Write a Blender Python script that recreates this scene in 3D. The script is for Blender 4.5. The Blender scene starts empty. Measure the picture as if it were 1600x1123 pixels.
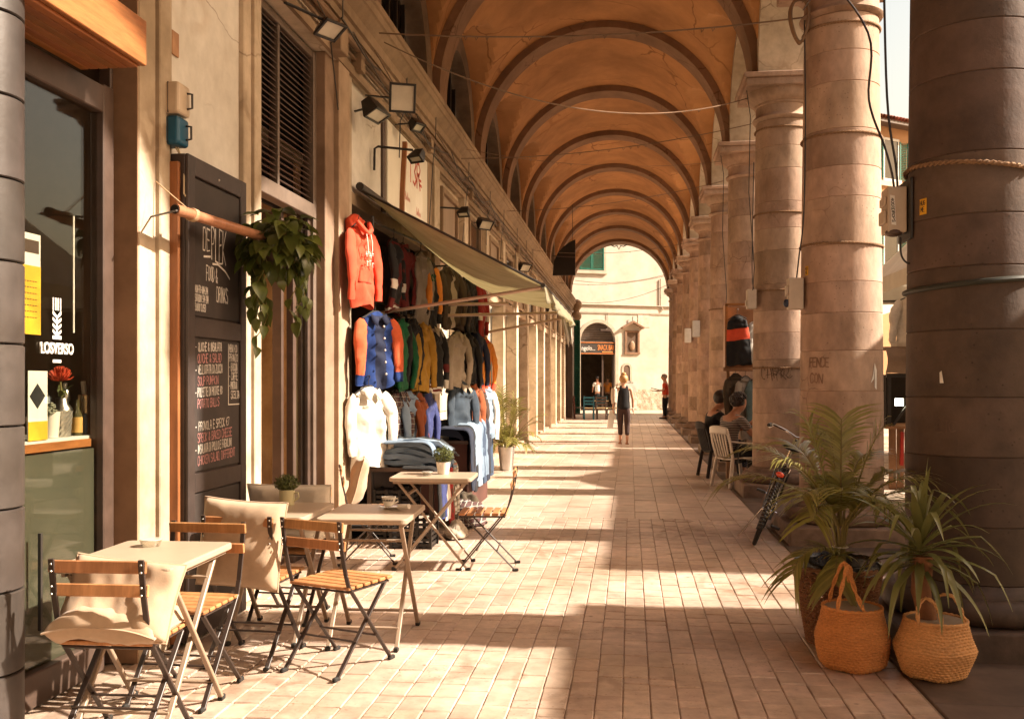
import bpy, math, random
from mathutils import Vector, Matrix, Euler, noise
sc = bpy.context.scene
COL = sc.collection
R = math.radians
PI = math.pi

# ---------------------------------------------------------------- camera
cam_d = bpy.data.cameras.new('camera')
cam = bpy.data.objects.new('camera', cam_d)
COL.objects.link(cam)
cam.location = (0, 0, 1.5)
cam.rotation_euler = (R(90), 0, R(7.03))
cam_d.sensor_width = 36
cam_d.lens = 33.75
cam_d.shift_y = 0.0216
cam_d.clip_start = 0.05
cam_d.clip_end = 900
sc.camera = cam

# ---------------------------------------------------------------- sky and sun
SUN_DIR = Vector((-1.0, -0.06, -0.745)).normalized()
world = bpy.data.worlds.new('World')
sc.world = world
world.use_nodes = True
wn = world.node_tree
for n in list(wn.nodes):
    wn.nodes.remove(n)
sky = wn.nodes.new('ShaderNodeTexSky')
sky.sky_type = 'NISHITA'
sky.sun_disc = False
sky.sun_elevation = R(36.6)
sky.sun_rotation = R(90 - 3.4)
sky.air_density = 1.6
sky.dust_density = 4.0
sky.ozone_density = 0.6
tint = wn.nodes.new('ShaderNodeMix')
tint.data_type = 'RGBA'
tint.blend_type = 'MULTIPLY'
tint.inputs['Factor'].default_value = 1
tint.inputs['B'].default_value = (1.0, 0.80, 0.64, 1)
bg = wn.nodes.new('ShaderNodeBackground')
bg.inputs['Strength'].default_value = 0.105
wo = wn.nodes.new('ShaderNodeOutputWorld')
wn.links.new(sky.outputs['Color'], tint.inputs['A'])
wn.links.new(tint.outputs['Result'], bg.inputs['Color'])
wn.links.new(bg.outputs['Background'], wo.inputs['Surface'])

sun_d = bpy.data.lights.new('sun', 'SUN')
sun_d.energy = 5.0
sun_d.angle = R(1.2)
sun_d.color = (1.0, 0.88, 0.73)
sun = bpy.data.objects.new('sun', sun_d)
COL.objects.link(sun)
sun.location = (40, 5, 30)
sun.rotation_euler = SUN_DIR.to_track_quat('-Z', 'Y').to_euler()

sc.view_settings.view_transform = 'Standard'
sc.view_settings.look = 'None'
sc.view_settings.gamma = 1
sc.view_settings.use_curve_mapping = False
sc.view_settings.exposure = 1.62
try:
    sc.cycles.max_bounces = 8
    sc.cycles.diffuse_bounces = 5
    sc.cycles.glossy_bounces = 3
    sc.cycles.transmission_bounces = 4
    sc.cycles.transparent_max_bounces = 16
    sc.cycles.use_denoising = True
    sc.cycles.sample_clamp_indirect = 6
    sc.cycles.caustics_reflective = False
    sc.cycles.caustics_refractive = False
except Exception:
    pass

# ---------------------------------------------------------------- mesh builder
class MB:
    def __init__(s):
        s.v = []; s.f = []; s.m = []; s.s = []
    def add(s, vs, fs, mi=0, sm=False):
        o = len(s.v)
        s.v.extend([tuple(p) for p in vs])
        for f in fs:
            s.f.append(tuple(i + o for i in f)); s.m.append(mi); s.s.append(sm)
        return s
    def box(s, c, d, rot=None, mi=0):
        hx, hy, hz = d[0] / 2, d[1] / 2, d[2] / 2
        vs = [Vector((x, y, z)) for x in (-hx, hx) for y in (-hy, hy) for z in (-hz, hz)]
        if rot is not None:
            M = rot if isinstance(rot, Matrix) else Euler(rot).to_matrix()
            vs = [M @ p for p in vs]
        c = Vector(c)
        return s.add([p + c for p in vs], [(0, 1, 3, 2), (4, 6, 7, 5), (0, 4, 5, 1), (2, 3, 7, 6), (0, 2, 6, 4), (1, 5, 7, 3)], mi)
    def span(s, x0, x1, y0, y1, z0, z1, mi=0):
        return s.box(((x0 + x1) / 2, (y0 + y1) / 2, (z0 + z1) / 2), (abs(x1 - x0), abs(y1 - y0), abs(z1 - z0)), None, mi)
    def bar(s, a, b, w, t=None, mi=0, up=(0, 0, 1)):
        a = Vector(a); b = Vector(b); d = b - a
        if d.length < 1e-6: return s
        z = d.normalized(); u = Vector(up)
        if abs(z.dot(u)) > 0.98: u = Vector((1, 0, 0)) if abs(z.x) < .9 else Vector((0, 1, 0))
        x = u.cross(z).normalized(); y = z.cross(x)
        M = Matrix((x, y, z)).transposed()
        return s.box((a + b) / 2, (w, t or w, d.length), M, mi)
    def tube(s, pts, r, n=8, mi=0, caps=True, closed=False, sm=True, flat=1.0):
        pts = [Vector(p) for p in pts]; k = len(pts)
        rr = r if isinstance(r, (list, tuple)) else [r] * k
        vs = []; prev = None
        for i in range(k):
            if closed: t = pts[(i + 1) % k] - pts[i - 1]
            else: t = pts[min(i + 1, k - 1)] - pts[max(i - 1, 0)]
            if t.length < 1e-9: t = Vector((0, 0, 1))
            t.normalize()
            if prev is None:
                u = Vector((0, 0, 1)) if abs(t.z) < .9 else Vector((1, 0, 0))
            else: u = prev
            x = (u - t * u.dot(t))
            if x.length < 1e-6: x = Vector((1, 0, 0)) - t * t.x
            x.normalize(); y = t.cross(x); prev = x
            for j in range(n):
                a = 2 * PI * j / n
                vs.append(pts[i] + x * (math.cos(a) * rr[i] * flat) + y * (math.sin(a) * rr[i]))
        fs = []
        for i in range(k if closed else k - 1):
            i2 = (i + 1) % k
            for j in range(n):
                j2 = (j + 1) % n
                fs.append((i * n + j, i * n + j2, i2 * n + j2, i2 * n + j))
        s.add(vs, fs, mi, sm)
        if caps and not closed:
            s.add(vs[:n], [tuple(range(n - 1, -1, -1))], mi)
            s.add(vs[-n:], [tuple(range(n))], mi)
        return s
    def lathe(s, prof, n=24, c=(0, 0, 0), mi=0, sm=True, M=None, sx=1, sy=1):
        c = Vector(c); vs = []
        for (r, z) in prof:
            for j in range(n):
                a = 2 * PI * j / n
                p = Vector((math.cos(a) * r * sx, math.sin(a) * r * sy, z))
                if M is not None: p = M @ p
                vs.append(p + c)
        fs = []
        for i in range(len(prof) - 1):
            for j in range(n):
                j2 = (j + 1) % n
                fs.append((i * n + j, i * n + j2, (i + 1) * n + j2, (i + 1) * n + j))
        s.add(vs, fs, mi, sm)
        k = len(prof)
        if prof[0][0] > 1e-4: s.add(vs[:n], [tuple(range(n - 1, -1, -1))], mi)
        if prof[-1][0] > 1e-4: s.add(vs[-n:], [tuple(range(n))], mi)
        return s
    def ball(s, c, r, n=12, m=8, mi=0, sc3=(1, 1, 1)):
        prof = [(r * math.sin(PI * i / m) + (1e-5), -r * math.cos(PI * i / m)) for i in range(m + 1)]
        M = Matrix.Diagonal(Vector(sc3))
        return s.lathe(prof, n, c, mi, True, M)
    def grid(s, fn, nu, nv, mi=0, sm=True, cu=False):
        vs = [fn(i / nu, j / nv) for i in range(nu + (0 if cu else 1)) for j in range(nv + 1)]
        w = nv + 1; fs = []
        for i in range(nu):
            i2 = (i + 1) % nu if cu else i + 1
            for j in range(nv):
                fs.append((i * w + j, i2 * w + j, i2 * w + j + 1, i * w + j + 1))
        return s.add(vs, fs, mi, sm)
    def prism(s, poly, fn, mi=0, sm=False):
        # poly: list of 2D points (CCW seen from +), fn(p, k) -> 3D for k = 0/1
        n = len(poly)
        vs = [fn(p, 0) for p in poly] + [fn(p, 1) for p in poly]
        fs = [tuple(range(n - 1, -1, -1)), tuple(range(n, 2 * n))]
        for i in range(n):
            j = (i + 1) % n
            fs.append((i, j, n + j, n + i))
        return s.add(vs, fs, mi, sm)
    def move(s, M):
        s.v = [tuple(M @ Vector(p)) for p in s.v]; return s
    def mesh(s, name, mats, angle=40):
        me = bpy.data.meshes.new(name)
        me.from_pydata(s.v, [], s.f)
        if not isinstance(mats, (list, tuple)): mats = [mats]
        for m in mats: me.materials.append(m)
        me.polygons.foreach_set('material_index', s.m)
        me.polygons.foreach_set('use_smooth', s.s)
        me.update()
        if any(s.s) and angle:
            try: me.set_sharp_from_angle(angle=R(angle))
            except Exception: pass
        return me
    def build(s, name, mats, parent=None, bevel=0, seg=1, world=True, angle=40, origin=None, sub=0, solid=0):
        M = WM.get(parent.name) if parent is not None else None
        loc = Vector((0, 0, 0))
        if world and M is not None:
            I = M.inverted()
            s.v = [tuple(I @ Vector(p)) for p in s.v]
        if parent is None and origin is not None:
            loc = Vector(origin)
            s.v = [(p[0] - loc.x, p[1] - loc.y, p[2] - loc.z) for p in s.v]
        o = bpy.data.objects.new(name, s.mesh(name, mats, angle))
        COL.objects.link(o)
        if parent is not None:
            o.parent = parent
            if M is not None: WM[o.name] = M
        else:
            o.location = loc
            WM[o.name] = Matrix.Translation(loc)
        if solid:
            md = o.modifiers.new('solidify', 'SOLIDIFY'); md.thickness = solid; md.offset = 0
        if bevel:
            md = o.modifiers.new('bevel', 'BEVEL'); md.width = bevel; md.segments = seg; md.limit_method = 'ANGLE'; md.angle_limit = R(35)
        if sub:
            md = o.modifiers.new('sub', 'SUBSURF'); md.levels = sub; md.render_levels = sub
        return o
WM = {}

def thing(name, label, cat, loc=(0, 0, 0), rz=0, group=None, rot=None):
    o = bpy.data.objects.new(name, None)
    o.empty_display_size = .1
    COL.objects.link(o)
    o.location = loc
    o.rotation_euler = rot if rot else (0, 0, rz)
    o['label'] = label; o['category'] = cat
    if group: o['group'] = group
    WM[o.name] = Matrix.Translation(Vector(loc)) @ Euler(o.rotation_euler).to_matrix().to_4x4()
    return o
def tag(o, label, cat, group=None, kind=None):
    o['label'] = label; o['category'] = cat
    if group: o['group'] = group
    if kind: o['kind'] = kind
    return o
def structure(o, label=None):
    o['kind'] = 'structure'
    if label: o['label'] = label
    return o
def kids(o):
    return [c for c in COL.objects if c.parent == o]
KIDS = {}
def index_kids():
    KIDS.clear()
    for c in COL.objects:
        if c.parent: KIDS.setdefault(c.parent.name, []).append(c)
def dup(o, loc=None, rz=None, label=None, parent=None, top=True, scale=None):
    c = o.copy(); COL.objects.link(c)
    if parent is not None: c.parent = parent
    for ch in KIDS.get(o.name, []):
        dup(ch, parent=c, top=False)
    if top:
        if loc is not None: c.location = loc
        if rz is not None: c.rotation_euler = (0, 0, rz) if not isinstance(rz, (tuple, Euler)) else rz
        if label: c['label'] = label
        if scale: c.scale = scale
        WM[c.name] = Matrix.Translation(Vector(c.location)) @ Euler(c.rotation_euler).to_matrix().to_4x4()
    return c

# ---------------------------------------------------------------- materials
MATS = {}
def pm(name, col, rough=.6, var=.18, scale=6, bump=.15, metal=0, stain=.25, stain_scale=1.3, spec=.4, col2=None, stretch=(1, 1, 1),
       rand=0, island=False, coord='Object', bscale=None, sheen=0, trans=0, sat=1, emit=0, coat=0, dist=.01):
    if name in MATS: return MATS[name]
    m = bpy.data.materials.new(name); m.use_nodes = True
    nt = m.node_tree; N = nt.nodes; L = nt.links
    b = N['Principled BSDF']
    tc = N.new('ShaderNodeTexCoord'); mp = N.new('ShaderNodeMapping')
    mp.inputs['Scale'].default_value = stretch
    if coord == 'World':
        g = N.new('ShaderNodeNewGeometry'); L.new(g.outputs['Position'], mp.inputs['Vector'])
    else:
        L.new(tc.outputs['Object'], mp.inputs['Vector'])
    vec = mp.outputs['Vector']
    if rand or island:
        oi = N.new('ShaderNodeObjectInfo')
        rnd = oi.outputs['Random']
        if island:
            g2 = N.new('ShaderNodeNewGeometry')
            ad = N.new('ShaderNodeMath'); ad.operation = 'ADD'
            L.new(rnd, ad.inputs[0]); L.new(g2.outputs['Random Per Island'], ad.inputs[1])
            fr = N.new('ShaderNodeMath'); fr.operation = 'FRACT'; L.new(ad.outputs[0], fr.inputs[0]); rnd = fr.outputs[0]
        if coord != 'World':
            va = N.new('ShaderNodeVectorMath'); va.operation = 'ADD'
            mu = N.new('ShaderNodeMath'); mu.operation = 'MULTIPLY'; mu.inputs[1].default_value = 37.0
            L.new(rnd, mu.inputs[0]); L.new(vec, va.inputs[0]); L.new(mu.outputs[0], va.inputs[1]); vec = va.outputs[0]
    n1 = N.new('ShaderNodeTexNoise'); n1.inputs['Scale'].default_value = scale; n1.inputs['Detail'].default_value = 7; n1.inputs['Roughness'].default_value = .65
    n2 = N.new('ShaderNodeTexNoise'); n2.inputs['Scale'].default_value = stain_scale; n2.inputs['Detail'].default_value = 5; n2.inputs['Roughness'].default_value = .6
    L.new(vec, n1.inputs['Vector']); L.new(vec, n2.inputs['Vector'])
    c = Vector(col[:3])
    c2 = Vector(col2[:3]) if col2 else None
    r1 = N.new('ShaderNodeValToRGB')
    lo = c * (1 - var); hi = c * (1 + var)
    r1.color_ramp.elements[0].position = .3; r1.color_ramp.elements[1].position = .7
    r1.color_ramp.elements[0].color = (*[max(0, x) for x in (c2 if c2 else lo)], 1)
    r1.color_ramp.elements[1].color = (*[min(1, x) for x in (c if c2 else hi)], 1)
    L.new(n1.outputs['Fac'], r1.inputs['Fac'])
    out = r1.outputs['Color']
    if stain:
        r2 = N.new('ShaderNodeValToRGB')
        r2.color_ramp.elements[0].position = .33; r2.color_ramp.elements[1].position = .6
        r2.color_ramp.elements[0].color = (1 - stain, 1 - stain * 1.1, 1 - stain * 1.25, 1); r2.color_ramp.elements[1].color = (1, 1, 1, 1)
        L.new(n2.outputs['Fac'], r2.inputs['Fac'])
        mx = N.new('ShaderNodeMix'); mx.data_type = 'RGBA'; mx.blend_type = 'MULTIPLY'; mx.inputs['Factor'].default_value = 1
        L.new(out, mx.inputs['A']); L.new(r2.outputs['Color'], mx.inputs['B']); out = mx.outputs['Result']
    if rand:
        hs = N.new('ShaderNodeHueSaturation')
        mr = N.new('ShaderNodeMapRange'); mr.inputs['To Min'].default_value = 1 - rand; mr.inputs['To Max'].default_value = 1 + rand
        L.new(rnd, mr.inputs['Value']); L.new(mr.outputs['Result'], hs.inputs['Value'])
        m3 = N.new('ShaderNodeMath'); m3.operation = 'MULTIPLY'; m3.inputs[1].default_value = 7.31
        f3 = N.new('ShaderNodeMath'); f3.operation = 'FRACT'; L.new(rnd, m3.inputs[0]); L.new(m3.outputs[0], f3.inputs[0])
        mr2 = N.new('ShaderNodeMapRange'); mr2.inputs['To Min'].default_value = .5 - rand * .045; mr2.inputs['To Max'].default_value = .5 + rand * .045
        L.new(f3.outputs[0], mr2.inputs['Value']); L.new(mr2.outputs['Result'], hs.inputs['Hue'])
        L.new(out, hs.inputs['Color']); out = hs.outputs['Color']
    L.new(out, b.inputs['Base Color'])
    b.inputs['Metallic'].default_value = metal
    b.inputs['Specular IOR Level'].default_value = spec
    mr3 = N.new('ShaderNodeMapRange'); mr3.inputs['To Min'].default_value = max(.03, rough - .12); mr3.inputs['To Max'].default_value = min(1, rough + .12)
    L.new(n2.outputs['Fac'], mr3.inputs['Value']); L.new(mr3.outputs['Result'], b.inputs['Roughness'])
    if bump:
        bp = N.new('ShaderNodeBump'); bp.inputs['Strength'].default_value = min(1, bump); bp.inputs['Distance'].default_value = dist
        if bscale:
            n3 = N.new('ShaderNodeTexNoise'); n3.inputs['Scale'].default_value = bscale; n3.inputs['Detail'].default_value = 4
            L.new(vec, n3.inputs['Vector']); L.new(n3.outputs['Fac'], bp.inputs['Height'])
        else:
            L.new(n1.outputs['Fac'], bp.inputs['Height'])
        L.new(bp.outputs['Normal'], b.inputs['Normal'])
    if sheen: b.inputs['Sheen Weight'].default_value = sheen
    if coat: b.inputs['Coat Weight'].default_value = coat
    if emit:
        L.new(out, b.inputs['Emission Color']); b.inputs['Emission Strength'].default_value = emit
    if trans:
        tr = N.new('ShaderNodeBsdfTranslucent'); L.new(out, tr.inputs['Color'])
        ms = N.new('ShaderNodeMixShader'); ms.inputs['Fac'].default_value = trans
        L.new(b.outputs['BSDF'], ms.inputs[1]); L.new(tr.outputs['BSDF'], ms.inputs[2])
        L.new(ms.outputs['Shader'], N['Material Output'].inputs['Surface'])
    MATS[name] = m
    return m
def overlay(m, kind, scale, width, dark, mask_scale=1.5, mask=.5, seed=0):
    # spots (gum, pits) or hairline cracks multiplied into the base colour, patchy through a noise mask
    nt = m.node_tree; N = nt.nodes; L = nt.links; b = N['Principled BSDF']
    src = b.inputs['Base Color'].links[0].from_socket
    g = N.new('ShaderNodeNewGeometry')
    nz = N.new('ShaderNodeTexNoise'); nz.inputs['Scale'].default_value = scale * 1.7; nz.inputs['Detail'].default_value = 4
    L.new(g.outputs['Position'], nz.inputs['Vector'])
    mxv = N.new('ShaderNodeMix'); mxv.data_type = 'RGBA'; mxv.blend_type = 'LINEAR_LIGHT'; mxv.inputs['Factor'].default_value = .22 / scale if kind == 'cracks' else .04 / scale
    L.new(g.outputs['Position'], mxv.inputs['A']); L.new(nz.outputs['Color'], mxv.inputs['B'])
    v = N.new('ShaderNodeTexVoronoi'); v.inputs['Scale'].default_value = scale
    if kind == 'cracks': v.feature = 'DISTANCE_TO_EDGE'
    L.new(mxv.outputs['Result'], v.inputs['Vector'])
    lt = N.new('ShaderNodeMapRange'); lt.inputs['From Min'].default_value = width * .4; lt.inputs['From Max'].default_value = width; lt.inputs['To Min'].default_value = 1; lt.inputs['To Max'].default_value = 0
    L.new(v.outputs['Distance'], lt.inputs['Value'])
    mk = N.new('ShaderNodeTexNoise'); mk.inputs['Scale'].default_value = mask_scale; mk.inputs['Detail'].default_value = 3
    L.new(g.outputs['Position'], mk.inputs['Vector'])
    mr = N.new('ShaderNodeMapRange'); mr.inputs['From Min'].default_value = mask; mr.inputs['From Max'].default_value = mask + .12; L.new(mk.outputs['Fac'], mr.inputs['Value'])
    mu = N.new('ShaderNodeMath'); mu.operation = 'MULTIPLY'; L.new(lt.outputs['Result'], mu.inputs[0]); L.new(mr.outputs['Result'], mu.inputs[1])
    mx = N.new('ShaderNodeMix'); mx.data_type = 'RGBA'; mx.blend_type = 'MULTIPLY'; L.new(mu.outputs[0], mx.inputs['Factor']); L.new(src, mx.inputs['A']); mx.inputs['B'].default_value = (dark, dark * .92, dark * .85, 1)
    L.new(mx.outputs['Result'], b.inputs['Base Color'])
def glass_mat(name, tintc=(.9, .9, .85), gloss=.5, rough=.02):
    if name in MATS: return MATS[name]
    m = bpy.data.materials.new(name); m.use_nodes = True
    nt = m.node_tree; N = nt.nodes; L = nt.links
    N.remove(N['Principled BSDF'])
    t = N.new('ShaderNodeBsdfTransparent'); t.inputs['Color'].default_value = (*tintc, 1)
    g = N.new('ShaderNodeBsdfGlossy'); g.inputs['Roughness'].default_value = rough; g.inputs['Color'].default_value = (.95, .95, .95, 1)
    lw = N.new('ShaderNodeLayerWeight'); lw.inputs['Blend'].default_value = .5
    fr = N.new('ShaderNodeMath'); fr.operation = 'POWER'; fr.inputs[1].default_value = 4.5; L.new(lw.outputs['Facing'], fr.inputs[0])
    mu = N.new('ShaderNodeMath'); mu.operation = 'MULTIPLY_ADD'; mu.inputs[1].default_value = .8; mu.inputs[2].default_value = gloss * .08
    mu.use_clamp = True
    L.new(fr.outputs[0], mu.inputs[0])
    ms = N.new('ShaderNodeMixShader')
    L.new(mu.outputs[0], ms.inputs['Fac']); L.new(t.outputs[0], ms.inputs[1]); L.new(g.outputs[0], ms.inputs[2])
    L.new(ms.outputs[0], N['Material Output'].inputs['Surface'])
    MATS[name] = m
    return m

M_PLASTER = pm('cream_plaster', (.54, .445, .335), .85, .14, 9, .4, stain=.42, stain_scale=.9, coord='World')
M_WHITE = pm('white_plaster', (.66, .63, .57), .85, .08, 10, .25, stain=.24, stain_scale=1.1, coord='World')
M_VAULT = pm('ochre_vault_plaster', (.50, .25, .10), .9, .12, 2.5, .2, stain=.36, stain_scale=.6, coord='World')
M_RIB = pm('brown_arch_plaster', (.26, .155, .095), .9, .15, 4, .2, stain=.3, stain_scale=.8, coord='World')
M_STONE = pm('column_stone', (.42, .285, .205), .8, .20, 9, .5, stain=.42, stain_scale=1.7, rand=.11, dist=.012, stretch=(1, 1, .55))
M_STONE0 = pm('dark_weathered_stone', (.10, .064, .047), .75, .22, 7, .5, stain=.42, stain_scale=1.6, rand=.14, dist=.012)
M_STONED = pm('dark_base_stone', (.25, .165, .115), .78, .24, 8, .5, stain=.45, stain_scale=2.0, rand=.12, dist=.012)
M_CORNICE = pm('cornice_stone', (.33, .235, .155), .85, .16, 6, .3, stain=.35, stain_scale=1.1, coord='World')
M_SETT = pm('paving_sett_stone', (.52, .395, .315), .42, .22, 11, .5, stain=.34, stain_scale=1.1, rand=.11, island=True, coord='World', dist=.004, spec=.45)
M_SLAB = pm('paving_slab_stone', (.51, .39, .31), .42, .18, 6, .45, stain=.30, stain_scale=.9, rand=.09, island=True, coord='World', dist=.004)
M_MORTAR = pm('floor_mortar', (.40, .30, .225), .95, .25, 20, .5, stain=.3, coord='World')
M_STREET = pm('street_stone', (.46, .37, .29), .75, .3, 3, .4, stain=.5, stain_scale=.9, coord='World')
overlay(M_VAULT, 'cracks', .55, .012, .55, .6, .44); overlay(M_VAULT, 'cracks', 1.6, .10, .80, .5, .56)
overlay(M_RIB, 'cracks', 1.3, .012, .6, .8, .45)
overlay(M_PLASTER, 'cracks', 1.4, .012, .5, .9, .5); overlay(M_PLASTER, 'cracks', 5, .16, .72, 1.6, .58)
overlay(M_WHITE, 'cracks', 1.1, .008, .6, .9, .5); overlay(M_WHITE, 'cracks', 4, .2, .80, 1.2, .58)
overlay(M_STONE, 'spots', 26, .20, .55, 2.2, .46); overlay(M_STONE, 'cracks', 2.2, .012, .6, .9, .54)
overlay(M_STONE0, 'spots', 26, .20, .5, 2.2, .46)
overlay(M_SETT, 'spots', 7, .12, .42, 1.1, .48); overlay(M_SETT, 'spots', 31, .24, .68, 1.6, .44); overlay(M_SLAB, 'spots', 7, .12, .5, 1.1, .48)
overlay(M_SETT, 'cracks', 3.1, .10, .70, .8, .52)
M_DARK = pm('dark_iron', (.03, .025, .022), .45, .2, 12, .1, spec=.5, stain=.2)
M_BLACK = pm('black_metal', (.018, .015, .013), .4, .2, 12, .08, stain=.2)
M_BROWN = pm('brown_window_frame', (.085, .055, .042), .42, .2, 9, .15, stain=.3)
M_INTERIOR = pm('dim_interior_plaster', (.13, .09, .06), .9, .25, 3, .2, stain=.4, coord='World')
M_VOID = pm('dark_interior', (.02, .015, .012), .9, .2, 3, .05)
M_GLASS = glass_mat('window_glass', (.86, .86, .82), .35)
M_WOOD = pm('varnished_wood', (.31, .115, .036), .42, .25, 5, .2, stretch=(1, 1, 9), rand=.15, stain=.2)
M_BRASSY = pm('steel', (.55, .52, .48), .3, .1, 20, .05, metal=1, stain=.15)
# ================================================================ the setting
XL, XR = -2.6, 1.6            # springing lines of the vault
XC, RR = (XL + XR) / 2, (XR - XL) / 2
COLX, COLY0, BAY = 2.02, 5.95, 3.64
ZS = 5.5
YK = [COLY0 + BAY * k for k in range(-7, 11)]   # column axes, seven of them behind the camera
rng = random.Random(7)

# ---- ground
o = MB().span(-60, 90, -40, 420, -.6, -.05).build('street_ground', M_STREET); structure(o)
floor_end = YK[-1] + .9
o = MB().span(-3.2, 1.40, -22, floor_end, -.05, -.010).build('arcade_floor', M_MORTAR); structure(o)
FLOOR = o
# stone kerb slabs under the columns: worn grey flags
kerb = MB()
y = -22
while y < floor_end:
    l = rng.uniform(1.0, 1.5)
    l = min(l, floor_end - y)
    kerb.span(1.405, 2.75, y + .004, y + l - .004, -.05, rng.uniform(-.004, .002))
    y += l
o = kerb.build('kerb_flagstones', pm('kerb_flag_stone', (.15, .105, .08), .7, .25, 5, .5, stain=.5, stain_scale=1.2, rand=.15, island=True, coord='World', dist=.006), bevel=.006); structure(o)

# setts: small oblong stones near, longer slabs beyond
SY1 = 10.62
def sett_mesh(w, l, k):
    r = random.Random(k)
    b = MB()
    j = lambda a: r.uniform(-a, a)
    c = .0045
    hw, hl = w / 2 - .002, l / 2 - .002
    bot = [(-hw, -hl, -.03), (hw, -hl, -.03), (hw, hl, -.03), (-hw, hl, -.03)]
    mid = [(x + j(.0015), y + j(.002), -.006) for x, y, z in bot]
    top = [(x * (1 - c / hw) + j(.0015), y * (1 - c / hl) + j(.0015), j(.0014)) for x, y, z in bot]
    b.add(bot + mid + top, [(0, 1, 5, 4), (1, 2, 6, 5), (2, 3, 7, 6), (3, 0, 4, 7), (4, 5, 9, 8), (5, 6, 10, 9), (6, 7, 11, 10), (7, 4, 8, 11), (8, 9, 10, 11)])
    return b
cells = []
SW = .1292
x = -2.62
ci = 0
while x < 1.38:
    y = 2.6 + rng.uniform(-.01, .01) + (.1 if ci % 5 == 3 else 0)
    while y < SY1:
        l = rng.choice((.2, .2, .2, .2, .205, .195, .1, .3))
        if y + l > SY1 - .04: l = SY1 - y
        cells.append((x + SW / 2, y + l / 2, SW, l)); y += l
    x += SW; ci += 1
def seen(c):
    fx = .9925 * c[0] + .1219 * c[1]; fz = -.1219 * c[0] + .9925 * c[1]
    if fz < .5: return False
    px = 800 + 1500 * fx / fz; py = 596 + 2250 / fz
    return -30 < px < 1640 and py < 1150
def blocked(c):   # under the shop window step or the piles: not in view
    return c[0] < -2.3
vis = sorted([c for c in cells if seen(c) and not blocked(c)], key=lambda c: c[1] * c[1] + .2 * c[0] ** 2)
near = set(vis[:300])
meshes = {}
rest = MB()
for c in cells:
    key = (round(c[3], 2), rng.randrange(3))
    dz = rng.uniform(-.0035, .002)
    if c in near:
        if key not in meshes: meshes[key] = sett_mesh(SW, key[0] if abs(key[0] - c[3]) < .006 else c[3], hash(key) % 999).mesh('sett', M_SETT)
        s = bpy.data.objects.new('sett', meshes[key]); COL.objects.link(s)
        s.parent = FLOOR; s.location = (c[0], c[1], dz)
        s.rotation_euler = (rng.uniform(-.007, .007), rng.uniform(-.010, .010), rng.uniform(-.010, .010))
    elif c[1] < SY1 + .1:
        b = sett_mesh(SW, c[3], rng.randrange(999))
        b.move(Matrix.Translation((c[0], c[1], dz)))
        rest.add(b.v, b.f)
o = rest.build('setts', M_SETT, FLOOR); o['kind'] = 'stuff'
# long slabs
slab_cells = []
x = -2.62; SLW = .267
while x < 1.38:
    y = SY1 + .0
    first = True
    while y < floor_end - .02:
        l = rng.uniform(.35, .75)
        if first: l = rng.uniform(.3, .7); first = False
        if y + l > floor_end - .25: l = floor_end - y
        slab_cells.append((x + SLW / 2, y + l / 2, SLW, l)); y += l
    x += SLW
rest = MB(); nslab = 0
for c in sorted(slab_cells, key=lambda c: c[1]):
    b = sett_mesh(c[2], c[3], rng.randrange(9999))
    M = Matrix.Translation((c[0], c[1], rng.uniform(-.003, .003))) @ Euler((rng.uniform(-.002, .002), rng.uniform(-.004, .004), 0)).to_matrix().to_4x4()
    b.move(M)
    if c[1] < 15.2 and nslab < 300 and c[0] > -2.3:
        b.build('paving_slab', M_SLAB, FLOOR); nslab += 1
    else: rest.add(b.v, b.f)
o = rest.build('paving_slabs', M_SLAB, FLOOR); o['kind'] = 'stuff'
# strip of old street paving in front of the end building
o = MB().span(-8, 8, floor_end, 60, -.05, -.012).build('cross_street', pm('cross_street_stone', (.46, .36, .27), .8, .2, 3, .3, stain=.3, coord='World')); structure(o)

# ---- vaulted arcade
VA = thing('vaulted_arcade', 'long ochre plastered loggia with round arches carried on stone columns', 'arcade', (0, 20, 0))
RV = RR + .12
def vault_bay_mesh(h):
    b = MB(); rc = 1.55
    ys = sorted(set([-h, h, -rc - .001, rc + .001, -rc + .0005, rc - .0005] + [rc * math.sin(PI * (i / 28 - .5)) for i in range(1, 28)]))
    ts = [PI * i / 56 for i in range(57)]
    vs = []
    for t in ts:
        for yy in ys:
            zb = ZS + RV * math.sin(t)
            zc = ZS + (math.sqrt(max(0, rc * rc - yy * yy)) if abs(yy) < rc else 0)
            vs.append((XC + RV * math.cos(t), yy, max(zb, zc)))
    w = len(ys); fs = []
    for i in range(len(ts) - 1):
        for j in range(w - 1):
            fs.append((i * w + j, (i + 1) * w + j, (i + 1) * w + j + 1, i * w + j + 1))
    b.add(vs, fs, 0, True)
    return b.mesh('vault_bay', M_VAULT, 25)
def arch_rib_mesh(hw=.26, drop=0):
    b = MB(); n = 48
    prof = []
    for i in range(n + 1):
        t = PI * i / n
        prof.append((math.cos(t), math.sin(t)))
    prof2 = [(XC + RR * c, ZS + RR * s_) for c, s_ in prof]
    prof3 = [(XC + (RV + .05) * c, ZS + (RV + .05) * s_) for c, s_ in prof]
    ext_in = [(XR, ZS)] + prof2 + [(XL, ZS), (XL, 5.1)]
    ext_out = [(XR + .17, ZS)] + prof3 + [(XL - .17, ZS), (XL - .17, 5.1)]
    k = len(ext_in); vs = []
    for (x, z), (xo, zo) in zip(ext_in, ext_out):
        vs += [(xo, -hw, zo), (x, -hw, z), (x, hw, z), (xo, hw, zo)]
    fs = []; mi = []
    for i in range(k - 1):
        a = i * 4; c = a + 4
        for q in range(3):
            fs.append((a + q, c + q, c + q + 1, a + q + 1))
    b.add(vs, fs, 0, True)
    return b.mesh('transverse_arch', M_RIB, 30)
vm = vault_bay_mesh(BAY / 2); rm = arch_rib_mesh()
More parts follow.
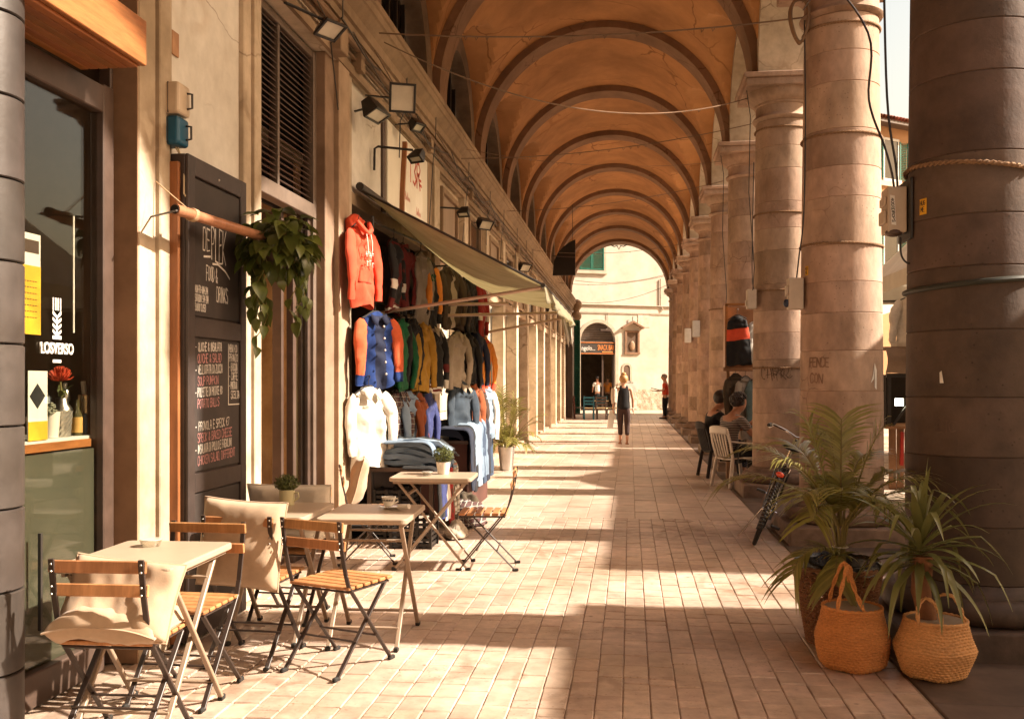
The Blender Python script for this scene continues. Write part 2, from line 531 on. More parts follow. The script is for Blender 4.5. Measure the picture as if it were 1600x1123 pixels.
wall_mesh = None
def spandrel_mesh():
    b = MB(); r = 1.43; n = 32; h = BAY / 2
    x0, x1 = 1.66, 2.38
    pts = [(-h, ZS), (-r, ZS)] + [(-r * math.cos(PI * i / n), ZS + r * math.sin(PI * i / n)) for i in range(1, n)] + [(r, ZS), (h, ZS)]
    top = 9.6
    for X, flip in ((x0, 0), (x1, 1)):
        vs = []
        for (yy, z) in pts: vs += [(X, yy, z), (X, yy, top)]
        fs = []
        for i in range(len(pts) - 1):
            f = (2 * i, 2 * i + 1, 2 * i + 3, 2 * i + 2)
            fs.append(f if not flip else f[::-1])
        b.add(vs, fs, 0, False)
    vs = []
    for (yy, z) in pts: vs += [(x0, yy, z), (x1, yy, z)]
    b.add(vs, [(2 * i, 2 * i + 1, 2 * i + 3, 2 * i + 2) for i in range(len(pts) - 1)], 0, True)
    # archivolt band proud of the street face
    ro = r + .22
    for i in range(n):
        a0, a1 = PI * i / n, PI * (i + 1) / n
        q = lambda rr, a, X: (X, -rr * math.cos(a), ZS + rr * math.sin(a))
        b.add([q(r, a0, x1 + .05), q(r, a1, x1 + .05), q(ro, a1, x1 + .05), q(ro, a0, x1 + .05), q(ro, a0, x1), q(ro, a1, x1), q(r, a0, x1), q(r, a1, x1)],
              [(0, 1, 2, 3), (3, 2, 5, 4), (1, 0, 6, 7)], 1)
    return b.mesh('arcade_wall', [M_PLASTER, M_CORNICE], 30)
sm_ = spandrel_mesh()
M_LUN = pm('lunette_plaster', (.24, .17, .115), .9, .2, 5, .25, stain=.4, coord='World')
def lunette_mesh():
    b = MB(); X = XL - .10; ro, ri = 1.56, 1.22; n = 24; z0 = 5.1
    outer = [(-ro, z0)] + [(-ro * math.cos(PI * i / n), ZS + ro * math.sin(PI * i / n)) for i in range(n + 1)] + [(ro, z0)]
    inner = [(-ri, z0)] + [(-ri * math.cos(PI * i / n), ZS + ri * math.sin(PI * i / n)) for i in range(n + 1)] + [(ri, z0)]
    vs = []
    for (a, z), (c, w) in zip(outer, inner): vs += [(X, a, z), (X, c, w), (X - .28, c, w)]
    fs = []
    for i in range(len(outer) - 1):
        a = i * 3; c = a + 3
        fs += [(a, c, c + 1, a + 1), (a + 1, c + 1, c + 2, a + 2)]
    b.add(vs, fs, 0, False)
    return b.mesh('lunette_frame', M_LUN, 30)
def lunette_window_mesh():
    b = MB(); X = XL - .36; ri = 1.20; n = 24; z0 = 5.1
    poly = [(-ri, z0)] + [(-ri * math.cos(PI * i / n), ZS + ri * math.sin(PI * i / n)) for i in range(n + 1)] + [(ri, z0)]
    b.add([(X, y, z) for y, z in poly], [tuple(range(len(poly)))], 0)
    for yy in (-.8, -.4, 0, .4, .8):
        zt = ZS + math.sqrt(ri * ri - yy * yy)
        b.span(X + .002, X + .05, yy - .025, yy + .025, z0, zt - .01, 1)
    b.span(X + .002, X + .055, -ri + .01, ri - .01, 5.48, 5.54, 1)
    return b.mesh('lunette_window', [pm('dark_window_glass', (.022, .017, .014), .15, .2, 3, .02, spec=.5), M_DARK], 30)
lm = lunette_mesh(); lwm = lunette_window_mesh()
for i, yk in enumerate(YK):
    def put(name, me, y):
        q = bpy.data.objects.new(name, me); COL.objects.link(q); q.parent = VA; q.location = (0, y - 20, 0); return q
    put('transverse_arch', rm, yk)
    if i < len(YK) - 1:
        yc = yk + BAY / 2
        put('vault_bay', vm, yc); put('arcade_wall', sm_, yc)
        f = put('lunette_frame', lm, yc)
        w_ = bpy.data.objects.new('window_pane', lwm); COL.objects.link(w_); w_.parent = f
# end arch face and roof, impost block on every column
b = MB()
y1 = YK[-1] + .26
n = 40
def endface(y1, x0, x1, top=9.6):
    b = MB(); vs = []
    pts = [(x1, ZS)] + [(XC + RR * math.cos(PI * i / n), ZS + RR * math.sin(PI * i / n)) for i in range(n + 1)] + [(x0, ZS)]
    pts = [(x1, ZS), (XR, ZS)] + pts[1:-1] + [(XL, ZS), (x0, ZS)]
    for (x, z) in pts: vs += [(x, y1, z), (x, y1, top), (x, y1 + .55, z), (x, y1 + .55, top)]
    fs = []
    for i in range(len(pts) - 1):
        a = 4 * i; c = a + 4
        fs += [(a, a + 1, c + 1, c), (a + 2, c + 2, c + 3, a + 3), (a, c, c + 2, a + 2)]
    return b.add(vs, fs, 0, False)
endface(y1, -2.74, 2.38).build('end_wall', M_RIB, VA)
MB().span(-3.4, 2.75, YK[0] - .3, y1 + .6, 9.6, 9.85).build('roof', pm('roof_board', (.2, .13, .09), .9, coord='World'), VA)
b = MB()
for yk in YK: b.span(1.66, 2.38, yk - .40, yk + .40, ZS - .001, ZS + .05)
# ---- columns
cap_prof = [(.345, 4.95), (.375, 4.965), (.39, 4.99), (.375, 5.015), (.35, 5.03), (.345, 5.04), (.345, 5.15), (.365, 5.16), (.365, 5.185), (.40, 5.20), (.45, 5.24), (.475, 5.29), (.48, 5.335)]
base_prof = [(.40, .165), (.48, .165), (.515, .185), (.53, .215), (.53, .255), (.515, .285), (.48, .305), (.445, .31), (.44, .33), (.425, .345), (.405, .36), (.395, .37)]
drum_meshes = []
ND = 13
jr = random.Random(3)
zj = [.37] + [.37 + 4.58 * (i + jr.uniform(-.16, .16)) / ND for i in range(1, ND)] + [4.95]
rad = lambda z: .388 - .045 * ((z - .37) / 4.58) ** 1.4
for i in range(ND):
    a, c = zj[i], zj[i + 1]
    prof = [(rad(a) - .006, a), (rad(a + .006), a + .006)] + [(rad(a + (c - a) * t), a + (c - a) * t) for t in (.33, .66)] + [(rad(c - .006), c - .006), (rad(c) - .006, c)]
    drum_meshes.append(MB().lathe(prof, 56).mesh('drum', M_STONE, 25))
capm = MB().lathe(cap_prof, 56).mesh('capital', M_STONE, 35)
abm = MB(); abm.span(-.53, .53, -.53, .53, 5.335, 5.43); abm.span(-.56, .56, -.56, .56, 5.43, 5.499)
abm = abm.mesh('abacus', M_STONE, 35)
basem = MB().lathe(base_prof, 56).mesh('base_moulding', M_STONED, 35)
plm = MB().span(-.57, .57, -.57, .57, -.03, .165).mesh('plinth', M_STONED, 35)
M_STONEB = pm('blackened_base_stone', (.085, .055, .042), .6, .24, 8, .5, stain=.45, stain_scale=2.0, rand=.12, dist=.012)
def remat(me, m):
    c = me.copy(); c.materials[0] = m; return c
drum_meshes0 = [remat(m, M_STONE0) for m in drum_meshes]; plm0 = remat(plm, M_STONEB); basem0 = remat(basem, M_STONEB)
COLUMNS = []
desc = ['nearest and largest stone column, dark trunk behind the potted plants', 'stone column with a bicycle leaning on it and rope rings round the shaft',
        'stone column behind the white plastic chair with a grey box strapped to it', 'stone column behind the two seated people and the hanging black dress']
for k in [0, 1, 2, 3, 4, 5, 6, 7, 8, 9, 10, -1, -2, -3]:
    yk = COLY0 + BAY * k
    lab = desc[k] if 0 <= k < len(desc) else 'stone column behind the viewer, %s of the three standing there' % ['', 'first', 'second', 'third'][-k] if k < 0 else 'round stone column of the receding row, %s from the near end' % ['fifth', 'sixth', 'seventh', 'eighth', 'ninth', 'tenth', 'eleventh and last'][k - 4]
    t = thing('stone_column', lab, 'column', (COLX, yk, 0), 0, 'stone columns along the open side of the arcade')
    t.rotation_euler = (0, 0, 0)
    def part(name, me, bev=0, rz=0):
        q = bpy.data.objects.new(name, me); COL.objects.link(q); q.parent = t; q.rotation_euler = (0, 0, rz)
        if bev:
            md = q.modifiers.new('bevel', 'BEVEL'); md.width = bev; md.segments = 2
        return q
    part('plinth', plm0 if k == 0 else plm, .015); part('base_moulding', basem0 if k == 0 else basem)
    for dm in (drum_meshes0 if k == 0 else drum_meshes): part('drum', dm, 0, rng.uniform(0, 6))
    part('capital', capm); part('abacus', abm, .01)
    COLUMNS.append(t)
# ================================================================ left facade
FA = thing('shop_facade', 'long cream row of shops with pilasters and cornice under the vault', 'building', (-2.7, 20, 0))
def wall(name, mat, x0, x1, y0, y1, z0, z1, bev=.006, parent=None):
    return MB().span(x0, x1, y0, y1, z0, z1).build(name, mat, parent or FA, bevel=bev)
# back panels: full height strip above the openings
wall('upper_wall', M_PLASTER, -2.75, -2.602, -22, 43.6, 4.36, 5.2, 0)
MB().span(-3.3, -2.76, -22, 43.6, 7.15, 9.6).build('clerestory_wall', M_LUN, FA)
# cornice (moulded profile swept along y)
prof = [(-2.6, 4.72), (-2.55, 4.72), (-2.55, 4.79), (-2.52, 4.80), (-2.52, 4.90), (-2.49, 4.93), (-2.44, 4.99), (-2.42, 5.00), (-2.42, 5.08), (-2.40, 5.09), (-2.40, 5.15), (-2.75, 5.18), (-2.75, 4.72)]
MB().prism(prof[::-1], lambda p, k: (p[0], -3 if k == 0 else 43.4, p[1])).build('cornice', M_CORNICE, FA)
prof = [(-2.6, 4.36), (-2.565, 4.36), (-2.565, 4.44), (-2.6, 4.46)]
MB().prism(prof[::-1], lambda p, k: (p[0], -3 if k == 0 else 43.4, p[1])).build('string_course', M_CORNICE, FA)
# A: shop window wall
wall('pilaster', M_PLASTER, -2.78, -2.60, 4.84, 5.02, 0, 4.36)
wall('pilaster', M_PLASTER, -2.78, -2.575, 5.02, 5.14, 0, 4.36)
wall('pilaster', M_PLASTER, -2.78, -2.60, 5.14, 5.21, 0, 4.36)
jamb = pm('brown_jamb_plaster', (.30, .18, .105), .85, .12, 8, .2, stain=.3, coord='World')
wall('window_jamb', jamb, -2.785, -2.606, 4.828, 4.842, 0, 4.36, 0)
wall('wall_panel', M_WHITE, -2.78, -2.62, 5.21, 6.20, 0, 4.36, 0)
wall('pilaster', M_PLASTER, -2.78, -2.585, 6.20, 6.33, 0, 4.36)
wall('pilaster', M_PLASTER, -2.78, -2.56, 6.33, 6.45, 0, 4.36)
# shop window frame
W = MB()
XG = -2.76
W.span(XG - .04, XG + .04, 4.70, 4.80, .12, 3.05)           # far stile
W.span(XG - .05, XG + .02, 4.802, 4.83, .0, 4.36)
W.span(XG - .04, XG + .04, 1.5, 4.70, 2.90, 3.04)           # head
W.span(XG - .04, XG + .045, 1.5, 4.70, .0, .16)             # foot
W.span(XG - .02, XG + .03, 4.50, 4.53, 3.30, 4.36)
o = W.build('window_frame', M_BROWN, FA, bevel=.006)
MB().span(XG - .006, XG + .002, 1.5, 4.70, .16, 2.90).build('window_pane', M_GLASS, o)
MB().span(XG - .006, XG + .002, 1.5, 4.70, 3.3, 4.36).build('window_pane', M_GLASS, o)
MB().span(-2.715, -2.70, 4.13, 4.145, .35, .80).build('hinge', M_DARK, o)
# shop interior
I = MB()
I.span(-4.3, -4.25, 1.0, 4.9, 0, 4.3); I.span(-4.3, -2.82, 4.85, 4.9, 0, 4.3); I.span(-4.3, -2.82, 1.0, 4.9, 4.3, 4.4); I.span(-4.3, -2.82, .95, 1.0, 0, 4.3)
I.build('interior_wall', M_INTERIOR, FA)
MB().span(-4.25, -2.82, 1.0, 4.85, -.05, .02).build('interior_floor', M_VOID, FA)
P = MB(); P.span(XG - .035, XG - .01, 1.5, 4.69, .16, 1.155)
P.build('lower_panel', pm('grey_green_panel', (.085, .085, .062), .35, .1, 6, .05, stain=.2), FA)
# wooden box canopy over the window
t = thing('wooden_canopy', 'varnished orange wooden box canopy over the shop window', 'canopy', (-2.6, 3.2, 3.06))
MB().span(-2.43, -2.40, 1.4, 4.54, 3.075, 3.30).build('fascia', M_WOOD, t, bevel=.004)
MB().span(-2.75, -2.431, 4.515, 4.54, 3.075, 3.30).build('end_board', M_WOOD, t, bevel=.004)
for i in range(6):
    xx = -2.735 + i * .0515
    MB().span(xx, xx + .046, 1.4, 4.51, 3.06, 3.08).build('soffit_slat', M_WOOD, t, bevel=.003)
MB().span(-2.75, -2.431, 1.4, 4.514, 3.285, 3.30).build('top_board', M_WOOD, t)
# B: doorway with louvre
D = MB()
D.span(-2.80, -2.70, 6.455, 6.50, 0, 4.34); D.span(-2.80, -2.70, 7.98, 8.05, 0, 4.34)
D.span(-2.795, -2.69, 6.50, 7.98, 2.90, 3.02); D.span(-2.795, -2.71, 6.50, 7.98, 4.28, 4.34)
D.span(-2.79, -2.715, 7.18, 7.215, 3.02, 4.28)
DOORF = D.build('door_frame', pm('grey_brown_door_frame', (.15, .11, .085), .45, .15, 9, .1, stain=.25), FA, bevel=.005)
lm_ = MB()
for a, c in ((6.505, 7.175), (7.22, 7.975)):
    z = 3.045
    me = None
    while z < 4.27:
        if me is None:
            me = MB().box((0, 0, 0), (.055, c - a, .008), (0, R(38), 0)).mesh('louvre_slat', M_BROWN)
        q = bpy.data.objects.new('louvre_slat', me); COL.objects.link(q); q.parent = DOORF
        q.location = (-2.75 - (-2.7), (a + c) / 2 - 20, z)
        z += .047
b = MB(); b.span(-2.86, -2.84, 6.45, 8.05, 2.9, 4.36); b.span(-2.84, -2.80, 7.99, 8.05, 2.9, 4.36); b.span(-2.84, -2.80, 6.45, 6.5, 2.9, 4.36); b.build('louvre_backing', M_VOID, FA)
wall('pilaster', pm('dark_pilaster_plaster', (.25, .165, .11), .8, .15, 6, .2, stain=.4, coord='World'), -2.78, -2.62, 8.05, 8.30, 0, 4.36)
wall('pilaster', pm('taupe_pilaster_plaster', (.40, .29, .20), .8, .15, 6, .2, stain=.4, coord='World'), -2.78, -2.575, 8.30, 8.62, 0, 4.36)
wall('pilaster', M_PLASTER, -2.78, -2.60, 8.62, 8.78, 0, 4.36)
# door leaf opened inward, sidelight
leaf = thing('glass_door', 'tall brown framed glass door standing open into the café', 'door', (-2.78, 7.50, 0), 0)
fr = MB(); fr.span(-3.34, -3.28, 7.48, 7.53, .02, 2.88); fr.span(-2.88, -2.80, 7.48, 7.53, .02, 2.88); fr.span(-3.28, -2.88, 7.48, 7.53, 2.80, 2.88); fr.span(-3.28, -2.88, 7.48, 7.53, .02, .12)
fr.build('frame', M_BROWN, leaf, bevel=.004)
MB().span(-3.28, -2.88, 7.502, 7.508, .2, 2.76).build('window_pane', M_GLASS, leaf)
h = MB(); h.tube([(-3.10, 7.44, .95), (-3.10, 7.44, 1.45)], .014); h.tube([(-3.10, 7.44, 1.05), (-3.10, 7.49, 1.05)], .01); h.tube([(-3.10, 7.44, 1.38), (-3.10, 7.49, 1.38)], .01); h.build('handle', M_DARK, leaf)
s = MB(); s.span(-2.79, -2.73, 7.56, 7.63, 0, 2.90); s.span(-2.79, -2.73, 7.92, 7.98, 0, 2.90); s.span(-2.79, -2.73, 7.63, 7.92, 0, .14)
o = s.build('sidelight_frame', M_BROWN, FA, bevel=.004)
MB().span(-2.765, -2.757, 7.63, 7.92, .14, 2.90).build('window_pane', glass_mat('sidelight_glass', (.55, .56, .5), 1.2, .05), o)
peel = pm('peeling_room_plaster', (.74, .52, .33), .9, .1, 3, .3, stain=.4, stain_scale=2.2, col2=(.50, .31, .18), coord='World')
rm2 = MB(); rm2.span(-3.50, -3.40, 6.2, 8.0, 0, 3.4); rm2.span(-3.5, -2.82, 7.86, 7.98, 0, 3.4); rm2.span(-4.6, -2.80, 6.15, 6.25, 0, 3.4)
rm2.build('room_wall', peel, FA)
MB().span(-4.6, -2.80, 6.15, 8.6, 3.35, 3.45).build('room_ceiling', M_PLASTER, FA)
MB().span(-4.6, -2.62, 6.2, 8.6, -.05, .02).build('room_floor', M_SLAB, FA)
st = MB(); st.span(-3.39, -3.30, 6.5, 6.8, .0, .9); st.build('counter', M_BROWN, FA, bevel=.01)
# C: clothes shop
wall('wall_panel', M_WHITE, -2.78, -2.64, 8.78, 10.0, 3.3, 4.36, 0)
wall('panel_frame', M_BROWN, -2.78, -2.61, 9.98, 10.08, 3.3, 4.36)
wall('wall_panel', M_PLASTER, -2.78, -2.64, 10.08, 12.2, 3.3, 4.36, 0)
wall('panel_frame', M_CORNICE, -2.78, -2.60, 12.2, 12.45, 0, 4.36)
wall('lintel', M_CORNICE, -2.78, -2.615, 8.78, 12.2, 3.18, 3.3)
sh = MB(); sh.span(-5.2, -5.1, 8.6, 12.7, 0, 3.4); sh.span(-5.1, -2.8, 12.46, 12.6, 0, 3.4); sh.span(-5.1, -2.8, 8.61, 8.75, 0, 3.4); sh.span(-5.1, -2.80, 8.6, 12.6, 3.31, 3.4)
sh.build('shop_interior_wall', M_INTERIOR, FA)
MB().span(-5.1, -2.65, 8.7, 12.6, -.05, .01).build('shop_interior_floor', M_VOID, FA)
# D: the rest of the row, a pilaster and a door or window per module
dm_cols = [pm('pale_shop_door', (.50, .42, .31), .6, .1, 6, .15, stain=.3, coord='World', stretch=(1, 1, .2)), pm('taupe_shop_door', (.30, .22, .155), .6, .12, 6, .15, stain=.3, coord='World', stretch=(1, 1, .2)),
           pm('ivory_shop_door', (.62, .53, .40), .6, .08, 6, .15, stain=.25, coord='World', stretch=(1, 1, .2))]
y = 12.45; i = 0
fr2 = random.Random(5)
while y < 42.6:
    wall('pilaster', M_PLASTER, -2.80, -2.56, y, y + .34, 0, 4.36)
    wall('pilaster', M_PLASTER, -2.80, -2.60, y + .34, y + .46, 0, 4.36)
    y0 = y + .46; y1_ = min(y + 2.30, 43.2)
    if y1_ - y0 < .6: break
    # lintel and reveal
    wall('lintel', M_CORNICE, -2.80, -2.60, y0, y1_, 3.02, 3.16)
    wall('wall_panel', M_PLASTER, -2.80, -2.66, y0, y1_, 3.16, 4.36, 0)
    # framed upper window
    f = MB(); a, c = y0 + .3, y1_ - .3
    f.span(-2.66, -2.60, a, c, 4.16, 4.24); f.span(-2.66, -2.60, a, c, 3.2, 3.27); f.span(-2.66, -2.60, a, a + .08, 3.27, 4.16); f.span(-2.66, -2.60, c - .08, c, 3.27, 4.16)
    w_ = f.build('upper_window', M_CORNICE, FA, bevel=.004)
    MB().span(-2.655, -2.645, a + .08, c - .08, 3.27, 4.16).build('window_pane', MATS['dark_window_glass'] if i % 2 else dm_cols[1], w_)
    dc = dm_cols[i % 3]
    d = MB(); d.span(-2.90, -2.84, y0, y1_, 0, 3.02)
    dd = d.build('shop_door', dc, FA)
    p = MB(); half = (y0 + y1_) / 2
    for a, c in ((y0 + .07, half - .04), (half + .04, y1_ - .07)):
        for z0, z1 in ((.12, .95), (1.05, 1.95), (2.05, 2.9)):
            p.span(-2.84, -2.822, a, c, z0, z1)
    p.build('door_panel', dc, dd, bevel=.006)
    g = MB(); g.tube([(-2.80, half - .06, 1.0), (-2.80, half - .06, 1.2)], .012); g.build('handle', M_DARK, dd)
    wall('threshold', M_STONE, -2.90, -2.60, y0, y1_, -.02, .05)
    y = y1_; i += 1
# end corbel (scrolled stone profile at the last arch)
MB().span(-2.75, -2.60, 43.2, 43.75, 0, 5.2).build('end_pier', M_CORNICE, FA)
cb = MB()
for z, r in ((4.0, .18), (4.25, .14), (4.45, .24), (4.75, .16), (4.95, .26)):
    cb.ball((-2.42, 43.3, z), r, 12, 8)
cb.build('scroll_corbel', M_CORNICE, FA)
# closing wall behind the camera side of the row
wall('wall_panel', M_PLASTER, -2.78, -2.6, -22, 1.5, 0, 4.36, 0)
MB().span(-4, 3, -22.6, -22.2, 0, 9.6).build('wall_panel', M_PLASTER, FA)

# half-round dark pole at the near end
t = thing('tiled_half_column', 'dark grey tiled half column at the near edge of the shop window', 'column', (-2.62, 3.59, 0))
z = 0
for k in range(14):
    MB().lathe([(.164, z + .003), (.17, z + .008), (.17, z + .322), (.164, z + .327)], 28, (-2.62, 3.59, 0)).build('drum', pm('dark_grey_tile', (.05, .040, .035), .4, .2, 7, .2, stain=.35, stain_scale=3, rand=.2), t)
    z += .33

# ================================================================ end of the street
EB = thing('end_building', 'cream house closing the arcade with snack bar door and wall shrine', 'building', (-1.7, 50.6, 0), R(24))
M_EB = pm('end_house_plaster', (.60, .53, .43), .9, .07, 2, .15, stain=.18, stain_scale=.5)
def eb(b, name, mat, parent=None, **k): return b.build(name, mat, parent or EB, world=False, **k)
def arch_poly(x0, x1, z0, zs, n=14):
    c = (x0 + x1) / 2; r = (x1 - x0) / 2
    return [(x0, z0)] + [(c - r * math.cos(PI * i / n), zs + r * math.sin(PI * i / n)) for i in range(n + 1)] + [(x1, z0)]
# wall with arched door hole, local x right, y into the wall
ap = arch_poly(-.98, .98, 0, 3.62)
wmb = MB()
vs = []; top = 13
for (x, z) in ap: vs += [(x, 0, z), (x, 0, top)]
wmb.add(vs, [(2 * i, 2 * i + 2, 2 * i + 3, 2 * i + 1) for i in range(1, len(ap) - 2)])
wmb.add([(-14, 0, 0), (-.98, 0, 0), (-.98, 0, top), (-14, 0, top)], [(0, 1, 2, 3)])
wmb.add([(.98, 0, 0), (16, 0, 0), (16, 0, top), (.98, 0, top)], [(0, 1, 2, 3)])
vs = []
for (x, z) in ap: vs += [(x, 0, z), (x, .4, z)]
wmb.add(vs, [(2 * i, 2 * i + 1, 2 * i + 3, 2 * i + 2) for i in range(len(ap) - 1)])
wmb.span(-14, 16, .02 + 5, .2 + 5, 0, top)
eb(wmb, 'wall', M_EB)
ring = MB()
ao = arch_poly(-1.16, 1.16, 0, 3.62)
for i in range(len(ap) - 1):
    a, c, e, f = ap[i], ap[i + 1], ao[i + 1], ao[i]
    ring.add([(a[0], -.05, a[1]), (c[0], -.05, c[1]), (e[0], -.05, e[1]), (f[0], -.05, f[1]), (f[0], 0, f[1]), (e[0], 0, e[1])], [(0, 1, 2, 3), (3, 2, 5, 4)])
eb(ring, 'door_surround', pm('pale_stone_trim', (.50, .42, .32), .8, .1, 5, .2))
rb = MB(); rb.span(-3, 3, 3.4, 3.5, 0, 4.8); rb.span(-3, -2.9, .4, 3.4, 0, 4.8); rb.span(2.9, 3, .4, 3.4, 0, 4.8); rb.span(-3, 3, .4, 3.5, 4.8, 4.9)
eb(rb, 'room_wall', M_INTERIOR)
# fanlight with slats, sign, door frame
eb(MB().add([(x, .22, z) for x, z in arch_poly(-.97, .97, 3.60, 3.63)], [tuple(range(17))]), 'fanlight', pm('grey_fanlight', (.22, .18, .15), .4))
for k in range(7):
    zz = 3.72 + k * .12; hw = math.sqrt(max(0, .97 ** 2 - (zz - 3.63) ** 2)) - .03
    if hw > .1: eb(MB().span(-hw, hw, .18, .21, zz, zz + .03), 'slat', M_BROWN)
sg = MB(); sg.span(-.98, .98, .02, .12, 2.92, 3.6)
SIGN = eb(sg, 'sign_board', pm('dark_sign_board', (.06, .045, .035), .5), bevel=.01)
sf = MB(); sf.span(-.96, .96, -.005, .02, 2.95, 2.99); sf.span(-.96, .96, -.005, .02, 3.53, 3.57)
eb(sf, 'sign_rule', pm('orange_sign_paint', (.62, .20, .05), .5), SIGN)
def text_mesh(txt, size, bold=0):
    cu = bpy.data.curves.new('lettering', 'FONT'); cu.body = txt; cu.size = size; cu.extrude = .004; cu.offset = bold
    ob = bpy.data.objects.new('lettering', cu); COL.objects.link(ob)
    dg = bpy.context.evaluated_depsgraph_get()
    me = bpy.data.meshes.new_from_object(ob.evaluated_get(dg))
    COL.objects.unlink(ob); bpy.data.objects.remove(ob)
    return me
def lettering(txt, size, mat, parent, M, bold=0, wide=None, center=False):
    me = text_mesh(txt, size, bold)
    xs = [v.co.x for v in me.vertices]; w = max(xs) - min(xs)
    s_ = (wide / w) if wide else 1
    for v in me.vertices:
        v.co.x = (v.co.x - min(xs)) * s_ if not center else (v.co.x - (min(xs) + max(xs)) / 2) * s_
    if not center:
        pass
    me.materials.clear(); me.materials.append(mat)
    for p in me.polygons: p.material_index = 0
    W = WM.get(parent.name, Matrix.Identity(4))
    me.transform(W.inverted() @ M)
    ob = bpy.data.objects.new('lettering', me); COL.objects.link(ob); ob.parent = parent
    return ob
MW = WM[EB.name]
FACE_MY = lambda x, y, z: MW @ Matrix.Translation((x, y, z)) @ Euler((PI / 2, 0, 0)).to_matrix().to_4x4()
M_ORANGE_L = pm('orange_letters', (.75, .26, .07), .5)
M_WHITE_L = pm('white_letters', (.8, .77, .7), .6, .05)
lettering('SNACK BAR', .40, M_ORANGE_L, SIGN, FACE_MY(.0, .012, 3.16), .004, .93)
lettering('ngolo...', .34, M_WHITE_L, SIGN, FACE_MY(-.90, .012, 3.14), .002, .75)
eb(MB().span(.25, .85, .0, .02, 3.03, 3.09), 'sign_rule', M_ORANGE_L, SIGN)
df = MB(); df.span(-.97, -.89, .15, .25, 0, 2.92); df.span(.89, .97, .15, .25, 0, 2.92); df.span(.30, .38, .15, .25, 0, 2.92)
eb(df, 'door_frame', M_BROWN)
eb(MB().span(.38, .89, .19, .2, 0, 2.92), 'window_pane', M_GLASS)
# shutters window
SX, SZ = -.35, 7.35
sf = MB(); sf.span(SX - .82, SX + .82, -.06, 0, SZ - .14, SZ - .02); sf.span(SX - .86, SX + .86, -.10, 0, SZ - .2, SZ - .141)
sf.span(SX - .82, SX - .70, -.04, 0, SZ - .02, SZ + 1.9); sf.span(SX + .70, SX + .82, -.04, 0, SZ - .02, SZ + 1.9)
wf = eb(sf, 'window_frame', MATS['pale_stone_trim'])
M_GREEN = pm('green_shutter_paint', (.012, .12, .075), .5, .15, 8, .1, stain=.25)
for sgn in (-1, 1):
    xa = SX + (.005 if sgn > 0 else -.68); xb = xa + .675
    s = MB(); s.span(xa, xa + .07, -.07, -.025, SZ, SZ + 1.8); s.span(xb - .07, xb, -.07, -.025, SZ, SZ + 1.8)
    for zz in (0, .86, 1.73): s.span(xa + .07, xb - .07, -.07, -.025, SZ + zz, SZ + zz + .07)
    for k in range(26):
        zz = SZ + .085 + k * .064
        if abs(zz - SZ - .9) > .06: s.box(((xa + xb) / 2, -.047, zz), (.53, .045, .012), (R(35), 0, 0))
    eb(s, 'shutter', M_GREEN, wf)
# shrine with little gabled roof
HX, HZ = 1.95, 3.05
s = MB(); s.span(HX - .45, HX + .45, -.07, 0, HZ - .1, HZ); s.span(HX - .42, HX - .31, -.06, 0, HZ, HZ + 1.05); s.span(HX + .31, HX + .42, -.06, 0, HZ, HZ + 1.05); s.span(HX - .42, HX + .42, -.06, 0, HZ + 1.05, HZ + 1.15)
sh = eb(s, 'shrine_frame', pm('brown_shrine_wood', (.24, .13, .07), .6, .2, 6, .2))
eb(MB().span(HX - .31, HX + .31, -.012, 0, HZ, HZ + 1.05), 'niche', pm('shrine_niche', (.12, .07, .04), .6), sh)
eb(MB().ball((HX, -.03, HZ + .35), .16, 12, 8, 0, (1, .3, 1.6)), 'figure', pm('shrine_figure', (.30, .18, .10), .6), sh)
g = MB()
for sgn in (-1, 1):
    g.bar((HX, -.12, HZ + 1.62), (HX + sgn * .62, -.12, HZ + 1.28), .09, .26, 0, (0, 1, 0))
eb(g, 'gable_roof', MATS['brown_shrine_wood'], sh)
eb(MB().bar((HX, -.1, HZ + 1.62), (HX, -.1, HZ + 1.9), .03), 'finial', M_DARK, sh)
# small arched niche
np_ = arch_poly(1.47, 1.83, 1.55, 2.2)
nn = MB(); no = arch_poly(1.36, 1.94, 1.48, 2.2)
for i in range(len(np_) - 1):
    a, c, e, f = np_[i], np_[i + 1], no[i + 1], no[i]
    nn.add([(a[0], -.03, a[1]), (c[0], -.03, c[1]), (e[0], -.03, e[1]), (f[0], -.03, f[1]), (f[0], 0, f[1]), (e[0], 0, e[1])], [(0, 1, 2, 3), (3, 2, 5, 4)])
nn.span(1.30, 2.0, -.06, 0, 1.40, 1.48)
s2 = eb(nn, 'niche_frame', MATS['pale_stone_trim'])
eb(MB().add([(x, -.008, z) for x, z in np_], [tuple(range(len(np_)))]), 'niche', MATS['shrine_niche'], s2)
# rough stone base, pipes
def rough(u, v):
    x = 1.25 + 6 * u; z = 1.08 * v
    return (x, -.05 - .05 * noise.noise(Vector((x * 5, z * 5, 1))), z + (.0 if v < 1 else .0))
eb(MB().grid(rough, 60, 10), 'rough_stone_base', pm('rough_stone', (.50, .42, .32), .9, .3, 9, 1.0, stain=.4, stain_scale=4, dist=.05))
pp = MB(); pp.tube([(-4, -.05, 5.55), (9, -.05, 5.5)], .035); pp.tube([(-4, -.04, 5.15), (4.4, -.04, 5.12)], .02); pp.tube([(.55, -.04, 5.15), (.55, -.04, 4.3), (.3, -.04, 4.2)], .015); pp.tube([(3.6, -.05, 7), (3.6, -.05, 5.6), (3.75, -.05, 5.3)], .03)
eb(pp, 'pipe', pm('painted_pipe', (.40, .32, .24), .6))
eb(MB().span(2.3, 3.0, -.02, 0, 4.4, 5.05), 'wall_patch', pm('pale_patch', (.70, .62, .5), .9)); eb(MB().span(1.55, 2.2, -.06, 0, .05, 1.5), 'meter_door', pm('pale_meter_door', (.50, .47, .42), .7))
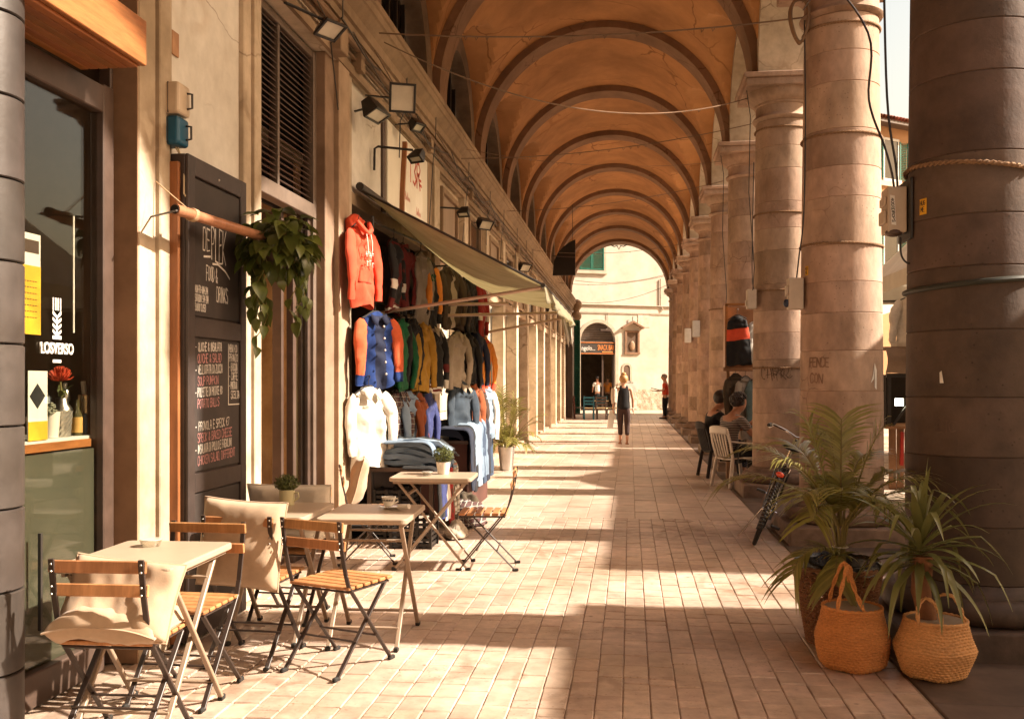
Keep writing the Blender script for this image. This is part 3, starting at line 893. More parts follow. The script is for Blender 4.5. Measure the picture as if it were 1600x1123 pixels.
eb(MB().span(.12, .75, -.10, 0, 4.16, 4.26), 'wall_lamp', M_BROWN)

# ---- orange house far right
OH = thing('orange_house', 'orange house with tiled roof and green shutters beyond the square', 'building', (10.2, 41, 0), R(36))
M_OH = pm('orange_house_plaster', (.44, .235, .11), .9, .08, 2, .15, stain=.2, stain_scale=.6)
oh = lambda b, name, mat, parent=None, **k: b.build(name, mat, parent or OH, world=False, **k)
oh(MB().span(-3, 5, 0, 3.6, 0, 12.0), 'wall', M_OH)
oh(MB().span(-3.05, 5.05, -.12, 0, 9.55, 9.75), 'string_course', MATS['pale_stone_trim'])
oh(MB().span(-3.3, 5.3, -.55, 4.0, 12.0, 12.14), 'eaves', M_BROWN)
RO = oh(MB().add([(-3.3, -.6, 12.14), (5.3, -.6, 12.14), (5.3, 4, 13.8), (-3.3, 4, 13.8), (5.3, 4.2, 12.14), (-3.3, 4.2, 12.14)], [(0, 1, 2, 3), (3, 2, 4, 5)]), 'roof', pm('terracotta_underlay', (.28, .11, .06), .85))
M_TILE = pm('terracotta_tile', (.38, .145, .075), .85, .2, 6, .2, rand=.35, stain=.3)
tm = MB().tube([(0, 0, 0), (0, .40, 0)], .085, 8, caps=False).mesh('roof_tile', M_TILE)
sl = math.atan2(1.66, 4.6)
for r_ in range(12):
    for c_ in range(22):
        q = bpy.data.objects.new('roof_tile', tm); COL.objects.link(q); q.parent = RO
        yy = -.62 + r_ * .38 * math.cos(sl)
        q.location = (-2.6 + c_ * .19 + fr2.uniform(-.01, .01), yy, 12.17 + (yy + .6) * math.tan(sl) + .01 + fr2.uniform(0, .015)); q.rotation_euler = (sl + fr2.uniform(-.04, .02), fr2.uniform(-.03, .03), fr2.uniform(-.05, .05))
for wx in (-1.9, .6, 3.1):
    for wz in (9.85, 6.2):
        f = MB(); f.span(wx - .48, wx - .40, -.05, 0, wz, wz + 1.6); f.span(wx + .40, wx + .48, -.05, 0, wz, wz + 1.6); f.span(wx - .48, wx + .48, -.05, 0, wz + 1.6, wz + 1.7); f.span(wx - .55, wx + .55, -.12, 0, wz - .1, wz)
        w_ = oh(f, 'window', M_WHITE)
        oh(MB().span(wx - .40, wx + .40, -.02, -.005, wz, wz + 1.6), 'window_pane', MATS['dark_window_glass'], w_)
        for sgn in (-1, 1):
            s = MB(); cx = wx + sgn * .76
            s.span(cx - .27, cx - .21, -.08, -.03, wz, wz + 1.6); s.span(cx + .21, cx + .27, -.08, -.03, wz, wz + 1.6)
            for k in range(22): s.box((cx, -.055, wz + .04 + k * .072), (.42, .05, .012), (R(35), 0, 0))
            oh(s, 'shutter', M_GREEN, w_)
# ================================================================ market stalls outside the columns
M_CANV_D = pm('dark_canvas', (.10, .085, .06), .9, .15, 5, .1, stain=.3)  # dark cloth keeps unseen canopies and tarps from bouncing light to the vault
M_CANV_W = pm('white_tent_canvas', (.78, .74, .66), .85, .05, 5, .1, stain=.12, trans=.5)
M_CANV_O = pm('thin_white_canvas', (.88, .84, .77), .85, .04, 5, .1, stain=.06, trans=.55)
M_CANV_T = pm('taupe_canvas', (.42, .34, .25), .85, .1, 5, .1, stain=.2)
M_ALU = pm('tent_pole_metal', (.42, .38, .33), .4, .1, 20, .05, metal=.8)
def gable_tent(y0, y1, x0, x1, label, back=None, cloth=None):
    t = thing('market_tent', label, 'market tent', ((x0 + x1) / 2, (y0 + y1) / 2, -.05), 0, 'market tents in the square')
    xm = min((x0 + x1) / 2, x0 + 1.4); ze, zr = 3.22, 3.95
    b = MB()
    b.add([(x0, y0, ze), (x0, y1, ze), (xm, y1, zr), (xm, y0, zr), (x1, y0, ze), (x1, y1, ze)], [(0, 3, 2, 1), (3, 4, 5, 2), (0, 4, 3), (1, 2, 5)])
    b.add([(x0, y0, ze - .22), (x0, y1, ze - .22), (x0, y1, ze), (x0, y0, ze)], [(0, 1, 2, 3)])
    b.build('canopy', cloth or M_CANV_D, t, solid=.01)
    for x in (x0 + .06, x1 - .06):
        for y in (y0 + .06, y1 - .06):
            MB().bar((x, y, -.05), (x, y, ze), .05).build('pole', M_ALU, t)
    if back:
        MB().grid(lambda u, v: (back + .03 * math.sin(u * 40), y0 + .1 + (y1 - y0 - .2) * u, .02 + (ze - .02) * v), 60, 4).build('light_block_tarp', M_CANV_D, t)  # tarp added to block low sky and ground light from the vault
    return t
gable_tent(-1.5, 6.75, 3.95, 7.2, 'taupe canvas market tent nearest to the camera, outside the first column', None, M_CANV_T)
gable_tent(8.0, 13.45, 4.1, 11.5, 'dark canvas market tent before the white pyramid tent', 7.0)
gable_tent(-1.5, 6.75, 8.0, 16.0, 'unseen dark canvas tent added to cut ground bounce, second row nearest the camera')  # second row is added out of view to stop ground bounce reaching the vault
gable_tent(8.0, 13.45, 12.0, 20.0, 'unseen dark canvas tent added to cut ground bounce, second row before the white tent')
gable_tent(13.9, 21.9, 11.6, 20.0, 'unseen dark canvas tent added to cut ground bounce, second row behind the white tent', 11.8)
gable_tent(17.25, 21.9, 3.95, 11.0, 'dark canvas market tent just past the white pyramid tent', 6.5)
gable_tent(22.3, 27.6, 3.95, 6.4, 'white canvas market tent halfway down the square', None, M_CANV_O)
gable_tent(28.0, 34.0, 3.95, 6.4, 'white canvas market tent, last but one from the far end', None, M_CANV_O)
gable_tent(34.5, 40.5, 3.95, 6.4, 'white canvas market tent at the far end of the square', None, M_CANV_O)
t = thing('market_tent', 'white pyramid market tent with grey hoodie under it, between the two nearest columns', 'market tent', (5.4, 15.3, -.05))
x0, x1, y0, y1, ze = 3.86, 6.95, 13.75, 16.85, 3.1
b = MB(); ap_ = (5.4, 15.3, 4.75)
cs = [(x0, y0, ze), (x1, y0, ze), (x1, y1, ze), (x0, y1, ze)]
for i in range(4):
    a, c = cs[i], cs[(i + 1) % 4]
    b.add([a, c, ap_], [(0, 1, 2)])
    b.add([(a[0], a[1], ze - .23), (c[0], c[1], ze - .23), c, a], [(0, 1, 2, 3)])
b.build('canopy', M_CANV_W, t, solid=.008)
for x in (x0 + .05, x1 - .05):
    for y in (y0 + .05, y1 - .05):
        MB().bar((x, y, -.05), (x, y, ze), .05).build('pole', M_ALU, t)
for y in (y0 + .07, y1 - .07): MB().bar((x0 + .05, y, 2.82), (x1 - .05, y, 2.82), .03).build('crossbar', M_ALU, t)
MB().bar((3.95, 13.82, 2.2), (4.4, 13.82, 2.8), .03).build('brace', M_DARK, t)
# dark back sheet and counter of that stall
st = thing('stall_counter', 'brown wooden market counter with dark open shelf under the white tent', 'stall counter', (4.6, 15.0, -.05))
M_CT = pm('stall_wood', (.30, .155, .075), .6, .2, 5, .2, stretch=(1, 6, 1), stain=.3)
for i in range(12):
    MB().span(3.70 + .11 * i, 3.80 + .11 * i, 14.40, 14.43, -.05, .82).build('plank', M_CT, st, bevel=.003)
MB().span(3.66, 5.2, 14.36, 15.6, .82, .86).build('counter_top', M_CT, st, bevel=.004)
b = MB(); b.span(3.66, 5.2, 15.5, 15.56, .86, 1.6); b.span(3.66, 3.72, 14.4, 15.5, .86, 1.6); b.build('shelf_back', M_VOID, st)
b = MB(); b.span(3.66, 5.2, 14.37, 14.42, 1.56, 1.62); b.build('rail', M_DARK, st)
b = MB(); b.bar((3.75, 14.41, .86), (4.25, 14.41, 1.56), .035); b.bar((3.70, 14.4, .86), (3.70, 14.4, 1.6), .05); b.bar((4.28, 14.4, .86), (4.28, 14.4, 1.6), .05); b.build('brace', M_DARK, st)
for k, xx in enumerate((3.86, 3.97)):
    MB().bar((xx, 14.35, .3), (xx + .01, 14.35, .78), .045).build('red_bar', pm('red_paint', (.4, .03, .02), .5), st)
o = MB().box((3.90, 14.62, 1.2), (.11, .05, .11)).build('stall_light', pm('lit_stall_lamp', (1, .85, .6), .5, emit=2.5)); tag(o, 'small square lit lamp inside the dark market shelf', 'lamp')
# clothes heap on upper shelf
def heap(name, label, cat, c, r, mat, seed=1, sz=(1, 1, .5), group=None):
    def fn(u, v):
        a = 2 * PI * u; ph = PI * v
        d = Vector((math.cos(a) * math.sin(ph), math.sin(a) * math.sin(ph), math.cos(ph)))
        k = 1 + .28 * noise.noise(d * 2.3 + Vector((seed * 7.1, 0, 0))) + .12 * noise.noise(d * 6 + Vector((seed * 3.1, 2, 0)))
        return (c[0] + d.x * r * sz[0] * k, c[1] + d.y * r * sz[1] * k, max(c[2], c[2] + d.z * r * sz[2] * k))
    o = MB().grid(fn, 36, 18, 0, True, True).build(name, mat, origin=c, angle=0)
    tag(o, label, cat, group); return o
M_CLOTH_W = pm('pale_cloth', (.66, .62, .54), .9, .08, 30, .2, stain=.1, sheen=.3)
b = MB(); b.span(3.62, 4.6, 14.3, 14.9, 1.96, 2.0)
def roll(u, v):
    a = PI * (v * 1.0); x = 3.62 + u * 1.0
    return (x, 14.28 - .12 * math.sin(a) + .02 * noise.noise(Vector((x * 6, v * 3, 0))), 1.98 - .36 * v + .02 * noise.noise(Vector((x * 5, v * 2, 4))))
b.grid(roll, 20, 10)
o = b.build('stall_bundle', pm('taupe_rolled_canvas', (.28, .20, .14), .9, .1, 8, .2)); tag(o, 'rolled taupe canvas hanging at the edge of the market stall shelf', 'canvas roll')
heap('cloth_heap', 'crumpled pale cloth lying on the rolled canvas of the stall', 'cloth', (4.02, 14.5, 1.98), .22, M_CLOTH_W, 3, (1.1, .7, .9))
# ================================================================ bistro tables and chairs
M_SLAT = pm('honey_chair_slat', (.44, .21, .085), .45, .22, 6, .25, stretch=(9, 1.2, 1.2), stain=.25, rand=.14, dist=.003)
M_CHF = pm('brown_chair_steel', (.045, .03, .024), .42, .15, 20, .05, stain=.2)
M_TBL = pm('taupe_table_top', (.38, .295, .215), .38, .04, 14, .05, stain=.08, stain_scale=3)
M_TLEG = pm('taupe_table_leg', (.30, .22, .155), .4, .06, 14, .05, stain=.1)
M_RUB = pm('black_rubber', (.02, .018, .016), .8, .1, 10, .05)
def make_chair():
    t = thing('bistro_chair', 'folding bistro chair', 'chair', (0, 0, 0), 0, 'folding bistro chairs on the terrace')
    w = .185
    for sx in (-1, 1):
        b = MB()
        x = sx * w
        pts = [(x, -.245, .80), (x, -.225, .66), (x, -.19, .52), (x, -.165, .455), (x, .20, .012)]
        for a, c in zip(pts[:-1], pts[1:]): b.bar(a, c, .011, .024, 0, (1, 0, 0))
        b.build('back_leg', M_CHF, t, bevel=.002)
        b = MB(); x2 = sx * (w - .016)
        b.bar((x2, .175, .435), (x2, -.24, .012), .011, .024, 0, (1, 0, 0))
        b.build('front_leg', M_CHF, t, bevel=.002)
        for yy in (.205, -.245):
            MB().box((sx * (w if yy > 0 else w - .016), yy, .012), (.022, .05, .022)).build('foot', M_RUB, t, bevel=.005)
        b = MB(); b.bar((x2, -.16, .43), (x2, .18, .43), .012, .022, 0, (1, 0, 0)); b.build('seat_rail', M_CHF, t)
        for zz in (.765, .675):
            for dz in (-.015, .015): MB().lathe([(.006, -.004), (.004, 0)], 8, (sx * w, -.252 - (.8 - zz) * -.03, zz + dz), M=Matrix.Rotation(PI / 2, 3, 'X')).build('rivet', M_BRASSY, t)
    for (y, z) in ((-.16, .43), (.06, .165), (-.10, .165), (.18, .43)):
        MB().tube([(-w, y, z), (w, y, z)], .006, 6).build('cross_rod', M_CHF, t)
    for (y, z, tilt) in ((-.233, .768, .1), (-.215, .672, .13)):
        MB().box((0, y, z), (.405, .014, .05), (-tilt, 0, 0)).build('back_slat', M_SLAT, t, bevel=.004)
    for k in range(6):
        MB().box((0, -.15 + k * .066, .449), (.39, .052, .017), (0, 0, 0)).build('seat_slat', M_SLAT, t, bevel=.004)
    return t
def make_table():
    t = thing('bistro_table', 'folding bistro table', 'table', (0, 0, 0), 0, 'folding bistro tables on the terrace')
    def rr(w, d, r, n=5):
        pts = []
        for cx, cy, a0 in ((w / 2 - r, d / 2 - r, 0), (-w / 2 + r, d / 2 - r, 90), (-w / 2 + r, -d / 2 + r, 180), (w / 2 - r, -d / 2 + r, 270)):
            for i in range(n + 1):
                a = R(a0 + 90 * i / n); pts.append((cx + r * math.cos(a), cy + r * math.sin(a)))
        return pts
    MB().prism(rr(.52, .66, .035), lambda p, k: (p[0], p[1], .708 + .032 * k)).build('table_top', M_TBL, t, bevel=.008, seg=3)
    for sx in (-1, 1):
        MB().bar((sx * .215, -.27, .70), (sx * .215, .29, .012), .018, .024, 0, (1, 0, 0)).build('leg', M_TLEG, t, bevel=.003)
        MB().bar((sx * .193, .27, .70), (sx * .193, -.29, .012), .018, .024, 0, (1, 0, 0)).build('leg', M_TLEG, t, bevel=.003)
        for yy, x in ((.293, .215), (-.293, .193)):
            MB().box((sx * x, yy, .013), (.026, .04, .026)).build('foot', M_RUB, t, bevel=.004)
        MB().bar((sx * .225, -.30, .698), (sx * .225, .30, .698), .016).build('top_rail', M_TLEG, t)
    for y, z, w in ((.21, .11, .215), (-.21, .11, .193), (-.19, .60, .215), (.19, .6, .193)):
        MB().bar((-w, y, z), (w, y, z), .012, .03, 0, (0, 1, 0)).build('stretcher', M_TLEG, t, bevel=.002)
    return t
chair0 = make_chair(); table0 = make_table()
index_kids()
def set_loc(o, loc, rz):
    o.location = loc; o.rotation_euler = (0, 0, rz)
    WM[o.name] = Matrix.Translation(Vector(loc)) @ Euler((0, 0, rz)).to_matrix().to_4x4()
tables = [((-2.12, 4.03), 2, 'cream bistro table nearest the camera with a glass ashtray on it'),
          ((-1.50, 5.50), 3, 'bistro table carrying a coffee cup and saucer'),
          ((-2.09, 5.52), 2, 'bistro table by the blackboard with a mug of green herbs'),
          ((-1.585, 7.70), 93, 'farthest bistro table, turned sideways, with a small potted plant')]
for i, (p, a, lab) in enumerate(tables):
    o = table0 if i == 0 else dup(table0)
    set_loc(o, (p[0], p[1], 0), R(a)); o['label'] = lab
chairs = [((-2.10, 3.80), 2, 'chair nearest the camera, back turned, with linen cushions on seat and back'),
          ((-2.11, 4.36), 179, 'empty chair facing the camera behind the nearest table'),
          ((-2.03, 5.04), -3, 'chair with a large beige cushion bulging behind its back slats'),
          ((-1.53, 4.95), -21, 'empty chair turned to the right in front of the coffee cup table'),
          ((-1.16, 7.70), 94, 'empty chair seen from the side right of the farthest table'),
          ((-2.16, 7.80), -72, 'chair left of the farthest table with an upright cushion beside the jeans'),
          ((-2.16, 5.90), 178, 'chair by the café door with white cushions facing the camera')]
for i, (p, a, lab) in enumerate(chairs):
    o = chair0 if i == 0 else dup(chair0)
    set_loc(o, (p[0], p[1], 0), R(a)); o['label'] = lab
# cushions
M_LINEN = pm('beige_linen', (.42, .30, .20), .92, .06, 40, .25, stain=.12, stain_scale=4, sheen=.2, bscale=160, dist=.002)
M_LINENW = pm('white_linen', (.64, .57, .47), .92, .05, 40, .25, stain=.08, stain_scale=4, sheen=.2, bscale=160, dist=.002)
def cushion(name, label, loc, rot, w, h, t, mat, seed, fold=.02, sag=0.0, group='linen chair cushions'):
    M = Matrix.Translation(Vector(loc)) @ Euler(rot).to_matrix().to_4x4()
    b = MB()
    def edge(s_):  # slightly concave rim with pulled corners
        return s_
    def side(sg):
        def fn(u, v):
            a, c = 2 * u - 1, 2 * v - 1
            pinch = 1 - .045 * (1 - a * a) * abs(c) ** 3 ; pinch2 = 1 - .045 * (1 - c * c) * abs(a) ** 3
            x = a * w / 2 * pinch2; y = c * h / 2 * pinch
            e = max(0, (1 - a ** 4)) ** .42 * max(0, (1 - c ** 4)) ** .42
            n_ = noise.noise(Vector((x * 7 + seed, y * 7, seed * 2.3))) * fold + noise.noise(Vector((x * 20 + seed, y * 16, 1.0))) * fold * .3
            crease = fold * .8 * math.sin((x * 5 + y * 8 + seed) * 2.2 + 3 * noise.noise(Vector((x * 4, y * 4, seed)))) * max(abs(a), abs(c)) ** 2
            z = sg * (t / 2 * e) + (n_ + crease * .5) * e + sag * (a * a) + .012 * noise.noise(Vector((x * 5, y * 5, seed + 9)))
            return M @ Vector((x, y, z))
        return fn
    b.grid(side(1), 34, 34); 
    f2 = MB().grid(side(-1), 34, 34); f2.f = [f[::-1] for f in f2.f]
    b.add(f2.v, f2.f, 0, True)
    o = b.build(name, mat, origin=loc, angle=0)
    tag(o, label, 'cushion', group)
    # piped rim
    pts = []
    fn = side(0)
    n = 18
    for i in range(n): pts.append(fn(i / n, 0))
    for i in range(n): pts.append(fn(1, i / n))
    for i in range(n): pts.append(fn(1 - i / n, 1))
    for i in range(n): pts.append(fn(0, 1 - i / n))
    MB().tube(pts, .0055, 5, closed=True).build('piping', mat, o)
    return o
cushion('cushion', 'plump linen seat cushion overflowing the nearest chair', (-2.115, 3.77, .515), (R(-3), R(3), R(8)), .44, .42, .15, M_LINEN, 1.3, .04, -.03)
cushion('cushion', 'linen back cushion slumped on the seat of the nearest chair', (-2.06, 3.69, .62), (R(64), R(6), R(5)), .46, .32, .11, M_LINEN, 4.1, .04)
cushion('cushion', 'large beige cushion bulging out behind the slats by the blackboard', (-2.04, 4.86, .645), (R(82), R(3), R(-4)), .47, .46, .17, M_LINEN, 7.7, .018)
cushion('cushion', 'upright cushion on the chair beside the jeans pile', (-2.27, 7.83, .66), (R(75), 0, R(-75)), .42, .42, .14, M_LINEN, 2.2, .02)
cushion('cushion', 'white back cushion on the chair by the café door', (-2.19, 6.02, .66), (R(78), 0, R(180)), .56, .36, .13, M_LINENW, 9.4, .02)
cushion('cushion', 'white seat cushion on the chair by the café door', (-2.16, 5.90, .505), (0, 0, R(178)), .42, .40, .09, M_LINENW, 5.4, .015)
# crockery
M_CER = pm('white_glazed_ceramic', (.72, .68, .60), .15, .03, 10, .02, stain=.05, coat=.4)
M_CLEAR = glass_mat('clear_glass', (.93, .93, .90), .9, .03)
def ashtray(label, x, y, z=.741, r=.05):
    o = MB().lathe([(.0, 0), (r * .8, 0), (r, .028), (r * .93, .03), (r * .74, .008), (0, .007)], 24, (x, y, z)).build('ashtray', M_CLEAR, origin=(x, y, z)); tag(o, label, 'ashtray', 'glass ashtrays on the tables')
    MB().lathe([(r * .93, .030), (r, .030), (r, .033), (r * .93, .033)], 24, (x, y, z)).build('rim', pm('glass_rim', (.55, .52, .46), .1, .1, 10, 0), o)
ashtray('round glass ashtray on the nearest cream table', -2.20, 4.20)
ashtray('glass ashtray beside the small potted plant on the farthest table', -1.63, 7.62, .741, .045)
o = MB().lathe([(0, 0), (.045, 0), (.05, .006), (.075, .014), (.078, .017), (.05, .012), (0, .010)], 28, (-1.42, 5.62, .741)).build('saucer', M_CER, origin=(-1.42, 5.62, .741)); tag(o, 'white saucer under the coffee cup', 'saucer')
b = MB().lathe([(0, .003), (.024, .003), (.026, .008), (.038, .03), (.043, .058), (.040, .058), (.034, .03), (.02, .012), (0, .011)], 28, (-1.44, 5.63, .752))
b.tube([(-1.405, 5.63, .80), (-1.385, 5.63, .80), (-1.382, 5.63, .782), (-1.41, 5.63, .770)], .005, 8)
o = b.build('coffee_cup', M_CER, origin=(-1.44, 5.63, .755)); tag(o, 'white coffee cup with dark print standing on its saucer', 'cup')
bd = MB()
for a in range(8):
    a0 = R(-140 + a * 13); a1 = a0 + R(10)
    bd.add([(-1.44 + .0425 * math.cos(q), 5.63 + .0425 * math.sin(q), z_ + .752) for q, z_ in ((a0, .035), (a1, .035), (a1, .047 if a % 2 else .042), (a0, .047 if a % 2 == 0 else .042))], [(0, 1, 2, 3)])
bd.build('cup_print', pm('dark_print', (.05, .04, .04), .4), o)
o = MB().tube([(-1.36, 5.55, .762), (-1.29, 5.52, .768)], .016, 10).build('sugar_sachet', M_CER, origin=(-1.33, 5.53, .75)); tag(o, 'white paper sachet lying on the edge of the saucer', 'sachet')
# potted herbs
M_LEAF_S = pm('small_herb_leaf', (.10, .115, .03), .6, .3, 6, .1, rand=.3, island=True, trans=.25)
def herb(parent, c, r, n, seed, leaf=.012, flat=.75):
    rg = random.Random(seed); b = MB()
    for i in range(n):
        d = Vector((rg.gauss(0, 1), rg.gauss(0, 1), rg.gauss(0, 1))).normalized()
        rad_ = r * rg.uniform(.35, 1.0) ** .5 * (1 + .22 * noise.noise(d * 2.5 + Vector((seed, 0, 0))))
        p = Vector(c) + Vector((d.x, d.y, d.z * flat)) * rad_
        a = Vector((rg.gauss(0, 1), rg.gauss(0, 1), rg.gauss(.4, .8))).normalized(); t_ = a.cross(d + Vector((.01, .02, .03))).normalized()
        l = leaf * rg.uniform(.7, 1.4)
        b.add([p - t_ * l * .35, p + a * l, p + t_ * l * .35, p - a * l * .8], [(0, 1, 2, 3)])
    for i in range(14):
        d = Vector((rg.gauss(0, .5), rg.gauss(0, .5), 1)).normalized()
        b.tube([Vector(c) - Vector((0, 0, r * .8)), Vector(c) + d * r * .6], .0015, 4)
    return b.build('foliage', M_LEAF_S, parent)
t = thing('potted_herb', 'bushy green herb in a pale mug on the table by the blackboard', 'potted plant', (-2.10, 5.70, .741))
b = MB().lathe([(0, 0), (.043, 0), (.046, .004), (.048, .095), (.044, .095), (.042, .08), (0, .08)], 28, (-2.10, 5.70, .741))
b.tube([(-2.056, 5.70, .815), (-2.03, 5.70, .82), (-2.025, 5.70, .79), (-2.055, 5.70, .765)], .006, 8)
b.build('mug', pm('pale_yellow_enamel', (.62, .58, .36), .3, .04, 10, .02), t)
herb(t, (-2.10, 5.70, .875), .075, 900, 3, .011)
t = thing('potted_herb', 'small round shrub in a white pot on the farthest table', 'potted plant', (-1.53, 7.78, .741))
MB().lathe([(0, 0), (.045, 0), (.06, .10), (.055, .10), (.05, .085), (0, .085)], 28, (-1.53, 7.78, .741)).build('pot', M_CER, t)
herb(t, (-1.53, 7.78, .895), .088, 1000, 8, .012, .85)
# ================================================================ awning and clothes shop
M_AWN = pm('khaki_awning_cloth', (.50, .45, .31), .9, .12, 7, .15, stain=.18, stain_scale=1.6, stretch=(1, 6, 1), trans=.6, coord='World')
aw = thing('shop_awning', 'sagging khaki awning stretched over the clothes racks on metal arms', 'awning', (-2.6, 10.9, 3.3))
AY0, AY1 = 8.95, 12.9
def awn(u, v):
    y = AY0 + (AY1 - AY0) * u
    sg = .29 * (math.sin(PI * min(1, v * 1.02)) ** .9 if v < .98 else 0) * (math.sin(PI * u) ** .55 if 0 < u < 1 else 0)
    return (-2.55 + 1.74 * v, y, 3.32 - .92 * v - sg + .012 * noise.noise(Vector((u * 9, v * 9, 0))))
MB().grid(awn, 36, 30).build('canopy', M_AWN, aw, solid=.006)
def val(u, v):
    y = AY0 + (AY1 - AY0) * u
    return (-.80 + .03 * math.sin(y * 9) * v + .05 * v, y, 2.40 - .17 * v + .02 * math.sin(y * 7) * v)
MB().grid(val, 40, 5).build('valance', M_AWN, aw, solid=.006)
MB().tube([(-.81, AY0 - .03, 2.40), (-.81, AY1 + .03, 2.40)], .022, 10).build('front_bar', M_DARK, aw)
MB().tube([(-2.56, AY0, 3.33), (-.81, AY0, 2.405)], .012, 8).build('side_bar', M_DARK, aw)
MB().tube([(-2.56, AY0 - .05, 3.36), (-2.56, AY1 + .05, 3.36)], .04, 10).build('roller', M_DARK, aw)
M_ROD = pm('rose_tinted_steel', (.50, .36, .27), .4, .1, 15, .05, metal=.5)
for a, c in (((-2.5, 9.15, 2.16), (-.83, 8.97, 2.38)), ((-2.45, 10.6, 2.36), (-1.35, 10.62, 2.37)), ((-2.45, 10.1, 2.2), (-.83, 12.0, 2.36)), ((-2.5, 12.3, 2.02), (-.83, 12.86, 2.36))):
    MB().tube([a, c], .017, 8).build('arm', M_ROD, aw)
# ragged white cloth knotted at the far corner
def rag(u, v):
    return (-.84 + .16 * (u - .5) * (1 - .5 * v) + .05 * v, 12.75 + .04 * math.sin(u * 14), 2.36 - v * (.34 + .09 * noise.noise(Vector((u * 14, 0, 0)))) + .02 * math.sin(u * 20))
o = MB().grid(rag, 24, 10).build('white_rag', M_CLOTH_W, origin=(-.84, 12.75, 2.36), solid=.004); tag(o, 'ragged white cloth hanging from the far corner of the awning', 'cloth')

FAB = {}
SATK = .62
def fab(key, col, **k):
    if key not in FAB: FAB[key] = pm(key, col, .9, .10, 22, .3, stain=.12, stain_scale=5, sheen=.04, bscale=60, dist=.003, **k)
    return FAB[key]
C = dict(red=fab('coral_red_fleece', (.62, .075, .03)), black=fab('black_fabric', (.009, .008, .008)), blue=fab('blue_fabric', (.006, .030, .15)), navy=fab('navy_fabric', (.007, .012, .04)), orange=fab('orange_satin', (.62, .115, .04)),
         green=fab('green_fabric', (.006, .095, .03)), yellow=fab('mustard_fabric', (.46, .25, .03)), grey=fab('grey_jersey', (.27, .23, .185)), beige=fab('beige_fabric', (.42, .35, .27)), white=fab('white_cotton', (.70, .66, .58)),
         denim=fab('dark_denim', (.03, .045, .065)), rust=fab('rust_suede', (.25, .06, .015)), brown=fab('brown_leather', (.05, .026, .016)), indigo=fab('indigo_cotton', (.03, .04, .14)), olive=fab('olive_fabric', (.065, .045, .025)),
         pale=fab('pale_blue_cotton', (.22, .30, .40)), crimson=fab('crimson_nylon', (.30, .018, .014)), amber=fab('amber_nylon', (.75, .26, .035)), darkred=fab('dark_red_wool', (.13, .014, .012)))
def plaid(name, c1, c2, c3, sc_=(55, 55, 55)):
    m = bpy.data.materials.new(name); m.use_nodes = True; nt = m.node_tree; N = nt.nodes; L = nt.links
    tc = N.new('ShaderNodeTexCoord'); b = N['Principled BSDF']; b.inputs['Roughness'].default_value = .9
    out = None
    rgb = N.new('ShaderNodeRGB'); rgb.outputs[0].default_value = (*c1, 1); out = rgb.outputs[0]
    for d, c, s_, th in (('X', c2, 18, .6), ('Z', c2, 18, .6), ('X', c3, 18, .93), ('Z', c3, 18, .93)):
        w = N.new('ShaderNodeTexWave'); w.bands_direction = d; w.inputs['Scale'].default_value = s_ / 3; L.new(tc.outputs['Object'], w.inputs['Vector'])
        gt = N.new('ShaderNodeMath'); gt.operation = 'GREATER_THAN'; gt.inputs[1].default_value = th; L.new(w.outputs['Fac'], gt.inputs[0])
        mu = N.new('ShaderNodeMath'); mu.operation = 'MULTIPLY'; mu.inputs[1].default_value = .6; L.new(gt.outputs[0], mu.inputs[0])
        mx = N.new('ShaderNodeMix'); mx.data_type = 'RGBA'; L.new(mu.outputs[0], mx.inputs['Factor']); L.new(out, mx.inputs['A']); mx.inputs['B'].default_value = (*c, 1); out = mx.outputs['Result']
    L.new(out, b.inputs['Base Color']); return m
C['plaid'] = plaid('dark_plaid_flannel', (.09, .04, .035), (.02, .02, .03), (.45, .4, .33))
C['plaidw'] = plaid('white_plaid_flannel', (.6, .56, .48), (.10, .22, .16), (.4, .08, .05))
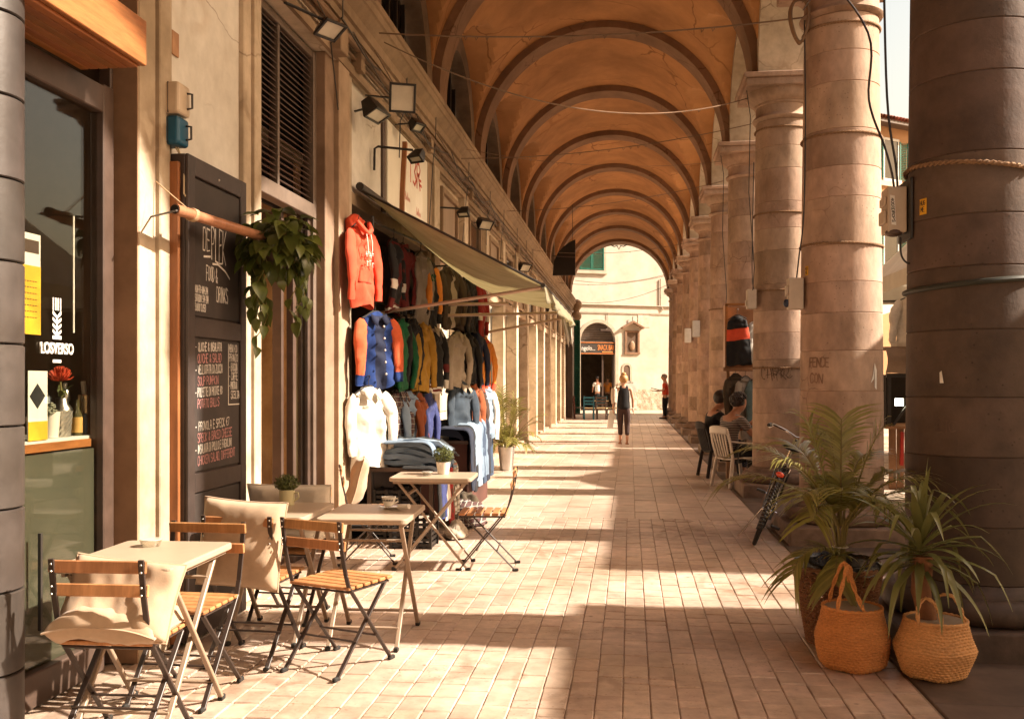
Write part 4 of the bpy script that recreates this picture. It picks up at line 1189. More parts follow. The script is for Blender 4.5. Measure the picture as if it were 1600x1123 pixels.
def garment(name, label, cat, loc, rz, body, sleeve=None, L=.72, w=.20, hood=None, cuff=None, seed=1, sl=.60, collar=None, opening=False, stripe=None, nosleeve=False, bulge=1.0, group='second-hand clothes hung at the shop front', placket=None, flare=1.0, band=None):
    # local: x across, -y front, z down from the hook of the hanger
    rj = random.Random(seed * 7.7)
    t = thing(name, label, cat, (loc[0] + rj.uniform(-.02, .03), loc[1], loc[2] + rj.uniform(-.05, .02)), rz + rj.uniform(-.12, .12), group)
    t.rotation_euler = (rj.uniform(-.03, .05), rj.uniform(-.07, .07), t.rotation_euler[2])
    L = L * rj.uniform(.95, 1.1)
    Z0 = -.10
    sleeve = sleeve or body; w = w * .84
    wr = lambda x, z, k=1.0: .020 * k * noise.noise(Vector((x * 6 + seed * 3.7, z * 5, seed))) + .012 * k * noise.noise(Vector((x * 15 + seed, z * 8, seed * 2))) + .022 * k * (.35 - abs(noise.noise(Vector((x * 9 + z * 5 + seed, z * 8 - x * 4, seed * 3)))))
    def prof(v):
        if v < .10: s_ = v / .10; return .06 + (w * .86 - .06) * s_ ** .75, .035 + .02 * s_
        if v < .25: s_ = (v - .1) / .15; return w * (.86 + .10 * s_), .055 + .035 * s_
        s_ = (v - .25) / .75
        return w * (.96 + .03 * math.sin(PI * s_) + (flare - 1) * s_) * (1 - .05 * max(0, s_ - .9) * 10 * (1 if cuff else 0)), (.062 - .010 * s_) * bulge
    b = MB()
    def fn(u, v):
        a = 2 * PI * u; hw, hd = prof(v)
        x = math.cos(a) * hw; y = math.sin(a) * hd
        z = Z0 - .022 * v * noise.noise(Vector((x * 9, seed, 2))) - (.10 * (abs(x) / w) ** 1.3 * max(0, 1 - v / .12) * .6) - L * v * .98 - .02 * v * math.sin(a * 2 + seed)
        fold = .017 * math.sin(x * 30 + seed * 2 + 4 * v + 2 * noise.noise(Vector((x * 4, v * 3, seed)))) * min(1, v * 1.8) * (1 if y < 0 else .6)
        return (x * (1 + wr(x, z) * 1.3), y + wr(x, z, 1.6) * (1 if abs(y) > .01 else .3) + fold * .6, z + wr(z, x) * .5)
    mats = [body, cuff or body, stripe or body, placket or body, band[2] if band else body]
    b.grid(fn, 40, 30, 0, True, True)
    # hem band in cuff colour
    nf = len(b.f)
    for i in range(nf):
        j = i % 30
        if cuff and j >= 27: b.m[i] = 1
        if stripe and 27 <= j <= 29 and cuff and j == 28: b.m[i] = 2
    if opening or placket:
        for i in range(nf):
            uu = (i // 30) / 40
            if 28 <= i // 30 <= 31 and (i % 30) > 2: b.m[i] = 3
    if band:
        for i in range(nf):
            if band[0] <= (i % 30) / 30 < band[1] and i // 30 >= 20: b.m[i] = 4
    b.build('body', mats, t, world=False, angle=0)
    if not nosleeve:
        for sx in (-1, 1):
            s = MB(); r_ = random.Random(seed * 10 + sx)
            dx = r_.uniform(.0, .05); dy = r_.uniform(-.07, .01)
            pts = []; rr = []
            for i in range(15):
                v = i / 14
                pts.append((sx * (w * .80 + .045 * min(1, v * 4) + dx * v + .014 * math.sin(PI * v)), -.01 + dy * math.sin(PI * v) - .03 * v, Z0 - .075 - sl * v))
                rr.append((.056 + .016 * math.sin(PI * min(1, v * 1.1 + .15))) * (1 - .20 * v) + .010 * noise.noise(Vector((v * 7, sx, seed))))
            rr[0] = .04
            if cuff: rr[-2] = .048; rr[-1] = .044; pts[-1] = (pts[-1][0], pts[-1][1], pts[-2][2] - .05)
            s.tube(pts, rr, 14, 0)
            cy_ = [p[1] for p in pts]
            for k in range(15 * 14): q = s.v[k]; i_ = k // 14; s.v[k] = (q[0], cy_[i_] + (q[1] - cy_[i_]) * .5, q[2])
            for k in range(len(s.v)):
                p = Vector(s.v[k]); s.v[k] = tuple(p + Vector((1, 1, .3)) * wr(p.x * 2 + p.y * 3, p.z * 3, .9))
            for i in range(len(s.f)):
                if cuff and 12 * 14 <= i < 14 * 14 + 2: s.m[i] = 1
                if stripe and 8 * 14 <= i < 10 * 14: s.m[i] = 2
            s.build('sleeve', [sleeve, cuff or sleeve, stripe or sleeve], t, world=False, angle=0)
    if hood:
        h = MB()
        def hf(u, v):
            a = 2 * PI * u; ph = PI * v
            x = math.cos(a) * math.sin(ph) * .115; y = math.sin(a) * math.sin(ph) * .075 + .045; z = math.cos(ph) * .105 - .11
            if y < .03: y = .03 - (.03 - y) * .55 - .05 * max(0, -z - .1) * 5; 
            return (x + wr(x * 2, z * 2, 1.2), y + wr(x * 3, z * 3, .8), z)
        h.grid(hf, 26, 16, 0, True, True)
        h.tube([(-.09, -.045, -.09), (-.06, -.085, -.16), (0, -.10, -.205), (.06, -.085, -.16), (.09, -.045, -.09)], [.02, .026, .024, .026, .02], 8)
        h.build('hood', hood, t, world=False, angle=0)
        d = MB()
        for sx in (-1, 1): d.tube([(sx * .03, -.10, -.19), (sx * .035, -.115, -.28), (sx * .03, -.115, -.36)], .005, 5)
        d.build('drawstring', C['white'], t, world=False)
    else:
        k = MB()
        pts = [(math.cos(2 * PI * i / 16) * .075, math.sin(2 * PI * i / 16) * .05 - .005, -.125 - .02 * (1 - math.sin(2 * PI * i / 16))) for i in range(16)]
        k.tube(pts, .016 if collar else .011, 6, closed=True, flat=1.5)
        if collar:
            for sx in (-1, 1): k.add([(sx * .012, -.075, -.16), (sx * .085, -.05, -.12), (sx * .10, -.085, -.20), (sx * .05, -.10, -.235)], [(0, 1, 2, 3)])
        k.build('collar', collar or cuff or body, t, world=False, solid=.004)
    g = MB()
    g.tube([(-w * .82, 0, Z0 - .06), (-.03, 0, Z0 + .005), (.03, 0, Z0 + .005), (w * .82, 0, Z0 - .06)], .008, 6)
    g.tube([(0, 0, Z0 + .005), (0, 0, -.04), (.018, 0, -.018), (.012, 0, .002), (-.008, 0, .0), (-.014, 0, -.018)], .0035, 5)
    g.build('hanger', M_DARK, t, world=False)
    return t
# rails
rail = thing('clothes_rail', 'dark metal rails along the shop front holding rows of clothes', 'clothes rail', (-2.2, 10.5, 2.2))
RP = lambda y: -2.40 + (y - 8.8) * .11
for z in (3.0, 2.26, 1.50):
    MB().tube([(RP(8.75), 8.75, z), (RP(12.25), 12.25, z)], .012, 8).build('rail', M_DARK, rail)
MB().tube([(RP(8.78), 8.78, .02), (RP(8.78), 8.78, 3.05)], .016, 8).build('upright', M_DARK, rail)
MB().tube([(RP(12.2), 12.2, .02), (RP(12.2), 12.2, 3.05)], .016, 8).build('upright', M_DARK, rail)
for z in (3.0, 2.26): MB().tube([(RP(12.2), 12.2, z), (-2.65, 12.3, z)], .012, 8).build('bracket', M_DARK, rail); MB().tube([(RP(8.78), 8.78, z), (-2.6, 8.70, z)], .012, 8).build('bracket', M_DARK, rail)
def hang(y, z, ang, name, label, cat, body, dx=0, **k):
    return garment(name, label, cat, (RP(y) + dx, y, z), R(ang), body, **k)
# upper row
hd = hang(8.50, 3.04, 72, 'hoodie', 'coral red hoodie with white print hanging first in the top row', 'hoodie', C['red'], -.03, hood=C['red'], cuff=C['red'], seed=1.1, L=.70, sl=.62)
def wrapped(parent, quad, mat, name, n=8, off=.004):
    a, b_, c, d = [Vector(q) for q in quad]
    bb = MB().grid(lambda u, v: a.lerp(b_, u).lerp(d.lerp(c, u), v), n, n)
    o = bb.build(name, mat, parent, world=False, angle=0)
    body = [q for q in COL.objects if q.parent == parent and q.name.startswith('body')][0]
    md = o.modifiers.new('wrap', 'SHRINKWRAP'); md.target = body; md.wrap_method = 'PROJECT'; md.use_project_y = True; md.use_positive_direction = True; md.use_negative_direction = False; md.offset = off
    md2 = o.modifiers.new('solid', 'SOLIDIFY'); md2.thickness = .004
    return o
wrapped(hd, [(-.11, -.2, -.64), (.11, -.2, -.64), (.075, -.2, -.50), (-.075, -.2, -.50)], C['red'], 'pocket', 8, .006)
pr = MB()
for (x, z) in ((-.045, -.36), (-.015, -.34), (.015, -.37), (.045, -.35)):
    pr.bar((x, -.098, z), (x + .008, -.10, z - .05), .009, .004); pr.bar((x - .012, -.10, z - .03), (x + .02, -.10, z - .025), .008, .004)
for (x, z) in ((-.04, -.45), (0, -.44), (.04, -.46)):
    pr.bar((x, -.10, z), (x + .004, -.10, z - .045), .009, .004); pr.bar((x, -.10, z), (x + .024, -.10, z - .006), .008, .004)
pr.build('print', M_WHITE_L, hd, world=False)['kind'] = 'stuff'
hang(9.16, 3.00, 82, 'varsity_jacket', 'black and dark red jacket with white sleeve bands behind the coral hoodie', 'jacket', C['black'], .06, sleeve=C['black'], stripe=C['white'], cuff=C['darkred'], seed=2.3, L=.74)
hang(9.42, 2.98, 82, 'varsity_jacket', 'dark red jacket squeezed between the black jacket and the grey jersey', 'jacket', C['darkred'], .08, cuff=C['black'], seed=3.1, L=.74)
jz = hang(9.78, 2.96, 80, 'jersey', 'grey sports jersey with green letters in the top row', 'jersey', C['grey'], .10, seed=4.2, L=.78, sl=.52, w=.25)
lt = MB()
for q in range(2):
    x = .02 + q * .06
    lt.tube([(x + .04, -.115, -.34), (x + .02, -.118, -.33), (x, -.118, -.345), (x + (.0 if q == 0 else .035), -.12, -.375), (x + .02, -.12, -.395), (x + .042, -.118, -.385)], .007, 5)
lt.build('print', C['green'], jz, world=False)
hang(10.18, 2.96, 82, 'track_jacket', 'black track jacket with amber sleeve stripe in the top row', 'jacket', C['black'], .10, sleeve=C['amber'], cuff=C['black'], seed=5.5, L=.72, sl=.58)
hang(10.75, 2.93, 74, 'jacket', 'dark olive jacket with open front under the awning', 'jacket', C['olive'], .12, placket=C['beige'], collar=C['olive'], seed=6.4, L=.74, w=.26)
hang(11.15, 2.92, 80, 'jacket', 'dark brown leather jacket in the top row under the awning', 'jacket', C['brown'], .12, seed=7.6, L=.72, w=.25)
hang(11.52, 2.92, 80, 'jacket', 'plain black jacket last but one in the top row', 'jacket', C['black'], .12, seed=8.2, L=.72)
hang(12.0, 2.90, 82, 'windbreaker', 'crimson windbreaker at the far end of the top row', 'jacket', C['crimson'], .14, hood=C['crimson'], cuff=C['crimson'], seed=9.4, L=.76, stripe=C['white'])
# middle row
v_ = hang(8.72, 2.26, 56, 'varsity_jacket', 'blue and orange varsity jacket hanging below the coral hoodie', 'jacket', C['blue'], .06, sleeve=C['orange'], cuff=C['blue'], stripe=None, seed=11.2, L=.70, sl=.58, w=.235, placket=C['navy'], collar=C['navy'])
bt = MB()
for k in range(5): bt.ball((.0, -.125, -.24 - k * .11), .010, 8, 5)
bt.build('snap_button', M_WHITE_L, v_, world=False)
hang(9.22, 2.25, 82, 'sweatshirt', 'bright green sweatshirt behind the varsity jacket', 'sweatshirt', C['green'], .12, seed=12.4, L=.74, cuff=C['green'])
hang(9.50, 2.25, 82, 'jacket', 'black jacket between green and mustard garments', 'jacket', C['black'], .12, seed=13.4, L=.62)
hang(9.80, 2.24, 78, 'rain_jacket', 'mustard yellow jacket with upright collar in the middle row', 'jacket', C['yellow'], .13, collar=C['yellow'], seed=14.2, L=.76, placket=C['yellow'])
hang(10.25, 2.24, 78, 'varsity_jacket', 'black jacket with red and white sleeve bands in the middle row', 'jacket', C['black'], .12, sleeve=C['black'], stripe=C['darkred'], cuff=C['white'], collar=C['beige'], seed=15.8, L=.78, w=.26)
hang(10.95, 2.22, 74, 'jacket', 'pale beige jacket with rounded sleeves in the middle row', 'jacket', C['beige'], .18, seed=16.3, L=.70, w=.26, collar=C['beige'])
hang(11.40, 2.20, 80, 'jacket', 'black quilted jacket beside the pale beige jacket', 'jacket', C['black'], .16, seed=17.6, L=.70)
hang(11.70, 2.20, 80, 'jacket', 'navy jacket squeezed before the amber jacket', 'jacket', C['navy'], .16, seed=18.6, L=.70)
hang(12.05, 2.18, 78, 'windbreaker', 'amber and coral windbreaker at the far end of the middle row', 'jacket', C['amber'], .18, sleeve=C['amber'], cuff=C['red'], seed=19.1, L=.66)
# lower row
hang(8.62, 1.56, 58, 'shirt', 'long white shirt hanging lowest at the near corner of the shop', 'shirt', C['white'], .02, seed=21.3, L=.80, w=.23, sl=.55, collar=C['white'], placket=C['white'], flare=1.15)
hang(9.20, 1.52, 82, 'shirt', 'dark plaid flannel shirt beside the white shirt', 'shirt', C['plaid'], .12, seed=22.3, L=.76, sl=.6, collar=C['plaid'])
hang(9.42, 1.52, 82, 'shirt', 'pale blue shirt beside the plaid flannel', 'shirt', C['pale'], .14, seed=23.3, L=.76)
hang(9.62, 1.52, 82, 'shirt', 'rust orange suede shirt in the bottom row', 'shirt', C['rust'], .14, seed=24.8, L=.70)
hang(9.88, 1.50, 80, 'shirt', 'indigo blue shirt in the bottom row above the jeans', 'shirt', C['indigo'], .14, seed=25.2, L=.78)
hang(11.05, 1.58, 72, 'denim_jacket', 'dark denim jacket with corduroy collar in the bottom row', 'jacket', C['denim'], .20, collar=C['beige'], seed=26.1, L=.66, w=.26, placket=C['denim'])
hang(11.45, 1.56, 74, 'shirt', 'rust brown shirt right of the denim jacket', 'shirt', C['rust'], .20, seed=27.4, L=.62)
hang(11.72, 1.55, 78, 'jacket', 'brown jacket squeezed between rust and pale shirts', 'jacket', C['brown'], .20, seed=28.4, L=.62)
hang(12.05, 1.54, 74, 'shirt', 'pale blue and white shirt at the far end of the bottom row', 'shirt', C['pale'], .22, sleeve=C['white'], seed=29.7, L=.66)
# ---- tables of jeans
M_JB = [fab('washed_jeans', (.15, .21, .29)), fab('light_jeans', (.22, .30, .39)), fab('mid_jeans', (.035, .06, .11)), fab('dark_jeans', (.014, .02, .04)), fab('grey_jeans', (.10, .115, .13)), fab('black_jeans', (.01, .01, .013))]
st = thing('display_table', 'low dark table under the folded jeans next to the terrace', 'display table', (-2.1, 9.15, 0), 0, 'jeans tables')
MB().span(-2.45, -1.80, 8.72, 9.62, .66, .70).build('table_top', M_BROWN, st, bevel=.005)
for x in (-2.42, -1.83):
    for y in (8.75, 9.59): MB().span(x - .02, x + .02, y - .02, y + .02, 0, .66).build('leg', M_BROWN, st)
MB().span(-2.44, -2.40, 8.76, 9.58, .05, .66).build('back_board', M_BROWN, st)
st = thing('display_table', 'farther low table of jeans under the denim jacket', 'display table', (-2.05, 11.4, 0), 0, 'jeans tables')
MB().span(-2.35, -1.80, 10.6, 12.2, .80, .84).build('table_top', M_BROWN, st, bevel=.005)
MB().span(-2.35, -1.82, 10.62, 12.18, .02, .80).build('skirt', pm('dark_red_skirt', (.09, .035, .025), .9), st)
# crates under the first table
def crate(x, y, z, lab):
    t = thing('plastic_crate', lab, 'crate', (x, y, z), 0, 'black crates under the jeans table')
    b = MB(); w, d, h = .36, .30, .24
    b.span(x - w / 2, x + w / 2, y - d / 2, y + d / 2, z, z + .012)
    for k in range(5):
        zz = z + .02 + k * .046
        b.span(x - w / 2, x + w / 2, y - d / 2, y - d / 2 + .008, zz, zz + .026); b.span(x - w / 2, x + w / 2, y + d / 2 - .008, y + d / 2, zz, zz + .026)
        b.span(x - w / 2, x - w / 2 + .008, y - d / 2, y + d / 2, zz, zz + .026); b.span(x + w / 2 - .008, x + w / 2, y - d / 2, y + d / 2, zz, zz + .026)
    for xx in (-w / 2, -w / 6, w / 6, w / 2):
        for yy in (-d / 2, d / 2): b.span(x + xx - .014, x + xx + .014, y + yy - .012, y + yy + .012, z, z + h)
    b.build('crate_body', M_BLACK, t)
crate(-2.22, 8.93, 0, 'black slatted crate at the wall end under the jeans table'); crate(-1.96, 8.60, 0, 'black slatted crate at the outer corner under the jeans table')
crate(-2.20, 8.92, .25, 'black slatted crate stacked on another under the jeans table')
# folded stack with rounded front fold
rg = random.Random(12)
def folded(c, sx, sy, h, mat, rz, seed, label):
    def fn(u, v):
        # cross-section: flattened loop; u round the fold, v along the width
        a = 2 * PI * u
        x = sx / 2 * (abs(math.cos(a)) ** .7) * (1 if math.cos(a) > 0 else -1); z = h / 2 * (abs(math.sin(a)) ** .8) * (1 if math.sin(a) > 0 else -1)
        y = (v - .5) * sy
        n_ = noise.noise(Vector((x * 6 + seed, y * 6, seed)))
        return (x + .02 * n_, y + .015 * noise.noise(Vector((x * 5, y * 5, seed + 5))), z + .045 * n_ - .07 * max(0, x / sx * 2) ** 2 - .02 * (abs(x) / sx * 2) ** 3 + .022 * noise.noise(Vector((x * 18, y * 14, seed))))
    M = Matrix.Translation(Vector(c)) @ Matrix.Rotation(rz, 4, 'Z')
    b = MB().grid(fn, 24, 14, 0, True, True)
    for side in (0, 14):
        idx = [i * 15 + side for i in range(24)]
        b.f.append(tuple(idx if side else idx[::-1])); b.m.append(0); b.s.append(False)
    b.move(M)
    o = b.build('folded_jeans', mat, origin=c, angle=0); tag(o, label, 'jeans', 'folded jeans in the near stack'); return o
z = .715
shade = ['washed blue', 'light blue', 'mid blue', 'dark blue', 'grey', 'black']
pos = ['lowest', 'second from below', 'third from below', 'fourth from below', 'fifth from below', 'sixth from below', 'seventh from below']
for col_, (yy, n_, where) in enumerate(((8.98, 7, 'near'), (9.38, 6, 'far'))):
    z = .72
    for k in range(n_):
        h = rg.uniform(.030, .042); q = rg.choice((0, 1, 0, 1, 4, 0, 2))
        folded((-2.08 + rg.uniform(-.06, .10), yy + rg.uniform(-.05, .05), z + h / 2), rg.uniform(.54, .74), rg.uniform(.34, .44), h * 1.3, M_JB[q], rg.uniform(-.38, .25), rg.uniform(0, 50), '%s folded jeans, %s in the %s stack beside the terrace' % (shade[q], pos[k], where))
        z += h * .92
# trousers draped over an edge
def draped(name, label, y, ztop, depth, drop, mat, seed, x0=-2.25, xe=-1.80, wd=.15, group='trousers draped over the table edge', lift=0, cat='trousers'):
    b = MB()
    for leg in (-1, 1):
        def fn(u, v):
            s_ = v * (depth + drop)
            if s_ < depth - .06: p = Vector((xe - depth + s_, 0, ztop)); nrm = Vector((0, 0, 1))
            elif s_ < depth + .06:
                a = (s_ - depth + .06) / .12 * PI / 2; p = Vector((xe - .06 + .08 * math.sin(a), 0, ztop - .08 + .08 * math.cos(a))); nrm = Vector((math.sin(a), 0, math.cos(a)))
            else: p = Vector((xe + .02 + .03 * (s_ - depth), 0, ztop - .08 - (s_ - depth - .06))); nrm = Vector((1, 0, 0))
            a = 2 * PI * u
            n_ = noise.noise(Vector((s_ * 5, leg + seed, u * 3))); n2 = noise.noise(Vector((s_ * 13, a * 1.3 + seed, 3)))
            wl = wd * (.5 - .12 * max(0, v - .3)) 
            q = p + Vector((0, 1, 0)) * (math.cos(a) * wl + leg * wd * .46 + .03 * noise.noise(Vector((s_ * 2, seed, leg)))) + nrm * (max(-.004, math.sin(a) * .022) + .012 * n_ + .006 * n2 + lift)
            return (q.x, q.y + y, q.z)
        b.grid(fn, 14, 34, 0, True, True)
    o = b.build(name, mat, origin=(xe, y, ztop), angle=0); tag(o, label, cat, group); return o
specs = [(10.72, .96, .44, .66, 3, 0), (10.86, .97, .42, .70, 5, 0), (11.02, 1.0, .44, .62, 1, .0), (11.18, 1.0, .42, .70, 1, 0), (11.34, 1.02, .44, .64, 0, 0), (11.50, 1.02, .44, .72, 2, 0), (11.66, 1.04, .42, .66, 0, 0), (11.82, 1.04, .42, .74, 3, 0), (11.98, 1.05, .42, .68, 5, 0), (12.12, 1.05, .42, .72, 2, 0)]
ordn = ['first', 'second', 'third', 'fourth', 'fifth', 'sixth', 'seventh', 'eighth', 'ninth', 'last']
for k, (y, zt, dp, dr, q, l) in enumerate(specs):
    draped('jeans', '%s jeans, %s of the pairs draped over the farther table edge' % (shade[q], ordn[k]), y, zt, dp, dr, M_JB[q], k * 3.3 + .7, cat='jeans', group='jeans draped over the farther table')
for k, (y, q) in enumerate(((10.8, 3), (11.2, 0), (11.65, 3), (12.0, 2))):
    folded((-2.10, y, .90 + .04), .5, .38, .09, M_JB[q], .1 * k, 60 + k, '%s folded jeans pad %s under the draped pairs' % (shade[q], ordn[k]))
low = [('indigo', 'indigo trousers hanging low at the front of the near jeans table', 8.92, .70, .30, .46), ('white', 'white trousers hanging low at the front of the near jeans table', 9.08, .70, .30, .50), ('crimson', 'bright red trousers hanging down to the paving from the near table', 9.26, .70, .30, .58),
       ('olive', 'dark olive trousers hanging from the near jeans table', 9.42, .70, .30, .54), ('plaidw', 'white plaid shirt draped over the far corner of the near table', 9.56, .70, .30, .5), ('black', 'black trousers hanging at the near corner of the jeans table', 8.78, .70, .30, .44)]
for k, (cn, lab, y, zt, dp, dr) in enumerate(low):
    draped('trousers', lab, y, zt, dp, dr, C[cn], 40 + k * 2.1, xe=-1.78)
for k, (y, q, dr_) in enumerate(((8.86, 0, .10), (9.02, 1, .16), (9.20, 4, .12), (9.36, 0, .22), (9.50, 1, .15))):
    draped('jeans', '%s jeans, %s of the pairs spilling over the near stack' % (shade[q], ordn[k]), y, .93 - .02 * k + .012 * (k % 2), .46, dr_, M_JB[q], 80 + k * 1.7, xe=-1.84, wd=.17, cat='jeans', group='jeans spilling over the near stack')
heap('clothes_heap', 'crumpled dark patterned clothes heaped on the paving beside the jeans', 'clothes heap', (-1.72, 9.95, .02), .24, C['plaid'], 5, (.9, 1.2, 1.0))
heap('clothes_heap', 'crumpled olive clothes heaped on the paving by the shop entrance', 'clothes heap', (-1.80, 10.40, .02), .20, C['olive'], 8, (.9, 1.1, 1.3))
heap('clothes_heap', 'pale crumpled clothes at the foot of the near jeans table', 'clothes heap', (-1.66, 9.10, .02), .15, C['beige'], 11, (.7, 1.3, .9))
# ================================================================ plants and baskets
M_PALM = pm('palm_leaf', (.25, .23, .06), .32, .28, 3, .05, rand=.22, island=True, trans=.25, stain=.2, spec=.5)
M_YUC = pm('yucca_leaf', (.20, .205, .07), .30, .25, 3, .05, rand=.22, trans=.15, stain=.2, spec=.5)
M_POTH = pm('pothos_leaf', (.10, .125, .026), .32, .3, 9, .05, rand=.35, trans=.2, stain=.2, spec=.5)
M_STEM = pm('plant_stem', (.20, .16, .05), .6, .25, 8, .1)
M_TRUNK = pm('yucca_trunk', (.26, .115, .055), .85, .25, 12, .6, stain=.4, dist=.01)
def frond(parent, base, az, elev, length, droop, seed, nl=26, ll=.24, lw=.016, name='frond'):
    rg = random.Random(seed); b = MB()
    d = Vector((math.cos(az) * math.cos(elev), math.sin(az) * math.cos(elev), math.sin(elev)))
    pts = []; p = Vector(base); n = 18
    side0 = Vector((-math.sin(az), math.cos(az), 0))
    for i in range(n + 1):
        pts.append(p.copy())
        d = (d + Vector((0, 0, -droop / n * (.4 + 1.8 * i / n)))).normalized()
        p = p + d * (length / n)
    b.tube(pts, [.007 * (1 - .8 * i / n) + .0015 for i in range(n + 1)], 5, 1)
    for k in range(nl):
        s_ = .22 + .77 * k / (nl - 1)
        i = min(n - 1, int(s_ * n)); f = s_ * n - i
        c = pts[i].lerp(pts[i + 1], f); t = (pts[i + 1] - pts[i]).normalized()
        side = t.cross(Vector((0, 0, 1))); side = side.normalized() if side.length > .05 else side0
        up = side.cross(t)
        L_ = ll * (math.sin(PI * min(1, .18 + .80 * (1 - abs(s_ - .5) * 1.25))) ** .8) * rg.uniform(.85, 1.12)
        for sg in (-1, 1):
            dr_ = (t * .75 + side * sg * .75 + up * rg.uniform(.05, .35)).normalized()
            q0 = c; w = lw * rg.uniform(.8, 1.2)
            wdir = dr_.cross(up).normalized()
            vs = []
            dd = dr_.copy(); q = q0.copy()
            for j in range(5):
                ww = w * (.5, 1, .9, .6, .06)[j] / 2
                vs += [q - wdir * ww, q + wdir * ww]
                q = q + dd * L_ / 4; dd = (dd + Vector((0, 0, -.20 - .12 * rg.random()))).normalized()
            b.add(vs, [(0, 1, 3, 2), (2, 3, 5, 4), (4, 5, 7, 6), (6, 7, 9, 8)], 0, True)
    return b.build(name, [M_PALM, M_STEM], parent, angle=0)
def strap(parent, base, az, elev, length, w, droop, seed, mat=M_YUC, name='leaf', fold=.35):
    rg = random.Random(seed); b = MB(); n = 9
    d = Vector((math.cos(az) * math.cos(elev), math.sin(az) * math.cos(elev), math.sin(elev))); p = Vector(base)
    side = Vector((-math.sin(az), math.cos(az), 0)); vs = []
    kink = rg.random() < .45; kp = rg.randrange(4, 7)
    for i in range(n + 1):
        s_ = i / n; ww = w * (.55 + .9 * s_ if s_ < .35 else (1 - (s_ - .35) / .65) ** .75 * .86 + .0) / 1.0
        ww = max(ww, .002); up = side.cross(d).normalized() * -1
        vs += [p - side * ww / 2 + up * ww * fold * .5, p, p + side * ww / 2 + up * ww * fold * .5]
        dr_ = droop / n * (.2 + 1.6 * s_) + (.9 if kink and i == kp else 0)
        d = (d + Vector((0, 0, -dr_)) + side * .02 * rg.uniform(-1, 1)).normalized(); p = p + d * length / n
    fs = []
    for i in range(n):
        a = 3 * i; fs += [(a, a + 1, a + 4, a + 3), (a + 1, a + 2, a + 5, a + 4)]
    b.add(vs, fs, 0, True)
    return b.build(name, mat, parent, angle=0)
# woven belly baskets
M_WEAVE = pm('orange_seagrass', (.60, .255, .08), .7, .28, 60, .5, stain=.2, stain_scale=5, dist=.004, stretch=(1, 1, 3))
M_WEAVE2 = pm('golden_seagrass', (.66, .35, .145), .68, .28, 60, .5, stain=.2, stain_scale=5, dist=.004, stretch=(1, 1, 3))
M_SOIL = pm('potting_soil', (.06, .04, .028), .95, .3, 40, .6)
def woven(prof, t, c, mat, rows, n=160, lean=(0, 0), name='woven_body', amp=.0065):
    # rows of plaited strands: relief alternates row by row
    zs = [p[1] for p in prof]
    def rad_at(z):
        for (r0, z0), (r1, z1) in zip(prof[:-1], prof[1:]):
            if z0 <= z <= z1: return r0 + (r1 - r0) * (z - z0) / max(1e-6, z1 - z0)
        return prof[-1][0]
    H = prof[-1][1]; b = MB(); nv = rows * 4
    def fn(u, v):
        z = H * v; row = min(rows - 1, int(v * rows)); f = v * rows - row
        ph = PI * (row % 2)
        r = rad_at(z) + amp * (abs(math.sin(PI * v * rows)) - .4) + amp * .75 * math.sin(u * n * PI / 2 + ph)
        a = 2 * PI * u
        return (c[0] + r * math.cos(a) + lean[0] * z, c[1] + r * math.sin(a) + lean[1] * z, c[2] + z + .004 * math.sin(a * 5))
    b.grid(fn, n, nv, 0, True, True)
    b.f = [f[::1] for f in b.f]
    o = b.build(name, mat, t, angle=0, solid=0)
    rim = MB(); pts = []
    for i in range(60):
        a = 2 * PI * i / 60; r = prof[-1][0] + .003
        pts.append((c[0] + r * math.cos(a) + lean[0] * H, c[1] + r * math.sin(a) + lean[1] * H, c[2] + H + .004 * (i % 2)))
    rim.tube(pts, .009, 6, closed=True); rim.build('rim', mat, t)
    ins = MB().lathe([(prof[-1][0] - .004, H), (prof[-1][0] - .01, H - .10), (0.001, H - .105)], 40, (c[0] + lean[0] * H, c[1] + lean[1] * H, c[2])); ins.build('liner', pm('pale_pot_liner', (.40, .33, .25), .8), t)
def rope(pts, r, n, mat, name, t):
    # smooth arch through pts
    P = [Vector(p) for p in pts]; out = []
    for i in range(len(P) - 1):
        p0 = P[max(0, i - 1)]; p1 = P[i]; p2 = P[i + 1]; p3 = P[min(len(P) - 1, i + 2)]
        for k in range(6):
            s_ = k / 6
            out.append(.5 * ((2 * p1) + (p2 - p0) * s_ + (2 * p0 - 5 * p1 + 4 * p2 - p3) * s_ ** 2 + (3 * p1 - p0 - 3 * p2 + p3) * s_ ** 3))
    out.append(P[-1])
    b = MB()
    for ph in (0, PI):
        q = []
        for i, p in enumerate(out):
            a = ph + i * .9
            q.append(p + Vector((math.cos(a), math.sin(a), math.sin(a + 1) * .4)) * r * .55)
        b.tube(q, r * .62, 6)
    return b.build(name, mat, t)
B1 = (1.16, 5.24, 0)
t = thing('belly_basket', 'orange woven seagrass basket standing left, handles tied upright', 'basket', B1)
woven([(.13, 0), (.165, .03), (.178, .09), (.185, .155), (.182, .175), (.168, .22), (.150, .29), (.146, .315)], t, B1, M_WEAVE, 22)
for sg in (-1, 1):
    rope([(B1[0] - .10, B1[1] + sg * .105, .30), (B1[0] - .075, B1[1] + sg * .09, .42), (B1[0] - .03, B1[1] + sg * .05, .54), (B1[0] + .0, B1[1] + sg * .05, .42), (B1[0] + .035, B1[1] + sg * .14, .31)], .011, 6, M_WEAVE, 'handle', t)
B2 = (1.535, 5.13, 0)
t = thing('belly_basket', 'golden woven seagrass basket standing right, with looped handles and leaning rim', 'basket', B2)
woven([(.12, 0), (.15, .02), (.165, .06), (.187, .12), (.195, .15), (.188, .165), (.168, .21), (.150, .27), (.146, .285)], t, B2, M_WEAVE2, 20, lean=(.05, .03))
